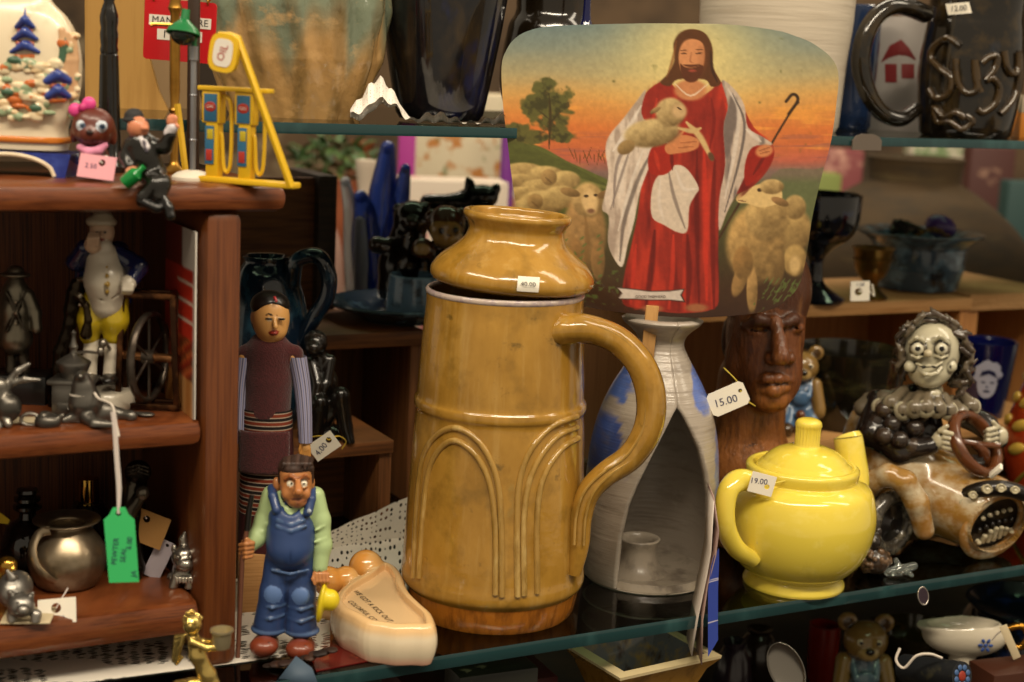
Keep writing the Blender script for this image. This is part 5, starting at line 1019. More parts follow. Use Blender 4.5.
sd = SD(t); R_ = random.Random(11); OR, BLU, GRN, CRM2 = '#b8622a', '#2c3f86', '#3d5b45', '#d8c6a2'
for i in range(130): a = R_.uniform(-20, 80); b = R_.uniform(60, 118) if a < 60 else R_.uniform(34, 118); sd.e(vf(a, b, 0), (R_.uniform(4, 8), 4.5, R_.uniform(2.5, 5)), R_.choice([CRM2, CRM2, '#cbb086', OR, '#8a9a78']), k=1.2)
for a in range(62, 80, 4): sd.path([vf(a, 30 + (a - 62), 0), vf(a + 2, 60, 0), vf(a, 90, 0)], [3.5, 4.5, 3.5], '#c9a078', 1.5)
for b, w_ in ((24, 9), (36, 12), (49, 14)): sd.path([vf(25 - w_, b + 3, 1), vf(25, b - 4, 4), vf(25 + w_, b + 3, 1)], [2, 4.5, 2], BLU, 1.2, pri=.4).c(vf(25 - w_ * .6, b + 7, 0), vf(25 + w_ * .6, b + 7, 0), 2.6, 2.6, OR, 1)
sd.c(vf(25, 8, 1), vf(25, 22, 2), .8, 2.4, BLU, 1); sd.e(vf(25, 66, 0), (12, 4, 5), GRN, k=1.5).path([vf(62, 60, 1), vf(64, 45, 1), vf(63, 32, 1)], [4, 4, 1.5], GRN, 1)
for b, w_ in ((78, 11), (93, 10)): sd.path([vf(58 - w_, b + 3, 4), vf(58, b - 3, 6), vf(58 + w_, b + 3, 4)], [3, 5, 3], BLU, 1.2, pri=.5).c(vf(58 - 6, b + 7, 3), vf(58 + 6, b + 7, 3), 2.6, 2.6, OR, 1)
for a, b in ((36, 108), (8, 92), (14, 60)): sd.e(vf(a, b, 2), (7, 4, 4), GRN, k=1)
t.part('pagoda_relief', sd.mesh(1.3), amat('relief_glaze', .3, coat=.35))
# puppy with bow
t = mk('toy_puppy', 'small brown toy puppy with blue eyes and pink bow beside the pagoda vase', 'toy', onT(94, .03)); BR = '#5a2416'
z2 = lambda a, b, d=0: (60 + a / 5.246, 90 + b / 5.246, d)
sd = SD(t); sd.e(z2(175, 195, 0), (21, 18, 20), BR, k=3).e(z2(160, 235, -13), (11, 9, 9), BR, k=4).e(z2(180, 360, 4), (15, 13, 17), BR, k=4).e(z2(130, 420, -6), (7, 8, 6), BR, k=3).e(z2(215, 430, -6), (7, 8, 6), BR, k=3)
sd.e(z2(90, 200, 6), (6, 7, 15), BR, k=2, rot=15).e(z2(262, 210, 6), (6, 7, 15), BR, k=2, rot=-15).e(z2(155, 222, -22), (3.4, 2.6, 2.4), '#22100b', k=.5)
for a, b in ((116, 186), (220, 190)): sd.e(z2(a, b, -14), (5.6, 4.5, 5), '#b9c2cc', k=.4, pri=.5).e(z2(a + 3, b + 1, -18), (3, 2.5, 3), '#27435e', paint=True).e(z2(a + 3, b + 1, -19), (1.5, 2.5, 1.5), '#0a0f16', paint=True)
sd.path([z2(125, 262, -15), z2(155, 272, -20), z2(190, 264, -16)], .8, '#2a110b', cut=True, k=.6); t.part('body', sd.mesh(1.1), amat('puppy_plastic', .4, coat=.2))
sd = SD(t); pk = '#d8458c'; sd.e(z2(80, 105, -4), (7, 5, 7), pk, rot=-20, k=1.5).e(z2(152, 72, -4), (7, 5, 7), pk, rot=-20, k=1.5).e(z2(118, 92, -7), (4, 4, 4.5), '#b8306f', k=1); t.part('bow', sd.mesh(1), amat('pink_plastic', .45))
sd = SD(t); sd.path([z2(105, 300, -8), z2(150, 325, -14), z2(200, 318, -12), z2(235, 290, -4)], [3.5, 4.5, 4.5, 3.5], '#d98bab', 2); t.part('collar', sd.mesh(1), amat('pink_cloth', .8))
pkp = mat('pink_card', '#dc9aa4', .7)
price_tag('price_tag', 'pink card price tag leaning on the toy puppy', 97, 167, depth(t.base) - .022, 37, 24, 5, ['2.50'], 7, (.62, .7), col=pkp, tilt=-18, rows=[(-6, 0)], string=[(98, 158, 4), (108, 156, 8)], strcol='#e8e0d8', holer=.14)
# black turned post
t = mk('turned_post', 'black lacquered turned wooden candlestick post behind the toy puppy', 'candlestick', onT(110, .085)); z = t.z; g = Geo()
pp = [(.01, 0), (16, 0), (17, 6), (12, 12), (11, 40), (9, z(55)), (8, z(54)), (9, z(50)), (8, z(46)), (8.5, z(42)), (9, z(34)), (8, z(28)), (9, z(22)), (9, z(16)), (7, z(8)), (5, z(2)), (6, z(-10)), (8, z(-25)), (8, z(-45)), (.01, z(-45))]
g.lathe(pp, 32); t.one(g, mat('black_lacquer', '#0d0b0a', .2, coat=.6))
# seated man with a bottle
t = mk('seated_man', 'tiny seated man figurine in black suit and hat holding a green bottle', 'figurine', onT(150, -.004)); z3 = z2; SU = '#15130f'; FL = '#c97f5c'
sd = SD(t)
sd.e(z3(410, 195, -6), (10.5, 10, 11), FL, k=2).e(z3(445, 200, -12), (4, 4, 3), FL, k=2).e(z3(368, 205, -2), (3, 3, 4), FL, k=1).c(z3(425, 240, -4), z3(440, 262, -4), 5, 6, FL, 2)
sd.e(z3(585, 165, -8), (5, 4, 6), FL, k=2)
for i in range(4): sd.path([z3(572 + i * 12, 165, -10), z3(574 + i * 12, 140 + abs(i - 1.5) * 4, -10), z3(570 + i * 12, 128 + abs(i - 1.5) * 6, -8)], [1.6, 1.5, 1.2], FL, .5)
sd.path([z3(610, 180, -10), z3(622, 195, -12)], [1.8, 1.4], FL, .6)
sd.e(z3(380, 430, -14), (7, 6, 6), FL, k=2)
for i in range(4): sd.path([z3(355 + i * 16, 428, -18), z3(352 + i * 16, 452, -20), z3(352 + i * 16, 465, -17)], [1.9, 1.8, 1.4], FL, .5)
sd.c(z3(400, 255, 2), z3(470, 300, 0), 6, 8, FL, 2).c(z3(450, 270, 0), z3(450, 400, 0), 8, 8, FL, 3).path([z3(375, 300, 0), z3(350, 360, -4), z3(372, 420, -12)], 4, FL, 2).path([z3(490, 300, 0), z3(560, 290, -4), z3(585, 200, -8)], 3.5, FL, 2)
t.part('body', sd.mesh(.95, cav=.7, cavcol='#5a2a18'), amat('figure_skin', .4))
sd = SD(t); sd.path([z3(430, 290, 0), z3(445, 350, 0), z3(480, 430, 2)], [15, 15, 15], SU, 4).path([z3(375, 290, 0), z3(350, 350, -2), z3(368, 400, -10)], [8, 7.5, 6.5], SU, 3).path([z3(490, 290, 0), z3(550, 300, -4), z3(580, 235, -7)], [8, 7, 6], SU, 3)
sd.path([z3(460, 440, 0), z3(510, 500, -18), z3(440, 565, -20), z3(430, 585, -20)], [10, 9, 7, 6], SU, 3).path([z3(500, 440, 2), z3(535, 490, -16), z3(525, 560, -22)], [10, 9, 6.5], SU, 3)
t.part('suit', sd.mesh(1.05, cav=1, cavcol='#000000'), amat('suit_paint', .25, coat=.4))
sd = SD(t); sd.path([z3(425, 580, -22), z3(510, 620, -26)], [5, 5.5], '#0b0a09', 2).path([z3(535, 560, -22), z3(572, 620, -24), z3(580, 660, -26)], [5, 5, 5], '#0b0a09', 2); t.part('shoes', sd.mesh(1), amat('suit_paint', .25))
sd = SD(t); sd.e(z3(398, 158, -2), (13.5, 12, 3), '#1d1c1c', k=1).e(z3(388, 138, -1), (9.5, 9, 8), '#232222', k=2); t.part('hat', sd.mesh(.9), amat('hat_felt', .7))
g = Geo(); A = [t.q(*z3(340, 490, -20)), t.q(*z3(400, 445, -20)), t.q(*z3(430, 412, -20))]; d = (A[2] - A[0]).normalized(); g.tube([A[0], A[0] + d * 1, A[0] + d * 15, A[0] + d * 20, A[0] + d * 26], [7, 7.5, 7.5, 3, 2.8], 16); t.part('bottle', g, mat('green_bottle', '#0f7a34', .2, coat=.5))
sd = SD(t); sd.path([z3(425, 262, -8), z3(455, 300, -13)], [5.5, 3.5], '#c9c2c4', 2).c(z3(440, 268, -15), z3(455, 320, -15), 1.4, 1.8, '#8a1a1a' if 0 else '#55505a', .5); t.part('shirt_front', sd.mesh(.9), matte)
sd = SD(t); sd.c(z3(590, 198, -8), z3(572, 225, -7), 5.4, 5.4, '#c9c2c4', 1); t.part('cuff', sd.mesh(.9), matte)
# brass candle rod with arm
goldm = mat('polished_brass', '#a87c34', .3, .85, layers=[('#5f4418', (60, 60, 60), .5, .75, .6)])
t = mk('brass_rod', 'tall thin brass lamp rod with a small side arm behind the seated man', 'lamp', onT(173, .075)); z = t.z; g = Geo()
g.lathe([(.01, 0), (14, 0), (14, 3), (6, 8), (4, 14), (5, z(118)), (4, z(114)), (6, z(110)), (4, z(106)), (5.2, z(90)), (5, z(40)), (4.5, z(14)), (7, z(8)), (5, z(2)), (7, z(-6)), (4, z(-14)), (4, z(-45)), (.01, z(-45))], 24); g.tube([(0, -4, z(25)), (-18, -8, z(25)), (-22, -9, z(26))], [2, 1.8, 2.6], 8); t.one(g, goldm)
# dark upright behind and yellow strip
t = mk('dark_upright', 'dark brown shelf upright behind the toy street lamp', 'post', onT(191, .088)); g = Geo(); g.box((0, 0, (t.z(-40)) / 2), (11, 8, t.z(-40)), .6); t.one(g, mat('upright_brown', '#2f1e12', .5))
t = mk('yellow_ruler', 'thin yellow wooden strip leaning behind the toy street lamp', 'strip', onT(186, .062)); g = Geo(); a, b = t.q(186, 168), t.q(176, 104); g.tube([V3((a.x, 0, .5)), V3((b.x, 6, b.z))], 3.2, 4, flat=.4, up=(0, 1, 0)); t.one(g, mat('ruler_yellow', '#c9a022', .5))
# toy street lamp
t = mk('toy_street_lamp', 'toy street lamp with green shade and white round base beside the yellow petrol pumps', 'toy', onT(191, .03)); z = t.z
g = Geo(); g.lathe([(.01, 0), (21, 0), (21, 3), (16, 7), (8, 9.5), (.01, 10)], 40); t.part('base', g, mat('lamp_white', '#d8d0bf', .4))
g = Geo(); g.tube([(0, 0, 4), (0, 0, z(52))], 3, 14); g.lathe([(4.6, z(60)), (4.6, z(46)), (.01, z(46))], 16); g.torus(3, 1, (0, 0, z(95)), 14, 6); g.torus(3, 1, (0, 0, z(140)), 14, 6); t.part('pole', g, mat('lamp_steel', '#8d8f94', .3, .6))
c = t.q(183, 34, -12); g = Geo(); M = Matrix.Translation(c) @ rotm(-12, 4, 0); g.lathe([(4, 24), (4.5, 14), (8, 11), (14, 6), (17, 0), (16, -.5), (13, 4), (7, 9), (.01, 11)], 32, M=M); g.tube([V3((0, 0, z(48))), V3((0, 2, z(38))), c + V3((0, 2, 8))], [3, 3, 3], 10); t.part('lamp_shade', g, mat('shade_green', '#0d6b36', .35, coat=.3))
g = Geo(); g.ell((0, 0, -1), (12, 12, 10), 20, M=M); t.part('bulb', g, mat('bulb_smoke', '#39463f', .1, trans=.6))
# red hanging sign
t = T('hanging_sign', 'red plastic sign on chains reading MANY MORE ITEMS above the toy pumps', 'sign', 180, 31, D=depth(onT(180, .1)))
g = Geo(); rr = [(-36, -30), (36, -30)]; pol = []
for cx, cz_, a0 in ((32, 26, 0), (-32, 26, 90), (-32, -26, 180), (32, -26, 270)):
    for k in range(5): a = math.radians(a0 + k * 22.5); pol.append((cx + 4 * math.cos(a), cz_ + 4 * math.sin(a)))
Mg = rotm(0, 2, 0); g.prism(pol, -.9, .9, M=Mg); brd = t.part('board', g, mat('sign_red', '#b3121a', .35, coat=.3))
for cx, cz_, w_, h_, s_ in ((0, 9, 62, 10.5, 'MANY MORE'), (0, -4.6, 45, 10.5, 'ITEMS')):
    g = Geo(); g.box((cx, -1.1, cz_), (w_, .5, h_), M=Mg); st = t.part('lettering_strip', g, mat('label_white', '#d9d2c6', .5), brd); g = Geo(); g.text(s_, Mg @ Matrix.Translation((cx, -1.6, cz_)) @ Matrix.Rotation(math.pi / 2, 4, 'X'), 9.6 if s_ != 'ITEMS' else 10.5, thick=.008, sp=1.02 if s_ != 'ITEMS' else 1.25); t.part('lettering', g, ink, brd)
for x in (-27, 27):
    g = Geo()
    for i in range(12): g.torus(3, .8, M=Mg @ Matrix.Translation((x, 0, 26 + i * 4.4)) @ rotm(90, 0, 90 * (i % 2)) @ rotm(0, 0, 0), seg=14, sg=6)
    t.part('chain', g, goldm)
# yellow toy petrol pumps
t = mk('toy_petrol_pumps', 'yellow plastic toy petrol pump island with two pumps, hoses and a leaning sign post', 'toy', onT(240, -.002)); z3 = lambda a, b, d=0: (180 + a / 3.59, 20 + b / 3.59, d)
yl = mat('toy_yellow', '#d9ae1c', .4, coat=.25); dr = V3((1, 0, 0))
e0, e1 = t.q(*z3(80, 560, 20)), t.q(*z3(420, 622, -20)); e0.z = 3; e1.z = 3
g = Geo(); L_ = (e1 - e0).length; ang = math.atan2(e1.y - e0.y, e1.x - e0.x); Mb = Matrix.Translation((e0 + e1) / 2) @ Matrix.Rotation(ang, 4, 'Z'); g.box((0, 0, 0), (L_, 17, 6), 1.6, M=Mb); t.part('island', g, yl)
H = t.z(93); xs = [(-L_ / 2 + 14), (-L_ / 2 + 52)]
g = Geo(); g.box((-L_ / 2 + 38, 0, H), (80, 15, 4.5), 1, M=Mb); t.part('canopy_bar', g, yl)
dcol = ['#2d6d9a', '#b52a22', '#c9b82a']
for x in xs:
    g = Geo(); g.box((x, 0, H * .5), (14, 11, H), 1.2, M=Mb); g.box((x - 1, 0, H * .80), (21, 12, H * .36), 1.2, M=Mb); pm_ = t.part('pump', g, yl)
    g = Geo(); g.box((x - 1, -6.4, H * .79), (15, .6, H * .30), .1, M=Mb); g.box((x - 2, -6.1, H * .38), (10, .9, H * .42), .1, M=Mb); t.part('blue_decal', g, mat('decal_blue', '#2f6688', .5), pm_)
    g = Geo(); g.box((x - 2, -6.7, H * .27), (7, .5, 11), .1, M=Mb); t.part('price_decal', g, mat('decal_red', '#a83226', .5), pm_)
    g = Geo(); g.ell((x - 1, -6.8, H * .80), (6.6, .5, 5), 18, M=Mb); t.part('red_decal', g, mat('decal_red', '#a83226', .5), pm_)
    g = Geo(); g.box((x - 1, -6.7, H * .50), (7, .5, 10), .1, M=Mb); t.part('yellow_decal', g, mat('decal_yellow', '#b9a524', .5), pm_)
    g = Geo(); g.text('GAS', Mb @ Matrix.Translation((x - 1, -7.4, H * .80)) @ Matrix.Rotation(math.pi / 2, 4, 'X'), 4.4, thick=.01); t.part('lettering', g, mat('label_white', '#d9d2c6', .5), pm_)
    g = Geo(); hp_ = [(x + 10, 0, H * .93), (x + 18, 0, H * .86), (x + 20, 0, H * .6), (x + 19, 0, H * .2), (x + 15, 0, H * .09), (x + 11, 0, H * .16), (x + 9, 0, H * .45), (x + 7.5, 0, H * .52)]
    g.tube([Mb @ V3(p_) for p_ in hp_], 2, 8, smooth=5); t.part('hose', g, yl, pm_)
g = Geo(); A, B, C_ = t.q(*z3(400, 600, -24)), t.q(*z3(205, 62, -30)), t.q(*z3(150, 52, -30)); g.tube([A, B, B + (C_ - B) * .4, C_ + V3((-3, 0, -1))], [4, 4, 4, 3.6], 8, flat=1.2, up=(0, 1, 0)); t.part('sign_post', g, yl)
c = t.q(*z3(160, 118, -32)); g = Geo(); Ms = Matrix.Translation(c) @ rotm(0, 8, -12); pol = [(14.5 * abs(math.cos(a)) ** .6 * math.copysign(1, math.cos(a)), 18.5 * abs(math.sin(a)) ** .6 * math.copysign(1, math.sin(a))) for a in np.linspace(0, 2 * math.pi, 41)[:-1]]; g.prism(pol, -4, 4, M=Ms); hd_ = t.part('sign_head', g, yl)
g = Geo(); g.prism([(a * .68, b * .72) for a, b in pol], -4.6, -3.9, M=Ms); f_ = t.part('sign_face', g, mat('label_white', '#d9d2c6', .5), hd_)
g = Geo(); g.text('OIL', Ms @ Matrix.Translation((0, -5, 0)) @ rotm(0, -78, 0) @ Matrix.Rotation(math.pi / 2, 4, 'X'), 10.5, thick=.02); t.part('lettering', g, mat('decal_red', '#a83226', .5), hd_)
# ================= middle compartment
t = mk('pewter_soldier', 'dark pewter soldier figurine in a wide hat on a black block base', 'figurine', onM(22, .085)); z4 = lambda a, b, d=0: (a / 2.84, 200 + b / 2.84, d)
g = Geo(); hb = t.z(372); g.box((0, 0, hb / 2), (60, 40, hb), 1.5); t.part('block_base', g, mat('black_lacquer2', '#0c0b0a', .3, coat=.3))
M1, M2 = '#7d7666', '#453e34'; sd = SD(t)
sd.e(z4(44, 235, 0), (7, 7, 9), M1, k=2).path([z4(44, 260, 2), z4(44, 310, 0), z4(44, 390, 0)], [13, 15, 17], M1, 5).path([z4(18, 275, 2), z4(-2, 320, 0), z4(-6, 370, -4)], [7, 6, 5.5], M1, 3).path([z4(78, 270, 2), z4(100, 320, 0), z4(104, 365, -4)], [7, 6, 5.5], M1, 3)
sd.path([z4(30, 390, 0), z4(32, 450, 0), z4(30, 485, -3)], [7, 5.5, 5.5], M2, 2).path([z4(62, 390, 2), z4(66, 450, 2), z4(70, 485, -2)], [7, 5.5, 5.5], M2, 2).c(z4(18, 262, -12), z4(72, 372, -17), 1.4, 1.4, M2, 1).c(z4(72, 262, -12), z4(20, 372, -17), 1.4, 1.4, M2, 1)
for b in (290, 320, 350): sd.e(z4(45, b, -16), 1.7, '#a39a86', k=.4)
so = t.part('body', sd.mesh(1.2, cav=1.3), amat('dark_pewter', .3, .8))
sd = SD(t); sd.e(z4(44, 212, 0), (14.5, 12, 3.4), M1, k=2).e(z4(44, 202, 0), (8, 8, 6), M1, k=2); t.part('hat', sd.mesh(1, cav=1), amat('dark_pewter', .3, .8), so)
# porcelain gentleman
t = mk('porcelain_gentleman', 'porcelain gentleman figurine in navy coat, white waistcoat and yellow breeches', 'figurine', onM(108, .052) + V3((0, 0, .0003))); WH, NV, YE = '#cdc3b0', '#141c40', '#b39a1e'
z = t.z; g = Geo(); g.lathe([(.01, 0), (26, 0), (27, 3), (25, 14), (22, 17), (.01, 18)], 36); t.part('base', g, mat('porcelain_white', '#bdb4a2', .25, coat=.4))
sd = SD(t); sd.e(z4(290, 90, -4), (12, 12, 15), '#c9a98c', k=2).e(z4(292, 130, -10), (9, 7, 7), WH, k=2).path([z4(295, 170, -4), z4(300, 230, -8), z4(305, 290, -4)], [17, 20, 17], WH, 5).e(z4(262, 128, -18), (8, 7, 8), '#c9a98c', k=2).e(z4(365, 235, -18), (8, 8, 8), WH, k=2)
for i in range(4): sd.path([z4(250 + i * 9, 125, -24), z4(252 + i * 9, 108, -26), z4(254 + i * 8, 95, -22)], [2, 1.9, 1.5], '#c9a98c', .6); sd.path([z4(352 + i * 8, 240, -25), z4(350 + i * 8, 256, -27), z4(348 + i * 8, 266, -22)], [2, 1.9, 1.5], WH, .6)
sd.path([z4(262, 370, 0), z4(258, 430, 0), z4(255, 500, 0)], [8, 7, 7], WH, 3).path([z4(322, 370, 0), z4(318, 430, 0), z4(312, 500, 0)], [8, 7, 7], WH, 3).e(z4(250, 508, -8), (9, 14, 5), '#1a1714', k=2).e(z4(312, 508, -8), (9, 14, 5), '#1a1714', k=2)
for a, b in ((276, 92), (300, 92)): sd.e(z4(a, b, -15.5), (1.5, 1.2, 1.2), '#1d140f', k=.3)
sd.c(z4(288, 92, -16), z4(288, 104, -18), 1.4, 2, '#c9a98c', 1).e(z4(289, 113, -15), (3, 1.5, 1), '#8a3a2c', k=.3); sd.path([z4(292, 150, -24), z4(300, 230, -31), z4(306, 300, -24)], 1.1, '#8a7c64', cut=True, k=.8).path([z4(270, 270, -20), z4(305, 296, -26), z4(335, 268, -18)], 1.2, '#8a7c64', cut=True, k=.8)
for b in (190, 215, 240, 262): sd.e(z4(304, b, -28), 1.6, '#a8862c', k=.3)
t.part('body', sd.mesh(1.2, cav=.5, cavcol='#6a5a44'), glazed)
sd = SD(t); sd.e(z4(288, 62, -2), (15, 13, 7), '#b9ab92', k=3).e(z4(292, 48, -2), (10, 9, 6), '#b9ab92', k=3); t.part('hair', sd.mesh(1.1, cav=.8, cavcol='#5c4a34'), glazed)
sd = SD(t); sd.path([z4(265, 150, 8), z4(240, 200, 8), z4(225, 260, 14)], [11, 9, 8], NV, 4).path([z4(335, 150, 8), z4(355, 220, 8), z4(350, 280, 14)], [12, 13, 9], NV, 4).path([z4(262, 158, 0), z4(215, 175, -4), z4(240, 135, -14)], [9, 9, 8], NV, 3).path([z4(340, 155, 0), z4(392, 190, -4), z4(375, 225, -14)], [9.5, 10, 8], NV, 3).e(z4(300, 220, 18), (24, 9, 36), NV, k=4)
t.part('coat', sd.mesh(1.2), amat('navy_glaze', .12, coat=.6))
sd = SD(t); sd.path([z4(270, 290, 0), z4(258, 340, -2), z4(255, 385, 0)], [14, 12.5, 10], YE, 5).path([z4(325, 290, 0), z4(328, 340, -2), z4(322, 385, 0)], [14, 12.5, 10], YE, 5); t.part('breeches', sd.mesh(1.2), amat('yellow_breeches', .15, coat=.6))
# dark little cherub candlestick in front of him
t = mk('dark_cherub', 'thin dark bronze cherub figurine before the porcelain gentleman', 'figurine', onM(70, .06)); sd = SD(t)
sd.e(z4(218, 240, 0), (6.5, 6, 7), '#33291c', k=2).path([z4(212, 262, 0), z4(205, 310, 2), z4(198, 350, 0)], [8, 8, 6], '#2c2318', 3).path([z4(198, 350, 0), z4(185, 395, 0), z4(172, 430, 0), z4(165, 480, 0), z4(170, 540, 0), z4(172, 575, 0)], [6, 6, 7, 6, 8, 13], '#241c13', 3).path([z4(222, 270, -4), z4(245, 300, -8), z4(252, 340, -8), z4(245, 380, -6)], [4, 3.5, 4, 6], '#3a2f20', 2).path([z4(222, 225, -2), z4(240, 225, -4)], [2, 3.4], '#8f8676', 1)
for a, b in ((228, 270), (228, 298)): sd.e(z4(a, b, -7), 2.4, '#c7bda8', k=.4)
flatcut(sd); t.one(sd.mesh(1.1, cav=1.2), amat('dark_bronze', .25, .8))
# hand wheel in a frame
t = mk('wheel_frame', 'dark antique brass frame holding an upright spoked wheel with a side crank', 'ornament', onM(150, .042) + V3((0, 0, .0006))); ab = mat('antique_copper', '#3b2416', .3, .85, layers=[('#8a5a34', (80, 80, 80), .52, .72, .8), ('#120b07', (60, 60, 60), .5, .7, .7)])
z = t.z; g = Geo(); H = z(292); yv = 11
for y_ in (-yv, yv):
    for x_ in (-1, 1): g.box((x_ * (27 - (0)), y_, H / 2), (6, 5, H), .8, R=rotm(0, -x_ * 2.2, 0))
    g.box((0, y_, H - 2), (49, 6, 6), 1); g.box((0, y_, 3), (60, 6, 6), 1)
for x_ in (-1, 1): g.box((x_ * 22, 0, H - 2), (6, 2 * yv, 6), 1); g.box((x_ * 28, 0, 3), (6, 2 * yv, 6), 1)
t.part('frame', g, ab)
g = Geo(); Mw = Matrix.Translation((-1, 0, z(360))) @ rotm(0, 90, 0) @ rotm(0, 0, 0); Mw = Matrix.Translation((-1, 0, z(357))) @ Matrix.Rotation(math.radians(62), 4, 'Z') @ rotm(90, 0, 0)
Mw = Matrix.Translation((-1, 0, z(357))) @ Matrix.Rotation(math.radians(-10), 4, 'Z') @ rotm(0, 90, 0)
g.torus(43, 3.2, seg=48, sg=10, M=Mw, fl=1.3)
for k in range(6): a = k * math.pi / 3; g.tube([Mw @ V3((6 * math.cos(a), 6 * math.sin(a), 0)), Mw @ V3((42 * math.cos(a), 42 * math.sin(a), 0))], 1.6, 6)
g.lathe([(.01, -7), (7, -6), (7, 6), (.01, 7)], 20, M=Mw); wl_ = t.part('wheel', g, mat('old_iron', '#5a5148', .35, .8, layers=[('#2a211a', (90, 90, 90), .45, .7, .8)]))
g = Geo(); g.tube([Mw @ V3((0, 0, -31)), Mw @ V3((0, 0, 31))], [4.5, 4.5], 14); t.part('axle', g, mat('copper_shine', '#9a6a44', .25, .9))
g = Geo(); g.tube([Mw @ V3((0, 0, -28)), Mw @ V3((10, 8, -36)), t.q(106, 343, -22)], [2, 2, 1.8], 8); g.ell(t.q(103, 343, -22), (4.5, 4.5, 4.5), 12); t.part('crank', g, mat('crank_steel', '#8a8378', .3, .85))
# coffee mill
t = mk('coffee_mill', 'miniature pewter coffee mill with domed hopper behind the seal', 'miniature', onM(74, .034)); pwm = mat('pewter_plain', '#77736c', .32, .85, layers=[('#3d3a35', (70, 70, 70), .45, .7, .7)]); z = t.z
g = Geo(); H = z(380); g.box((0, 0, H * .5), (36, 30, H), 1.5); g.box((0, 0, H), (44, 37, 5), 1.5); g.box((0, 0, 2), (42, 36, 4), 1.2); t.part('box', g, pwm)
g = Geo(); g.lathe([(.01, H), (11, H + 2), (13, H + 8), (17, H + 17), (16.5, H + 19), (9, H + 24), (4, H + 27), (3, H + 30), (4.5, H + 34), (3, H + 38), (1.8, H + 44), (2.8, H + 48), (.01, H + 51)], 32); t.part('hopper', g, pwm)
g = Geo(); g.tube([(0, 0, H + 27), (16, -8, H + 31), (28, -12, H + 31)], [1.6, 1.6, 1.6], 8); g.ell((30, -12, H + 33), (3.6, 3.6, 4.5), 12); t.part('crank', g, mat('crank_steel', '#8a8378', .3, .85))
g = Geo(); g.box((0, -16, H * .3), (24, 3, 11), .8); g.ell((0, -19, H * .3), (2, 2, 2), 10); t.part('drawer', g, pwm)
# seal with its green tag
t = mk('pewter_seal', 'pewter seal figurine with lifted head and a white cord round its neck', 'figurine', onM(88, .016)); z5 = lambda a, b, d=0: (a / 7.314, 360 + b / 7.314, d); SL = '#6f6b64'
sd = SD(t); sd.path([z5(600, 135, -2), z5(610, 200, 0), z5(620, 300, 2), z5(620, 400, 6)], [8, 10.5, 15, 14], SL, 5).path([z5(640, 420, 8), z5(760, 380, 16), z5(880, 395, 20)], [14, 10, 6], SL, 5).path([z5(640, 420, -8), z5(700, 470, -16), z5(830, 475, -18)], [7, 6, 4], SL, 3).path([z5(880, 395, 20), z5(960, 410, 16)], [5, 6], SL, 3).path([z5(540, 420, -4), z5(470, 445, -8)], [6, 4], SL, 3).c(z5(590, 125, -8), z5(588, 120, -12), 4.5, 3, SL, 2)
flatcut(sd); sl = t.part('body', sd.mesh(1, cav=.8), amat('pewter', .35, .85))
g = Geo(); n = 20; c = t.q(*z5(612, 245, 1)); g.tube([c + V3((12 * math.cos(a), 12 * math.sin(a), .8 * math.cos(a))) for a in np.linspace(0, 2 * math.pi, 25)], 1.7, 8, caps=False); g.tube([t.q(*p_) for p_ in (z5(690, 240, -6), z5(720, 280, -10), z5(770, 300, -14), z5(820, 330, -20), z5(840, 400, -24), z5(850, 470, -26), z5(870, 560, -30))], 1.3, 6, smooth=4)
t.part('neck_cord', g, mat('white_cord', '#c9bfb2', .9))
green = mat('green_card', '#3bbf6c', .7); sealD = depth(t.base) - .035
price_tag('price_tag', 'bright green card tag hanging by twisted white cord, handwritten pewter seal', 121, 545, sealD, 31, 78, -4.5, ['PEWTER', 'SEAL', '6.00', 'JA'], 7.5, (.5, .92), col=green, rows=[(-6, -6), (2, -10), (9, 2), (11, -30)], textrot=-80, shape=[(-15, -39), (15, -39), (15.5, 26), (10, 31), (7, 39), (-5, 39), (-9, 32), (-15, 27)],
          string=[[(118, 490, 1), (116, 462, 1), (114, 430, 2), (112, 412, 3)], [(120, 488, 2), (118, 460, 2), (116, 432, 2), (114, 412, 3)]], strcol='#cfc4bd', holer=.09, trad=1.5)
# small pewter bits on the middle board
t = mk('pewter_teapot_charm', 'tiny pewter teapot charm lying on the middle board near the seal', 'miniature', onM(48, .012)); sd = SD(t); sd.e(z5(350, 450, 0), (13, 11, 9), '#59554f', k=2).path([z5(420, 440, 0), z5(455, 405, 0)], [4, 2.5], '#6b665e', 2).e(z5(330, 395, 0), (6, 6, 3), '#6b665e', k=1.5)
n = [(24 + 9 * math.cos(a), 419.5 + 6 * math.sin(a), -2) for a in np.linspace(.6, 5.7, 12)]; sd.path([(30 - 0 + x - 24, y, d) for x, y, d in n], 1.8, '#8a857c', 1); flatcut(sd); t.one(sd.mesh(.9, cav=1), amat('pewter', .3, .85))
t = mk('pewter_spoon', 'small pewter spoon lying below the wheel frame', 'spoon', onM(136, .022)); sd = SD(t); sd.e((10, 0, 2), (9, 6, 2.4), '#6f6b64', k=1).path([(4, 0, 2), (-20, 4, 3)], [2.4, 1.6], '#6f6b64', 1.5); flatcut(SD()) if 0 else None
sd.t = None; sd.p = []; sd.e((10, 0, 2.6), (9, 6, 2.4), '#6f6b64', k=1).path([(4, 0, 2.6), (-20, 4, 3)], [2.4, 1.6], '#6f6b64', k=1.5); t.one(sd.mesh(.8), amat('pewter', .3, .85))
t = mk('pewter_bird', 'pewter bird figurine with raised wings on the middle board beside a cream tag', 'figurine', onM(6, .02)); sd = SD(t)
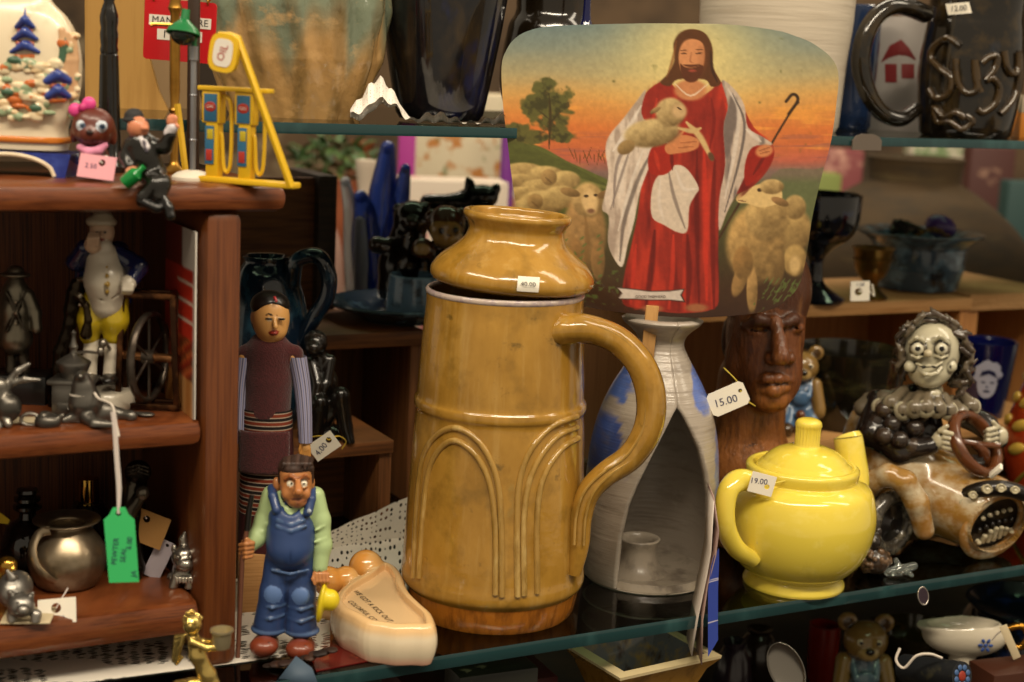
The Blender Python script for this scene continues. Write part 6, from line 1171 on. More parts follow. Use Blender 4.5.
sd.e(z5(60, 350, 0), (13, 12, 14), '#5a5650', k=3).e(z5(-10, 190, 0), (9, 8, 9), '#8b867d', k=3).path([z5(20, 260, 0), z5(60, 320, 0)], [7, 10], '#77726a', 4).path([z5(70, 150, 6), z5(130, 80, 6), z5(210, 30, 8)], [3.5, 3.5, 2], '#9a958c', 2).path([z5(80, 170, 6), z5(180, 140, 6), z5(290, 145, 8)], [3, 3, 1.4], '#9a958c', 2).path([z5(40, 220, 4), z5(80, 160, 6)], [5, 4], '#77726a', 3).path([z5(40, 420, -6), z5(60, 470, -10)], [5, 4], '#8b867d', 2).path([z5(-10, 430, -4), z5(0, 500, -8)], [5, 4], '#8b867d', 2)
flatcut(sd); t.one(sd.mesh(1, cav=1.2), amat('pewter', .3, .85))
t = mk('price_tag', 'blank cream card tag lying flat behind the pewter bird', 'tag', onM(26, .03)); g = Geo(); g.box((0, 0, .6), (26, 24, .8), R=rotm(0, 0, 20)); t.one(g, mat('cream_card', '#c3b392', .8))
# red book on the right wall
t = mk('picture_book', 'red and white picture book leaning upright against the inside of the cabinet post', 'book', at(-.0165, .033, ZM)); H = t.z(226)
cov = amat('book_cover', .35, coat=.2); ny, nz_ = 14, 60; g = Geo(); rows = []; cc = []
for k in range(nz_):
    v_ = k / (nz_ - 1); row = []
    for i in range(ny):
        u_ = i / (ny - 1); p_ = VV * (-.031 + .066 * u_) / t.s + V3((-2.4 + .5 * math.sin(u_ * 3), 0, v_ * H)); row.append(p_)
        c_ = '#a93a1c'
        if v_ > .78: c_ = '#c7beb4' if u_ < .45 else '#6b1f14'
        elif v_ > .42: c_ = '#b9301e' if (v_ * 40) % 4 > .8 or u_ > .6 else '#cdb9a6'
        elif v_ > .2: c_ = ['#8a2414', '#b5582c', '#6d3a1e'][int(v_ * 37 + u_ * 9) % 3]
        else: c_ = ['#c08a52', '#a9703a'][int(u_ * 7) % 2]
        if u_ < .05: c_ = '#c9c0b6'
        cc.append(lin(c_))
    rows.append(row)
g.grid(rows); g.c = np.array(cc); t.part('printed_cover', g, cov)
g = Geo(); g.box((V3((-.9, 0, H / 2)) + VV * (.002 / t.s)), (1.6, .066 / t.s, H - .5), .2, R=Matrix.Rotation(YAW, 4, 'Z')); t.part('pages', g, mat('page_white', '#c9c2b8', .8))
# ================= bottom compartment
z6 = lambda a, b, d=0: (a / 2.7063, 430 + b / 2.7063, d)
t = mk('pewter_pitcher', 'squat tarnished silver pitcher with a wide flared rim and strap handle', 'pitcher', onB(66, .06) + V3((0, 0, .0004))); tarn = mat('tarnished_silver', '#9c8c74', .3, .85, layers=[('#5f4f38', (40, 40, 40), .45, .7, .8), ('#a89a84', (25, 25, 25), .55, .75, .6)]); z = t.z; g = Geo()
pp = [(.01, 0), (27, 0), (30, 3), (35, 18), (38.5, 36), (37, 55), (29, 75), (22, 88), (22, 93), (31, 97), (33, 98.5), (32.5, 100), (29, 99), (19, 94), (19, 85), (.01, 70)]
k = z(520) / 98; pp = [(a, b * k) for a, b in pp]; g.lathe(pp[:2] + [(float(a), float(b)) for a, b in cr(pp[2:-1], 4)] + pp[-1:], 56); t.part('body', g, tarn)
g = Geo(); g.tube([(-8, -28, 95 * k), (-18, -31, 90 * k), (-22, -38, 72 * k), (-17, -44, 50 * k), (-8, -44, 34 * k), (0, -38, 22 * k)], [5, 4.5, 4.5, 4.5, 4.5, 3.5], 10, flat=.5, up=(.3, 1, 0), smooth=5); t.part('handle', g, tarn)
t = mk('black_bottle', 'dark glass bottle with stacked ring stopper behind the silver pitcher', 'bottle', onB(26, .105)); z = t.z; g = Geo(); g.lathe([(.01, 0), (24, 0), (26, 3), (26, z(540)), (20, z(525)), (9, z(518)), (8, z(512)), (14, z(508)), (14, z(505)), (8, z(503)), (13, z(500)), (13, z(497)), (8, z(495)), (11, z(492)), (10, z(489)), (.01, z(488))], 36); t.one(g, mat('smoke_glass', '#15130f', .06, coat=.7))
t = mk('gilt_perfume_bottle', 'black flask with a shiny gold cap behind the flared silver rim', 'bottle', onB(88, .118)); z = t.z; g = Geo(); g.lathe([(.01, 0), (20, 0), (22, 4), (22, z(520)), (18, z(508)), (14, z(502)), (.01, z(502))], 36); t.part('flask', g, MATS['black_lacquer']); g = Geo(); g.lathe([(10, z(503)), (11, z(496)), (10, z(478)), (.01, z(476))], 32); t.part('cap', g, mat('gold_cap', '#c29a4a', .12, 1.))
t = mk('bronze_statuette', 'dark bronze statuette of a bending figure on a rocky mound behind the green tag', 'statue', onB(131, .06)); z7 = lambda a, b, d=0: (90 + a / 2.82, 440 + b / 2.82, d); BZ = '#26221d'; sd = SD(t); R_ = random.Random(4)
sd.e(z7(135, 90, 0), (13, 13, 12), BZ, k=2).path([z7(130, 130, 2), z7(115, 200, 2), z7(110, 290, 2)], [11, 13, 13], BZ, 4).path([z7(120, 130, -6), z7(110, 210, -14), z7(150, 150, -14)], [6, 6, 5.5], '#4d473e', 3).e(z7(150, 148, -15), (6.5, 6, 7), '#6e675c', k=2).path([z7(110, 290, 0), z7(125, 360, -6), z7(110, 420, 0)], [13, 10, 10], BZ, 4)
for i in range(22): sd.e(z7(R_.uniform(60, 175), R_.uniform(430, 490), R_.uniform(-18, 10)), R_.uniform(6, 9), R_.choice([BZ, '#37312a']), k=1.5)
for b in (78, 88, 98): sd.path([z7(105, b, -10), z7(135, b - 8, -14), z7(165, b, -10)], 1.2, '#3d372f', .8)
flatcut(sd); t.one(sd.mesh(1.2, cav=1.2), amat('dark_bronze2', .25, .75))
kraft = mat('kraft_card', '#9a713c', .8)
price_tag('price_tag', 'square brown kraft card tag hanging beside the dark statuette', 150, 529, depth(onB(150, .045)), 33, 34, 20, None, 6, (.3, .75), col=kraft, string=[(140, 505, 6), (136, 492, 12)], strcol='#cfc4bd', holer=.11)
price_tag('price_tag', 'pale grey card tag hanging below the kraft tag', 159, 559, depth(onB(160, .05)), 18, 42, 24, None, 6, (.6, .9), col=mat('grey_card', '#a59ca3', .8), holer=.1)
t = mk('temple_lion', 'small silvery guardian lion figurine with a spiked tail on the bottom board near the post', 'figurine', onB(181, .034)); sd = SD(t); SV = '#9a948a'
sd.e(z6(498, 345, -6), (12, 11, 12), SV, k=3).e(z6(505, 380, 6), (14, 18, 15), SV, k=4).e(z6(502, 365, -15), (9, 7, 7), SV, k=3).path([z6(500, 320, 0), z6(496, 295, 0), z6(500, 278, 0)], [6, 4, 1.8], SV, 2)
sd.path([z6(480, 395, -6), z6(465, 440, -10), z6(468, 466, -12)], [6, 4.5, 5], SV, 2).path([z6(518, 395, -6), z6(510, 450, -10), z6(511, 482, -14)], [6.5, 5, 5.5], SV, 2).path([z6(470, 400, 18), z6(455, 440, 20), z6(452, 468, 16)], [7, 5, 5], SV, 2).path([z6(525, 400, 18), z6(530, 450, 18), z6(528, 475, 16)], [6, 5, 5], SV, 2)
for a in (-1, 1): sd.e(z6(498 + a * 16, 345, -17), 2.6, SV, k=.5).e(z6(498 + a * 16, 345, -20), 1.2, '#1a1815', paint=True).e(z6(498 + a * 27, 322, -2), (3, 3, 5), SV, k=1)
sd.path([z6(482, 372, -21), z6(502, 376, -23), z6(522, 372, -21)], 1.3, '#16130f', cut=True, k=.5)
for i in range(9): sd.path([z6(470 + i * 8, 328, -8), z6(474 + i * 6.5, 312 + abs(i - 4) * 3, -2)], [2.2, 1], SV, .8)
for i in range(6): sd.c(z6(478 + i * 9, 400, -14), z6(480 + i * 8, 412, -15), 1.6, 1.2, '#c2bcb0', .6)
flatcut(sd); t.one(sd.mesh(.9, cav=1.5), amat('bright_silver', .25, .9))
# pig on a card, white tag
t = mk('cream_card', 'cream card square lying on the bottom board under the pewter pig', 'card', onB(26, .012)); g = Geo(); cs = [t.q(*z6(-10, 490)) for _ in range(1)]; g.box((0, 0, .8), (48, 44, 1.2), .2, R=rotm(0, 0, 8)); t.one(g, mat('cream_card', '#c3b392', .8)); cb = t
t = mk('pewter_pig', 'pewter pig figurine standing on the cream card', 'figurine', cb.base + V3((-.002, -.003, 1.5 * cb.s))); sd = SD(t)
sd.e(z6(40, 430, 12), (17, 24, 18), PW, k=4).e(z6(58, 475, -14), (13, 12, 12), PW, k=4).e(z6(62, 487, -27), (5.5, 5, 5), '#a5a098', k=2).path([z6(32, 400, 0), z6(20, 382, -2)], [5, 2], PW, 2).path([z6(38, 455, -8), z6(28, 440, -12)], [4, 2], PW, 2).path([z6(80, 455, -8), z6(88, 442, -10)], [4, 2], PW, 2)
for a, d in ((28, -14), (92, -12), (10, 20), (70, 24)): sd.path([z6(a + 6, 500, d), z6(a + 2, 555, d - 4)], [5.5, 4], '#a5a098', 2)
for a in (48, 70): sd.e(z6(a, 468, -24), 1.3, '#16130f', paint=True)
flatcut(sd); t.one(sd.mesh(1, cav=1.2), amat('pewter', .3, .85))
price_tag('price_tag', 'white square price tag with a large hole leaning on the silver pitcher', 57, 611, depth(onB(57, .008)) , 38, 25, -8, ['4.00'], 7, (.48, .62), tilt=-25, rows=[(2, -8)], string=[(62, 598, 6), (68, 588, 14)], strcol='#cfc4bd', holer=.2)
t = mk('brass_animal', 'shiny brass animal figurine behind the pewter pig', 'figurine', onB(-4, .05)); sd = SD(t); sd.t = None; sd.e((-4, 0, 22), (20, 14, 15), '#a87f34', k=3).e((10, -4, 36), (10, 9, 9), '#b88d3c', k=4).e((16, -8, 33), (5, 5, 4), '#b88d3c', k=2)
for x, y in ((-14, -6), (4, -6), (-14, 6), (4, 6)): sd.c((x, y, 18), (x, y, 1), 5, 4, '#a87f34', k=2)
sd.t = None; t.one(sd.mesh(1.1, cav=1), amat('brass_figure', .2, .95))
t = T('price_tag', 'bent yellow paper tag above the brass animal', 'tag', 2, 516, depth(onB(2, .045))); g = Geo(); g.grid([[t.q(-14, 502), t.q(10, 520)], [t.q(-14, 522, 4), t.q(8, 524, 3)]]); t.one(g, mat('yellow_card', '#b39a1c', .7))
# brass angel in front of the cabinet
t = T('angel_candleholder', 'polished brass angel candle holder kneeling in front of the cabinet on the lace', 'candle holder', 204, 706, z=1.0); BS = '#d8bd70'; sd = SD(t)
sd.e(z6(520, 525, -4), (9.5, 9, 10), BS, k=2).path([z6(522, 555, 0), z6(535, 610, 0), z6(560, 660, 2), z6(580, 720, 4)], [6, 8, 8.5, 11], BS, 4).path([z6(520, 572, -6), z6(560, 590, -12), z6(590, 588, -12)], [4, 3.5, 3.5], BS, 2).path([z6(520, 565, 4), z6(560, 575, 4), z6(590, 575, -2)], [4, 3.5, 3.5], BS, 2).path([z6(560, 700, 0), z6(520, 690, -4), z6(480, 690, 0)], [9, 7, 5], BS, 3).e(z6(540, 735, 0), (30, 18, 6), BS, k=2)
for a in (505, 527): sd.e(z6(a, 522, -12), 1.5, BS, k=.3)
sd.c(z6(516, 524, -13), z6(515, 532, -15), 1, 1.5, BS, .6); R_ = random.Random(2)
for i in range(30): a, b = R_.uniform(0, 6.28), R_.uniform(.1, 1); sd.e(z6(522 + 24 * math.cos(a) * b, 515 - 26 * abs(math.sin(a)) * b, 3 + 6 * math.sin(a * 3)), 2.3, BS, k=.6)
flatcut(sd); t.part('body', sd.mesh(1, cav=1, cavcol='#3a2a0c'), amat('bright_brass', .24, .9))
sd = SD(t)
for i in range(6): sd.path([z6(500 - i * 2, 555 + i * 6, 6), z6(478 - i * 2 + i * 2, 560 + i * 14, 10), z6(468 + i * 5, 625 - i * 2, 10)], [2, 2.6, 1.6], BS, .8)
t.part('wing', sd.mesh(.9, cav=1, cavcol='#3a2a0c'), amat('bright_brass', .24, .9))
g = Geo(); c = t.q(*z6(600, 568, -8)); g.lathe([(.01, -8), (8, -8), (9, -3), (9.5, 7), (11.5, 9), (11.5, 11), (9.5, 11), (8, 4), (.01, 2)], 28, c=tuple(c)); t.part('candle_cup', g, mat('cup_metal', '#c2b590', .35, .8))
ZU = 1.3405
def onU(px, back): q = W(px, 100, EU + VV * back); return V3((q.x, q.y, ZU))
def lath(t, pp, m, seg=56, sm=4, rf=None, name=None, **k):
    q = t.prof(pp); z0 = q[0][1]; q = [(a, b - z0) for a, b in q]
    g = Geo(); g.lathe(q[:2] + [(float(a), float(b)) for a, b in cr(q[2:-1], sm)] + q[-1:], seg, rf=rf, **k)
    return t.part(name, g, m) if name else t.one(g, m)
# ================= upper glass shelf
t = mk('fluted_vase', 'large fluted stoneware vase, tan below and blue green above, on the upper glass shelf', 'vase', onU(294, .1)); b0 = t.py
g = Geo(); nz_, ns = 60, 160; rows = []; cc = []; z = t.z; zt = z(-30)
for i in range(nz_ + 1):
    v_ = i / nz_; zz_ = v_ * zt; r = np.interp(v_, [0, .1, .4, .75, 1], [62, 68, 84, 92, 90]); row = []
    for j in range(ns):
        a = 2 * math.pi * j / ns; w_ = math.sin(12 * a + .9 * math.sin(v_ * 5 + a * 2)); rr = r * (1 + .035 * w_ + .012 * math.sin(23 * a + v_ * 14)); row.append((rr * math.cos(a), rr * math.sin(a) * .8, zz_))
        m_ = sst(.38, .72, v_ + .16 * math.sin(7 * a) + .07 * math.sin(17 * a + 2)); m2 = sst(.3, .9, w_) * .5
        c_ = np.array(lin('#a5804e')) * (1 - m_) + np.array(lin('#63705f')) * m_; c_ = c_ * (1 - m2) + np.array(lin('#54401a')) * m2 * .95 + np.array(lin('#c0a878')) * .06; cc.append(c_)
    rows.append(row)
g.grid(rows, True); g.add([rows[0][j] for j in range(ns)], [tuple(range(ns))[::-1]]); cc += cc[:ns]; g.c = np.array(cc)
t.one(g, amat('fluted_glaze', .22, coat=.5, layers=[('#c7a06a', (45, 45, 60), .55, .72, .7), ('#4c3a1a', (60, 60, 30), .6, .75, .6)], bump=(.6, (120, 120, 90))))
# white lace cloth along the shelf
def cloth(name, label, pts, m, uvs, cat='cloth', kind=None, thick=.0):
    """pts: rows of world points"""
    b = V3(pts[0][0]); t = TW(name, label, cat, b); g = Geo(); g.grid(pts); nu = len(pts[0]); g.uv = [(j / (nu - 1) * uvs[0], i / (len(pts) - 1) * uvs[1]) for i in range(len(pts)) for j in range(nu)]
    o = t.one(g, m); 
    if thick: md = o.modifiers.new('th', 'SOLIDIFY'); md.thickness = thick
    return o
lw = lacemat('gauze_lace', '#e2dbd0', 9., .17, big=1); lace2 = lacemat('crochet_lace', '#dcd5c8', 5.5, .38)
rows = []
for i in range(16):
    row = []
    for j in range(60):
        px = 350 + j * 2.9; a = i / 15; q = W(px, 120, EU + VV * (.004 + .038 * a)); hump = .011 * math.exp(-((px - 386) / 17) ** 4) * (1 - a * .4) + .024 * sst(.2, 1, a) * math.exp(-((px - 375) / 24) ** 2) * (1 + .12 * math.sin(px * .5))
        row.append(V3((q.x, q.y, ZU + .0012 + hump + .0035 * math.sin(px * .21) ** 2 * (1 - a) + .006 * (1 - sst(0, .3, a)) * (.5 + .5 * math.sin(px * .09)))))
    rows.append(row)
cloth('lace_cloth', 'white gauzy lace cloth bunched along the upper glass shelf under the dark vases', rows, lw, (6, 4))
dkv = mat('dark_drip_glaze', '#0e0d10', .14, coat=.6, layers=[('#3a2c16', (30, 30, 14), .55, .72, .8), ('#0f1a44', (22, 22, 10), .58, .7, .9), ('#201a14', (200, 200, 200), .5, .7, .6)])
ZUL = .0016
t = mk('dark_vase', 'tall black glazed vase with brown and blue drips on the lace', 'vase', onU(440, .085) + V3((0, 0, ZUL))); p0 = t.py
lath(t, [(.01, p0), (40, p0), (44, p0 - 6), (52, 70), (60, 20), (64, -20), (60, -60), (.01, -60)], dkv)
t = mk('dark_vase', 'black brown vase with a cobalt streak behind the top of the fan', 'vase', onU(548, .1) + V3((0, 0, ZUL))); p0 = t.py
lath(t, [(.01, p0), (36, p0), (42, p0 - 8), (50, 80), (44, 30), (36, 10), (40, -30), (.01, -30)], mat('dark_drip2', '#171109', .14, coat=.6, layers=[('#3d2a10', (26, 26, 12), .5, .7, .8), ('#141c5c', (30, 30, 10), .62, .7, .9)]))
t = mk('cobalt_bottle', 'slim cobalt blue glass bottle showing above the top edge of the fan', 'bottle', onU(582, .04) + V3((0, 0, ZUL))); p0 = t.py
lath(t, [(.01, p0), (11, p0), (12, p0 - 4), (12, 60), (8, 30), (4, 14), (3.4, -30), (.01, -30)], MATS['cobalt_glass'], seg=28)
t = mk('white_crock', 'large off white stoneware crock with brown brushed marks behind the fan', 'crock', onU(770, .11)); p0 = t.py
lath(t, [(.01, p0), (66, p0), (69, p0 - 6), (72, 60), (75, 20), (76, -50), (.01, -50)], mat('white_stoneware', '#bfb3a0', .4, coat=.15, layers=[('#8f806a', (10, 10, 160), .55, .8, .5), ('#4f3a18', (34, 34, 50), .7, .74, .95)], bump=(.3, (15, 15, 260))))
t = mk('blue_mug', 'plain slate blue mug partly hidden behind the dark looped handle', 'mug', onU(850, .14)); p0 = t.py
lath(t, [(.01, p0), (19, p0), (22, p0 - 4), (24, 60), (24, 12), (23, 5), (20, 5), (.01, 30)], mat('slate_blue_glaze', '#1c2c4a', .18, coat=.5, layers=[('#14141c', (30, 30, 40), .58, .7, .9)]))
t = mk('house_mug', 'white mug with a small red house transfer seen through the dark looped handle', 'mug', onU(902, .16)); p0 = t.py
m_ = mat('white_mug', '#a9a29c', .2, coat=.4); q = t.prof([(.01, p0), (36, p0), (38, p0 - 5), (39, 60), (38, 18), (36, 18), (.01, 40)]); g = Geo(); g.lathe([(a, b - q[0][1]) for a, b in q], 48); mg = t.part('body', g, m_)
g = Geo()
def onm(px, py): p_ = t.q(px, py); x = max(-37, min(37, p_.x)); return (x, -math.sqrt(39.6 ** 2 - x * x), p_.z)
def patch(g, pol): c = np.mean(pol, 0); g.grid([[onm(c[0] + (a - c[0]) * f, c[1] + (b - c[1]) * f) for a, b in pol] for f in (.02, .5, 1)], True)
for pol in ([(875, 62), (882, 46), (892, 40), (899, 48), (906, 60)], [(878, 64), (888, 64), (888, 82), (878, 82)], [(892, 64), (904, 64), (904, 78), (892, 78)]): patch(g, pol)
t.part('red_house_print', g, mat('print_red', '#7a2a2a', .4), mg)
# the SUZY mug
suz = mat('suzy_glaze', '#14100b', .12, coat=.7, layers=[('#3a2c14', (50, 50, 50), .5, .7, .8), ('#1d2a3a', (40, 40, 20), .62, .75, .6)])
t = mk('suzy_mug', 'heavy dark glazed mug with SUZY in raised letters and a big looped handle', 'mug', onU(968, .05)); p0 = t.py; z = t.z
q = t.prof([(.01, p0), (42, p0), (45, p0 - 4), (49, 105), (51, 70), (48, 30), (46, 15), (47, -20), (44, -20), (.01, 30)]); q = [(a, b - q[0][1]) for a, b in q]
g = Geo(); sp_ = q[:2] + [(float(a), float(b)) for a, b in cr(q[2:-1], 4)] + q[-1:]; g.lathe(sp_, 64); mb = t.part('body', g, suz)
def ons(px, py, off=1.6):
    X_, Y_ = px, py
    for _ in range(5):
        p_ = t.q(X_, Y_); zz_ = p_.z; r = np.interp(zz_, [b for a, b in sp_[2:-3]], [a for a, b in sp_[2:-3]]) + off; x = max(-.97 * r, min(.97 * r, p_.x)); o_ = V3((x, -math.sqrt(r * r - x * x), zz_)); a_ = pix(t.base + o_ * t.s); X_ += px - a_[0]; Y_ += py - a_[1]
    return tuple(o_)
zs = lambda a, b: (780 + a / 3.246, b / 3.246); lm = mat('raised_letter', '#3a2b16', .12, coat=.7, layers=[('#16110a', (90, 90, 90), .5, .7, .8)])
for nm, pts in (('letter', [(585, 150), (545, 125), (500, 150), (485, 190), (520, 225), (555, 255), (545, 305), (505, 320), (480, 290)]), ('letter', [(570, 190), (575, 260), (600, 300), (635, 295), (640, 245), (632, 195), (636, 260), (652, 300)]), ('letter', [(655, 205), (680, 185), (705, 185), (700, 220), (670, 260), (690, 255), (712, 285), (700, 335), (660, 365), (640, 355)]), ('letter', [(728, 165), (735, 215), (752, 240), (772, 225), (775, 170), (778, 240), (768, 300), (740, 345), (715, 370)]), ('squiggle', [(600, 385), (570, 365), (530, 380), (500, 350), (510, 395), (550, 395), (590, 420), (625, 395), (600, 375)])):
    g = Geo(); g.tube([ons(*zs(*p_)) for p_ in pts], 3.6, 10, smooth=6); t.part(nm, g, lm, mb)
hp_ = [(470, 45), (420, 25), (370, 20), (315, 50), (275, 120), (262, 210), (285, 300), (330, 365), (390, 385), (440, 355)]
g = Geo(); hd = [-18, -30, -40, -48, -52, -54, -52, -46, -38, -20]; g.tube([t.q(*zs(*p_), d) for p_, d in zip(hp_, hd)], [9, 9, 8.5, 8.5, 9, 9, 8.5, 8, 8, 7], 14, flat=1.3, up=(0, 1, 0), smooth=5); t.part('handle', g, suz)
g = Geo(); g.grid([[ons(lerp(945, 969, i / 7) + 3 * v_, lerp(4, 2, i / 7) + 11 * v_, 1) for i in range(8)] for v_ in (0, .5, 1)]); st = t.part('price_sticker', g, white_paper, mb)
o = V3(ons(958.5, 8.5, 2)); xx = V3(ons(969, 7, 2)) - V3(ons(948, 9, 2)); g = Geo(); g.text('12.00', basis(o, xx, (0, 0, 1)), 7.5); t.part('lettering', g, ink, st)
t = mk('orange_box', 'small orange box with white band beside the heavy lettered mug', 'box', onU(1034, .06)); g = Geo(); H = t.z(96); g.box((0, 0, H * .3), (30, 24, H * .6), .6); t.part('carton', g, mat('orange_card', '#b8701c', .6)); g = Geo(); g.box((0, 0, H * .8), (30.4, 24.4, H * .4), .6); t.part('lid', g, mat('band_cream', '#b5a68c', .6))
# tan boards at the back, left of the red sign
for nm, lab, px, w_, fl, m_, bk in (('curved_board', 'tall golden tan wooden board with flared foot behind the black post', 128, 42, 24, mat('golden_board', '#a47c3e', .5, layers=[('#80591f', (80, 80, 8), .5, .75, .6)]), .16), ('pale_board', 'wide pale beige board leaning behind the golden one', 165, 66, 12, mat('beige_board', '#a98c66', .6, layers=[('#846842', (14, 14, 9), .5, .75, .6)]), .2)):
    t = mk(nm, lab, 'board', onU(px, bk)); z = t.z; rr = [(x_, z(y_)) for x_, y_ in ((-w_, t.py), (w_ * .4 + fl, t.py), (w_ * .4 + fl * .6, 90), (w_ * .4 + fl * .25, 60), (w_ * .4, 20), (w_ * .38, -50), (-w_, -50))]
    rr = [(a, max(b, 0)) for a, b in rr]; g = Geo(); g.prism(rr, -3, 3); t.one(g, m_, smooth=False)
# ================= middle, behind the pitcher
plz = S2T
def on2(px, back): q = W(px, 330, p2 + VV * back); return V3((q.x, q.y, plz))
bp_ = mat('blue_black_plate', '#33424f', .16, coat=.5, layers=[('#7a9ab0', (40, 40, 40), .55, .72, .8), ('#3d2a16', (120, 120, 120), .62, .75, .6)])
t = mk('blue_plate', 'dark blue black glazed plate on the taller wooden step', 'plate', on2(402, .055)); g = Geo()
g.lathe([(.01, 0), (40, 0), (42, 2), (60, 10), (74, 15), (76, 17.5), (74, 19), (60, 14), (42, 6), (.01, 5)], 72); t.one(g, bp_); pl_ = t
bm = mat('pale_blue_glaze', '#6f8fac', .18, coat=.5, layers=[('#2a2218', (60, 60, 60), .52, .68, .9), ('#9fb3c2', (40, 40, 90), .62, .78, .7)])
t = mk('blue_ashtray', 'pale blue and brown glazed low cup standing on the dark blue plate', 'cup', pl_.base + V3((.012, -.008, 6 * pl_.s)))
H = 40; g = Geo(); g.lathe([(.01, 0), (28, 0), (30, 2), (29, 20), (27.5, H), (26, H + 1.5), (24, H), (24, 6), (.01, 5)], 48); t.part('body', g, bm)
g = Geo(); g.tube([(26, -14, 36), (36, -22, 32), (38, -24, 18), (32, -20, 4)], [3.5, 4, 4, 3.5], 10, smooth=4); t.part('handle', g, bm)
# brown bear jar peeping over, black bear behind
t = mk('bear_jar', 'brown glazed bear cub figure with pale face peeping beside the pitcher lid', 'figurine', pl_.base + V3((.036, .0, 47.5 * pl_.s))); zq = lambda a, b, d=0: (410 + a / 7.5, 190 + b / 7.5, d); sd = SD(t); FB, FBD = '#4a2c16', '#21150c'
sd.e(zq(270, 260, 0), (19, 18, 19), FB, k=3).e(zq(280, 360, -8), (15, 13, 9), '#a07c42', k=4).e(zq(265, 300, -12), (15, 8, 12), '#9a7a44', k=3).e(zq(170, 205, 0), (8, 5, 8), FB, k=1.5).e(zq(168, 205, -5), (4.5, 3, 4.5), FBD, paint=True).e(zq(385, 185, 4), (7, 5, 7), FB, k=1.5)
for a, b in ((236, 306), (342, 302)): sd.e(zq(a, b, -17), (4, 3, 4.2), '#8a6a36', k=.4).e(zq(a, b, -20), (2.9, 2.5, 3.2), '#0b0806', paint=True)
sd.e(zq(290, 348, -18), (3.4, 2.4, 2.2), '#5a3420', k=.5).path([zq(262, 372, -16), zq(285, 385, -17), zq(305, 372, -16)], 1, FBD, cut=True, k=.5).path([zq(150, 470, 0), zq(95, 440, -6)], [10, 11], FB, 3).e(zq(90, 445, -14), (8, 4, 6), '#a98a58', paint=True).path([zq(270, 420, 4), zq(270, 520, 6)], [14, 18], FB, 4).path([zq(280, 520, 4), zq(280, 600, 6)], [18, 20], FBD, 4)
flatcut(sd); t.one(sd.mesh(1.1, cav=1), amat('bear_glaze2', .15, coat=.6))
t = mk('black_bear', 'black bear figurine with outstretched arms behind the pale blue cup', 'figurine', on2(398, .085) + V3((0, 0, 15 * pl_.s))); sd = SD(t); KB = '#17100b'
zr_ = lambda a, b, d=0: (320 + a / 3.2476, 120 + b / 3.2476, d)
sd.e(zr_(300, 320, 0), (19, 18, 18), KB, k=3).e(zr_(255, 290, 0), (6, 4, 6), KB, k=2).e(zr_(340, 285, 0), (6, 4, 6), KB, k=2).e(zr_(300, 335, -16), (9, 8, 7), '#2a1c12', k=3).path([zr_(285, 380, 0), zr_(270, 470, 0), zr_(270, 560, 2)], [18, 24, 26], KB, 5).path([zr_(260, 400, -4), zr_(215, 412, -8), zr_(185, 405, -10)], [9, 8, 8.5], '#2a1a10', 3).path([zr_(310, 400, -4), zr_(350, 430, -12)], [9, 8], KB, 3)
flatcut(sd, 1); t.one(sd.mesh(1.3, cav=.8), amat('black_bear_glaze', .15, coat=.6))
# big blue jug behind the doll
t = T('blue_jug', 'large dark blue glazed jug with a wide strap handle behind the doll', 'jug', 276, 470, base=(lambda q: V3((q.x, q.y, S1T)))(W(272, 400, p + VV * .062))); p0 = t.py; z = t.z
jug = mat('blue_jug_glaze', '#101d2c', .12, coat=.7, layers=[('#2f5468', (40, 40, 22), .5, .7, .8), ('#0b0d12', (50, 50, 20), .52, .66, .8)])
q = t.prof([(.01, p0), (30, p0), (33, p0 - 5), (40, 400), (44, 350), (40, 305), (30, 275), (22, 262), (24, 256), (20, 256), (.01, 290)]); q = [(a, b - q[0][1]) for a, b in q]; g = Geo(); Mj = Matrix.Translation((-8, 0, 0)); g.lathe(q[:2] + [(float(a), float(b)) for a, b in cr(q[2:-1], 4)] + q[-1:], 56, M=Mj); t.part('body', g, jug)
g = Geo(); zz2 = lambda a, b, d=0: (200 + a / 2.8417, 230 + b / 2.8417, d); g.tube([t.q(*zz2(*p_)) for p_ in ((262, 150, -10), (270, 95, -16), (300, 75, -20), (340, 78, -22), (366, 130, -22), (360, 190, -20), (330, 240, -18), (300, 290, -14), (282, 330, -10))], [8, 8, 8, 8, 8, 8, 8, 7.5, 7], 12, flat=1.5, up=(0, 1, 0), smooth=5); t.part('handle', g, jug)
# seated monkey on the low step
t = T('black_statue', 'small black carved statue of a seated ape like figure on the low wooden step', 'statue', 326, 447, base=(lambda q: V3((q.x, q.y, S1T)))(W(328, 440, p + VV * .014))); zm_ = zz2; BK = '#14100d'; sd = SD(t)
sd.e(zm_(328, 320, 0), (12, 12, 13), BK, k=3).e(zm_(322, 335, -10), (8, 7, 7), '#1d1713', k=3).path([zm_(340, 370, 6), zm_(350, 430, 10), zm_(345, 520, 12)], [11, 14, 16], BK, 5).path([zm_(318, 375, 0), zm_(335, 440, -10), zm_(325, 490, -14), zm_(310, 535, -14)], [6, 5.5, 5, 5], '#1d1713', 2).path([zm_(370, 370, 4), zm_(358, 440, -6), zm_(335, 500, -10)], [6, 5.5, 5], BK, 2)
sd.path([zm_(350, 540, 0), zm_(400, 470, -10), zm_(412, 560, -8), zm_(425, 605, -12)], [9, 8.5, 7.5, 5.5], BK, 3).path([zm_(340, 540, 0), zm_(340, 490, -14), zm_(330, 580, -10)], [9, 8, 7], BK, 3).e(zm_(345, 580, 4), (24, 18, 12), BK, k=3)
for b in (300, 308, 316): sd.path([zm_(300, b + 4, -4), zm_(328, b - 6, -9), zm_(354, b + 4, -4)], 1.3, '#2a231d', .8)
for a in (314, 334): sd.e(zm_(a, 328, -14), 1.8, '#050403', paint=True)
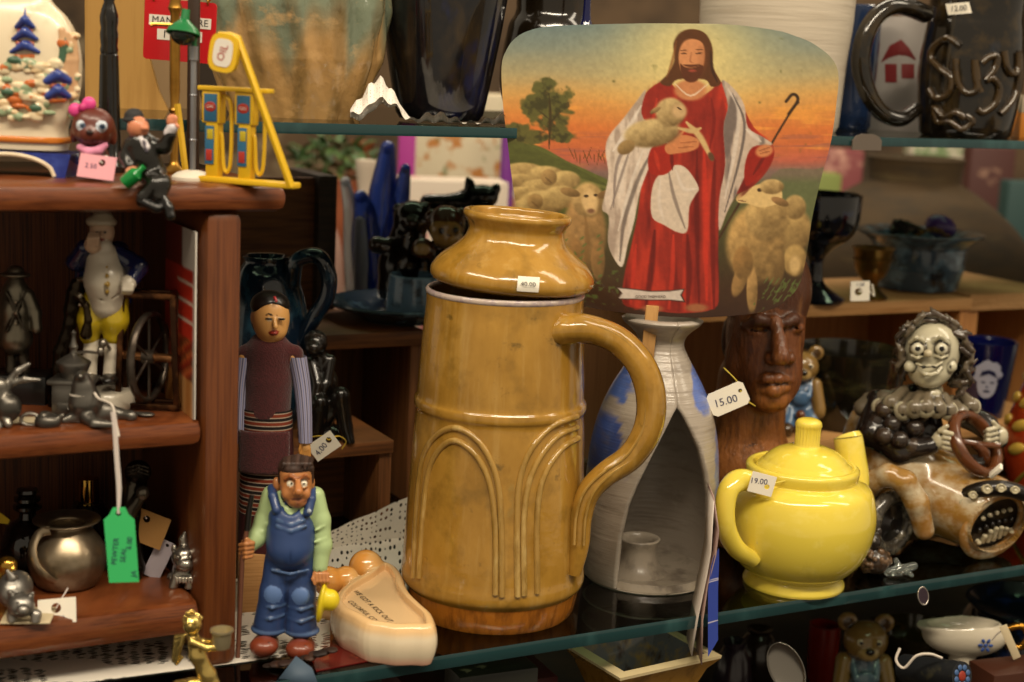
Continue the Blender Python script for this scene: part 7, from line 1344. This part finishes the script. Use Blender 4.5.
flatcut(sd); t.one(sd.mesh(1.1, cav=.9), amat('ebony', .25, coat=.35))
# blue glass finger vase, black cat
t = T('glass_finger_vase', 'clear and cobalt blue glass vase with tall finger shaped lobes behind the black bear', 'vase', 375, 330, base=(lambda q: V3((q.x, q.y, 1.0)))(P(375, 330, 1.5))); fin = mat('blue_art_glass', '#3450b4', .06, coat=.6, trans=.6, ior=1.25); clr = mat('clear_art_glass', '#c3c9d2', .06, coat=.6, trans=.6, ior=1.25)
zf2 = zr_; g = Geo(); A = lambda *pp_: [t.q(*zf2(a, b, d)) for a, b, d in pp_]
b_ = t.q(375, 420); g.lathe([(.01, 0), (24, 0), (26, 6), (18, 30), (20, t.z(340)), (28, t.z(300)), (24, t.z(290)), (.01, t.z(310))], 32); t.part('foot', g, clr)
for pts, rr, m_ in (([(195, 560, 6), (195, 400, 6), (205, 250, 6), (220, 90, 4)], [17, 18, 15, 7], fin), ([(240, 520, 0), (240, 380, 0), (262, 260, -4), (278, 158, -6)], [12, 12, 9, 5], fin), ([(165, 560, -8), (150, 400, -8), (145, 300, -10), (132, 250, -10)], [16, 15, 11, 7], MATS['blue_art_glass']), ([(118, 560, 0), (108, 420, 0), (98, 290, -2), (82, 200, -4)], [11, 10, 7, 5], clr), ([(140, 580, -16), (136, 430, -18), (133, 330, -18)], [9, 8, 6], clr)):
    g = Geo(); g.tube(A(*pts), rr, 16, smooth=6); g.ell(A(pts[-1])[0], (rr[-1],) * 3, 14); t.part('lobe', g, m_)
t = T('black_cat', 'black cat figurine lying with raised head and pointed ears beyond the pitcher lid', 'figurine', 470, 330, base=(lambda q: V3((q.x, q.y, 1.0)))(P(470, 330, 1.46))); sd = SD(t); CT = '#0d0b0a'
sd.path([zr_(350, 268, 0), zr_(430, 270, 0), zr_(480, 265, 4)], [8, 9, 12], CT, 3).e(zr_(528, 250, 0), (15, 13, 12), CT, k=4).path([zr_(490, 240, 0), zr_(485, 205, 0), zr_(478, 188, 0)], [7, 4.5, 1.5], CT, 2).path([zr_(560, 240, 0), zr_(572, 222, 0), zr_(577, 212, 0)], [6, 4.5, 1.5], CT, 2).path([zr_(490, 280, 6), zr_(480, 330, 8), (470, 329, 8)], [16, 20, 24], CT, 6).path([(470, 300, 8), (470, 372, 8)], [22, 26], CT, 6).c((470, 372, 8), (470, 440, 8), 26, 26, CT, 4)
sd.fn(lambda X: X[..., 2] - .3, (-150, -150, -200), (150, 150, .3), cut=True, k=.3); t.one(sd.mesh(1.5), amat('black_gloss', .2, coat=.4))
# ================= blurred stock on the next display
def back(name, label, cat, px, py, D, zbase=ZSH): q = P(px, py, D); q.z = zbase; return T(name, label, cat, 0, 0, base=q)
t = back('floral_tin', 'large cream tin printed with orange flowers on the next display behind', 'tin', 468, 160, 2.06); H = t.z(92); g = Geo(); g.box((0, 0, H / 2), (104, 60, H), 4); t.one(g, mat('floral_print', '#c4b89c', .5, layers=[('#a8691c', (32, 32, 32), .54, .6, .95), ('#5d6a3a', (44, 44, 44), .58, .64, .8)]))
t = back('magenta_box', 'narrow magenta box standing next to the floral tin', 'box', 408, 160, 2.04); H = t.z(98); g = Geo(); g.box((0, 0, H / 2), (17, 30, H), 1); t.one(g, mat('magenta_card', '#a02c86', .5))
t = back('violet_tin', 'slim violet tube just left of the hand fan', 'tube', 507, 170, 1.95); H = t.z(110); g = Geo(); g.lathe([(.01, 0), (6, 0), (7, 2), (7, H), (5, H + 1), (.01, H + 1)], 24); t.one(g, mat('violet_tube', '#7a3a90', .3, coat=.3))
t = back('pink_parcel', 'white parcel printed with pink lettering like marks behind the black cat', 'parcel', 445, 195, 1.86); H = t.z(178); g = Geo(); g.box((0, 0, H / 2), (118, 50, H), 3, R=rotm(0, 0, 10)); t.one(g, mat('pink_print', '#c7b9a8', .6, layers=[('#b4525c', (30, 30, 30), .58, .66, .9)]))
t = back('trailing_plant', 'dark green leafy plant in a pot at the far side of the crate', 'plant', 335, 160, 2.0); H = t.z(178); g = Geo(); g.lathe([(.01, 0), (26, 0), (34, H * .8), (38, H), (34, H), (.01, H * .9)], 28); t.part('pot', g, mat('terracotta', '#8a4a2a', .7)); g = Geo(); R_ = random.Random(8)
for i in range(110):
    a, b, c = R_.uniform(0, 6.28), R_.uniform(-.3, 1.2), R_.uniform(14, 46); o = V3((c * math.cos(a) * math.cos(b * .8), c * math.sin(a) * math.cos(b * .8), H + 4 + 34 * math.sin(b))); M = Matrix.Translation(o) @ rotm(R_.uniform(-50, 50), R_.uniform(-50, 50), math.degrees(a))
    g.add([(0, -4, 0), (10, -3, 2), (16, 0, 0), (10, 3, 2), (0, 4, 0)], [(0, 1, 2, 3, 4)], M=M)
t.part('foliage', g, mat('dark_leaf', '#2f4a22', .5, layers=[('#5f7a35', (30, 30, 30), .5, .7, .8)]))
for nm, lab, px, py, D, hw, pp_, m_ in (('white_vase', 'blurred white china vase beyond the blue glass fingers', 366, 180, 1.76, 20, [(.01, 0), (14, 0), (20, .3), (15, .7), (8, .85), (11, 1), (8, 1), (.01, .8)], mat('china_white', '#b9aa98', .3, coat=.3)),
    ('white_vase', 'blurred pale pink china vase behind the crate', 322, 215, 1.9, 20, [(.01, 0), (18, 0), (24, .35), (20, .7), (9, .9), (12, 1), (9, 1), (.01, .8)], mat('china_pink', '#a8877a', .3, coat=.3)),
    ('brown_vase', 'blurred red brown vase beyond the blue glass fingers', 362, 160, 2.1, 20, [(.01, 0), (16, 0), (24, .4), (18, .75), (9, .9), (12, 1), (9, 1), (.01, .8)], mat('brown_vase_glaze', '#7a4524', .3, coat=.3))):
    t = back(nm, lab, 'vase', px, py, D); H = t.z(py - 18); g = Geo(); g.lathe([(a, b * H) for a, b in pp_[:2]] + [(float(a), float(b) * H) for a, b in cr(pp_[2:-1], 4)] + [(pp_[-1][0], pp_[-1][1] * H)], 32); t.one(g, m_)
rb = mat('rose_print', '#7a3a3c', .6, layers=[('#c79a86', (20, 20, 20), .55, .68, .8)])
for nm, lab, cat, px, py, D, w_, m_ in (('rose_box', 'blurred rose pink box beyond the fan edge', 'box', 838, 148, 2.6, 46, rb), ('lime_box', 'blurred yellow green box beyond the fan edge', 'box', 822, 172, 2.45, 34, mat('lime_card', '#77823f', .6)), ('leaf_print_box', 'blurred white box with green leaf print above the stoneware jar', 'box', 935, 142, 2.66, 52, mat('leaf_print', '#b4ab98', .6, layers=[('#54703e', (18, 18, 18), .52, .6, .9)])), ('crimson_box', 'blurred dark crimson box beyond the stoneware jar', 'box', 990, 146, 2.5, 44, mat('crimson_card', '#45201a', .6, layers=[('#b08a70', (14, 14, 14), .6, .68, .9)])), ('teal_box', 'blurred teal box at the far right beyond the taupe pot', 'box', 1022, 180, 2.35, 34, mat('teal_card', '#24403e', .6))):
    t = back(nm, lab, cat, px, py, D, ZSH - .0); H = t.z(py); g = Geo(); g.box((0, 0, H / 2), (w_, 30, H), 2); t.one(g, m_)
# ================= lace, cards and paper on the lower glass
def lacesheet(name, label, pix, zfun, uvs, m, n=(40, 24)):
    rows = []
    for i in range(n[1]):
        row = []; v_ = i / (n[1] - 1)
        for j in range(n[0]):
            u_ = j / (n[0] - 1); a, b = np.array(pix[0]) * (1 - u_) + np.array(pix[1]) * u_, np.array(pix[3]) * (1 - u_) + np.array(pix[2]) * u_; q = a * (1 - v_) + b * v_; w_ = G(q[0], q[1], 1.0); row.append(V3((w_.x, w_.y, 1.0 + zfun(u_, v_))))
        rows.append(row)
    return cloth(name, label, rows, m, uvs)
lacesheet('lace_doily', 'white crochet lace doily lying under the display cabinet on the glass', [(-40, 700), (-60, 610), (330, 570), (330, 652)], lambda u_, v_: .0008, (9, 5), lace2)
rows = []
for i in range(26):
    row = []; v_ = i / 25
    for j in range(40):
        u_ = j / 39; px = 322 + 92 * u_; 
        q0 = G(px, 596, 1.0); q1 = W(px, 545, p + VV * -.006); s_ = v_
        if s_ < .5: w_ = q0.lerp(V3((q1.x, q1.y, 1.0)), s_ * 2); zz_ = 1.001 + .001 * math.sin(u_ * 9) ** 2
        else: w_ = V3((q1.x, q1.y, 1)); zz_ = 1.001 + (s_ - .5) * 2 * (.012 + .026 * u_)
        row.append(V3((w_.x, w_.y - .002 * math.sin(u_ * 14), zz_)))
    rows.append(row)
cloth('lace_runner', 'white lace runner turned up against the low wooden step behind the foot dish', rows, lacemat('crochet_lace2', '#d9d2c4', 12., .27, big=1), (1.6, 1.0))
t = T('red_card', 'glossy dark red picture card lying flat under the foot dish', 'card', 352, 652, z=1.0); cs = [G(a, b, 1.0) - t.base for a, b in ((316, 672), (302, 638), (372, 602), (420, 652))]; cs = [c / t.s for c in cs]
g = Geo(); g.add([c + V3((0, 0, 1.2)) for c in cs] + [c + V3((0, 0, .2)) for c in cs], [(0, 1, 2, 3)[::-1], (4, 5, 6, 7), *[(i, (i + 1) % 4, (i + 1) % 4 + 4, i + 4) for i in range(4)]]); t.one(g, mat('red_gloss_card', '#5e0f0c', .2, coat=.5, layers=[('#a4452c', (60, 60, 60), .6, .66, .8), ('#2a0806', (40, 40, 40), .55, .7, .8)]), smooth=False)
t = T('bark_strip', 'dark brown rough strip lying at the shelf edge before the farmer', 'strip', 285, 668, z=1.0); sd = SD(t); R_ = random.Random(6)
for i in range(22): a = i / 21; sd.e((240 + a * 92, 676 - a * 26 + R_.uniform(-2, 2), R_.uniform(-4, 4)), (6, 7, 2.4), R_.choice(['#2a1810', '#3d2416', '#1d110b']), k=2)
flatcut(sd); t.one(sd.mesh(1.1, cav=1), amat('bark', .6))
t = T('blue_paper', 'small folded grey blue paper at the shelf edge before the farmer boots', 'paper', 300, 676, z=1.0); g = Geo(); a, b, c, d = [t.q(*x) for x in ((276, 682, -10), (296, 656, -4), (312, 668, -6), (318, 684, -14))]; g.add([a, b, c, d], [(0, 1, 2), (0, 2, 3)]); o = t.one(g, mat('paper_blue', '#3f5163', .6)); md = o.modifiers.new('th', 'SOLIDIFY'); md.thickness = .0006
# ================= below the glass
ZL = E0.z - .185
def low(px, py, D): q = P(px, py, D); q.z = ZL; return q
t = mk('square_vase', 'tan glazed square vase with a flared cream rim standing under the glass', 'vase', low(640, 660, 1.12)); zr = t.z(651); Q = Matrix.Rotation(math.radians(33), 4, 'Z')
def sqr(g, w0, z0): return [(w0 * sx_, w0 * .8 * sy_, z0) for sx_, sy_ in ((-1, -1), (1, -1), (1, 1), (-1, 1))]
lv = [(28, 0), (30, zr * .3), (34, zr * .6), (40, zr * .8), (51, zr * .94), (61, zr)]; g = Geo(); g.grid([sqr(g, *x) for x in lv], True, M=Q); t.part('body', g, mat('tan_vase_glaze', '#a5792e', .2, coat=.4, layers=[('#6a4a18', (60, 60, 30), .5, .7, .8)]), angle=30)
g = Geo(); g.grid([sqr(g, *x) for x in ((61, zr), (61.5, zr + 3), (51, zr + 4.5), (50, zr + 3))], True, M=Q); rm_ = t.part('rim', g, mat('cream_rim', '#c9b88e', .25, coat=.4, layers=[('#8a7a8a', (30, 30, 30), .6, .7, .7)]), angle=30)
g = Geo(); g.grid([sqr(g, *x) for x in ((50, zr + 3), (43, zr - 8), (36, zr - 30), (26, zr - 60), (.5, zr - 60))], True, M=Q); t.part('inside', g, mat('vase_inside', '#6f6a72', .2, coat=.5, layers=[('#b58a3a', (40, 40, 40), .5, .66, .9), ('#43281a', (50, 50, 30), .58, .7, .8)]), rm_, angle=30)
t = mk('tablespoon', 'worn steel tablespoon leaning bowl upward under the glass shelf', 'spoon', low(790, 690, 1.16)); g = Geo(); zt = t.z(668); Ms = Matrix.Translation(t.q(786, 668, 0)) @ rotm(-15, -28, 0)
g.v = []; rows = []
for i in range(13):
    a = i / 12 * math.pi / 2; rows.append([(17 * math.sin(a) * math.cos(b), 6 * math.cos(a) - 3, 27 * math.sin(a) * math.sin(b)) for b in np.linspace(0, 2 * math.pi, 33)[:-1]])
g.grid(rows, True, M=Ms); o = t.part('bowl', g, mat('worn_steel', '#8d8880', .22, .95)); md = o.modifiers.new('th', 'SOLIDIFY'); md.thickness = .0008
g = Geo(); g.tube([Ms @ V3((0, 0, -26)), Ms @ V3((0, 3, -42)), Ms @ V3((0, 0, -120))], [3, 2.6, 4], 8, flat=.6); t.part('handle', g, MATS['worn_steel'])
t = mk('red_cup', 'dark red glazed cup standing under the glass behind the spoon', 'cup', low(822, 660, 1.45)); H = t.z(624); g = Geo(); g.lathe([(.01, 0), (14, 0), (15, 2), (16, H * .6), (15.5, H), (13.5, H), (13, H * .5), (.01, H * .4)], 36); t.one(g, mat('red_glaze', '#7a1c0c', .15, coat=.5))
q = low(862, 672, 1.36); zt_ = T('x', '', '', 0, 0, base=q)
bb = bear('bear_figurine', 'glazed brown bear figurine in pale blue overalls under the glass beside the red cup', q, zt_.z(612) / 91., over='#5d7484')
t = mk('brown_bowl', 'olive brown glazed bowl under the glass beside the pale blue bear', 'bowl', low(915, 660, 1.5)); H = t.z(628); g = Geo(); g.lathe([(.01, 0), (26, 0), (30, 3), (40, H * .7), (42, H), (40, H), (36, H * .6), (.01, H * .3)], 48); t.one(g, mat('olive_bowl', '#33260f', .15, coat=.6, layers=[('#6a4518', (40, 40, 60), .55, .72, .8)]))
t = mk('china_boat', 'white china sauce boat with blue flower and gilt handle under the glass', 'sauce boat', low(962, 660, 1.27)); H = t.z(622); sd = SD(); sd.e((0, 0, H - 12), (42, 22, 22), '#c2b8a4', k=3).c((0, 0, 0), (0, 0, H - 26), 22, 12, '#c2b8a4', k=4).e((-30, 0, H - 4), (18, 14, 8), '#c2b8a4', k=4).e((-4, 0, H + 3), (36, 17, 16), '#b9af9c', cut=True, k=1); flatcut(sd)
sd.fn(lambda X: H + 1 - X[..., 2] + .1 * X[..., 0], (-70, -50, H - 4), (70, 50, H + 40), '#b9af9c', cut=True, k=.5); bo = t.part('body', sd.mesh(1.4), amat('china_glaze', .12, coat=.6))
g = Geo(); g.tube([(38, -6, H - 2), (52, -8, H + 2), (60, -8, H - 8), (54, -6, H - 20), (40, -6, H - 20)], [3, 3.5, 4, 3.5, 3], 10, smooth=4); t.part('handle', g, mat('gilt', '#a8782c', .15, .9))
g = Geo(); 
for k in range(6): a = k * math.pi / 3; o = V3((14 + 5 * math.cos(a), -22.3, H - 14 + 5 * math.sin(a))); g.ell(o, (2.6, .9, 1.6), 10, R=rotm(0, -math.degrees(a), 0))
g.ell((14, -22.5, H - 14), (2, .8, 2), 10); t.part('flower_print', g, mat('flower_blue', '#2f4a8a', .4), bo)
t = mk('blue_black_pot', 'shiny blue black round pot at the right end under the glass', 'pot', low(1035, 640, 1.42)); H = t.z(604); g = Geo(); g.lathe([(.01, 0), (46, 0), (52, 3), (74, H * .5), (72, H * .8), (64, H * .93), (70, H), (66, H), (58, H * .9), (.01, H * .8)], 56); t.one(g, cob)
t = mk('patterned_tube', 'dark cylinder with a red and blue rosette end lying under the glass', 'tube', low(950, 682, 1.16)); g = Geo(); a, b = t.q(905, 668, 40), t.q(962, 676, -20); g.tube([a, b], 14, 24); t.part('roll', g, mat('dark_roll', '#17191c', .5, layers=[('#3d3a2a', (60, 60, 60), .58, .7, .8)])); d = (b - a).normalized(); M = Matrix.Translation(b + d * .4) @ V3((0, 0, 1)).rotation_difference(d).to_matrix().to_4x4()
for r_, n_, s_, c_, nm in ((0, 1, 5, '#8a2c1c', 'rosette_centre'), (8.5, 8, 3, '#3d5a86', 'rosette_petal')):
    for k in range(n_): g = Geo(); a_ = 2 * math.pi * k / n_; g.ell((r_ * math.cos(a_), r_ * math.sin(a_), 0), (s_, s_, 1), 12, M=M); t.part(nm, g, mat('ros' + c_, c_, .5))
g = Geo(); g.tube([t.q(*x) for x in ((900, 648, 0), (896, 660, -4), (904, 668, -8), (916, 656, -10), (930, 654, -10), (942, 658, -8))], 1.4, 6, smooth=5); t.part('loose_cord', g, mat('white_cord', '#c9bfb2', .9))
t = mk('wooden_box', 'reddish wooden box at the right corner under the glass', 'box', low(1010, 676, 1.2)); H = t.z(664); g = Geo(); g.box((0, 0, H / 2), (70, 40, H), 1, R=rotm(0, 0, 20)); t.one(g, mat('box_red', '#3d1c0c', .5))
t = T('price_tag', 'narrow cream tag hanging beside the gilt handle under the glass', 'tag', 1010, 642, 1.2); g = Geo(); g.box((0, 0, 0), (8, .8, 38), .1, R=rotm(0, -28, 0)); t.part('card', g, mat('cream_card', '#c3b392', .8)); g = Geo(); g.tube([t.q(1003, 630), t.q(997, 634, 4), t.q(992, 640, 8)], .8, 6); t.part('string', g, MATS['white_cord'])
t = T('silver_ring', 'dark purple pendant with a silver rim dangling at the edge of the lower glass', 'pendant', 923, 596, D=depth(G(923, 588, 1.0)) - .006); g = Geo(); g.lathe([(.01, -.6), (8, -.6), (8.5, 0), (8, .6), (.01, .6)], 24, M=rotm(70, 0, 20), sx=.7); t.part('disc', g, mat('plum', '#241420', .2, coat=.4)); g = Geo(); g.torus(8.6, 1, M=rotm(70, 0, 20) @ Matrix.Diagonal((.7, 1, 1, 1))); t.part('rim', g, silver() if 0 else mat('ring_silver', '#b0a8a0', .2, .9))
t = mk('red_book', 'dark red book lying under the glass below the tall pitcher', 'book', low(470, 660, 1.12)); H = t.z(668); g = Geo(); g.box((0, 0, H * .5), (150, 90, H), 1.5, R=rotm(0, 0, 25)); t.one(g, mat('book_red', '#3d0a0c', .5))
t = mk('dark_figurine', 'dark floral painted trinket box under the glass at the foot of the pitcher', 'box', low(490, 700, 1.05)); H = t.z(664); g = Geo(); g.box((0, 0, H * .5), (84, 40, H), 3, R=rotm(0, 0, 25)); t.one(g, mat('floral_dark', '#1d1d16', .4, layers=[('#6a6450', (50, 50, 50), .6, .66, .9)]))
R_ = random.Random(12)
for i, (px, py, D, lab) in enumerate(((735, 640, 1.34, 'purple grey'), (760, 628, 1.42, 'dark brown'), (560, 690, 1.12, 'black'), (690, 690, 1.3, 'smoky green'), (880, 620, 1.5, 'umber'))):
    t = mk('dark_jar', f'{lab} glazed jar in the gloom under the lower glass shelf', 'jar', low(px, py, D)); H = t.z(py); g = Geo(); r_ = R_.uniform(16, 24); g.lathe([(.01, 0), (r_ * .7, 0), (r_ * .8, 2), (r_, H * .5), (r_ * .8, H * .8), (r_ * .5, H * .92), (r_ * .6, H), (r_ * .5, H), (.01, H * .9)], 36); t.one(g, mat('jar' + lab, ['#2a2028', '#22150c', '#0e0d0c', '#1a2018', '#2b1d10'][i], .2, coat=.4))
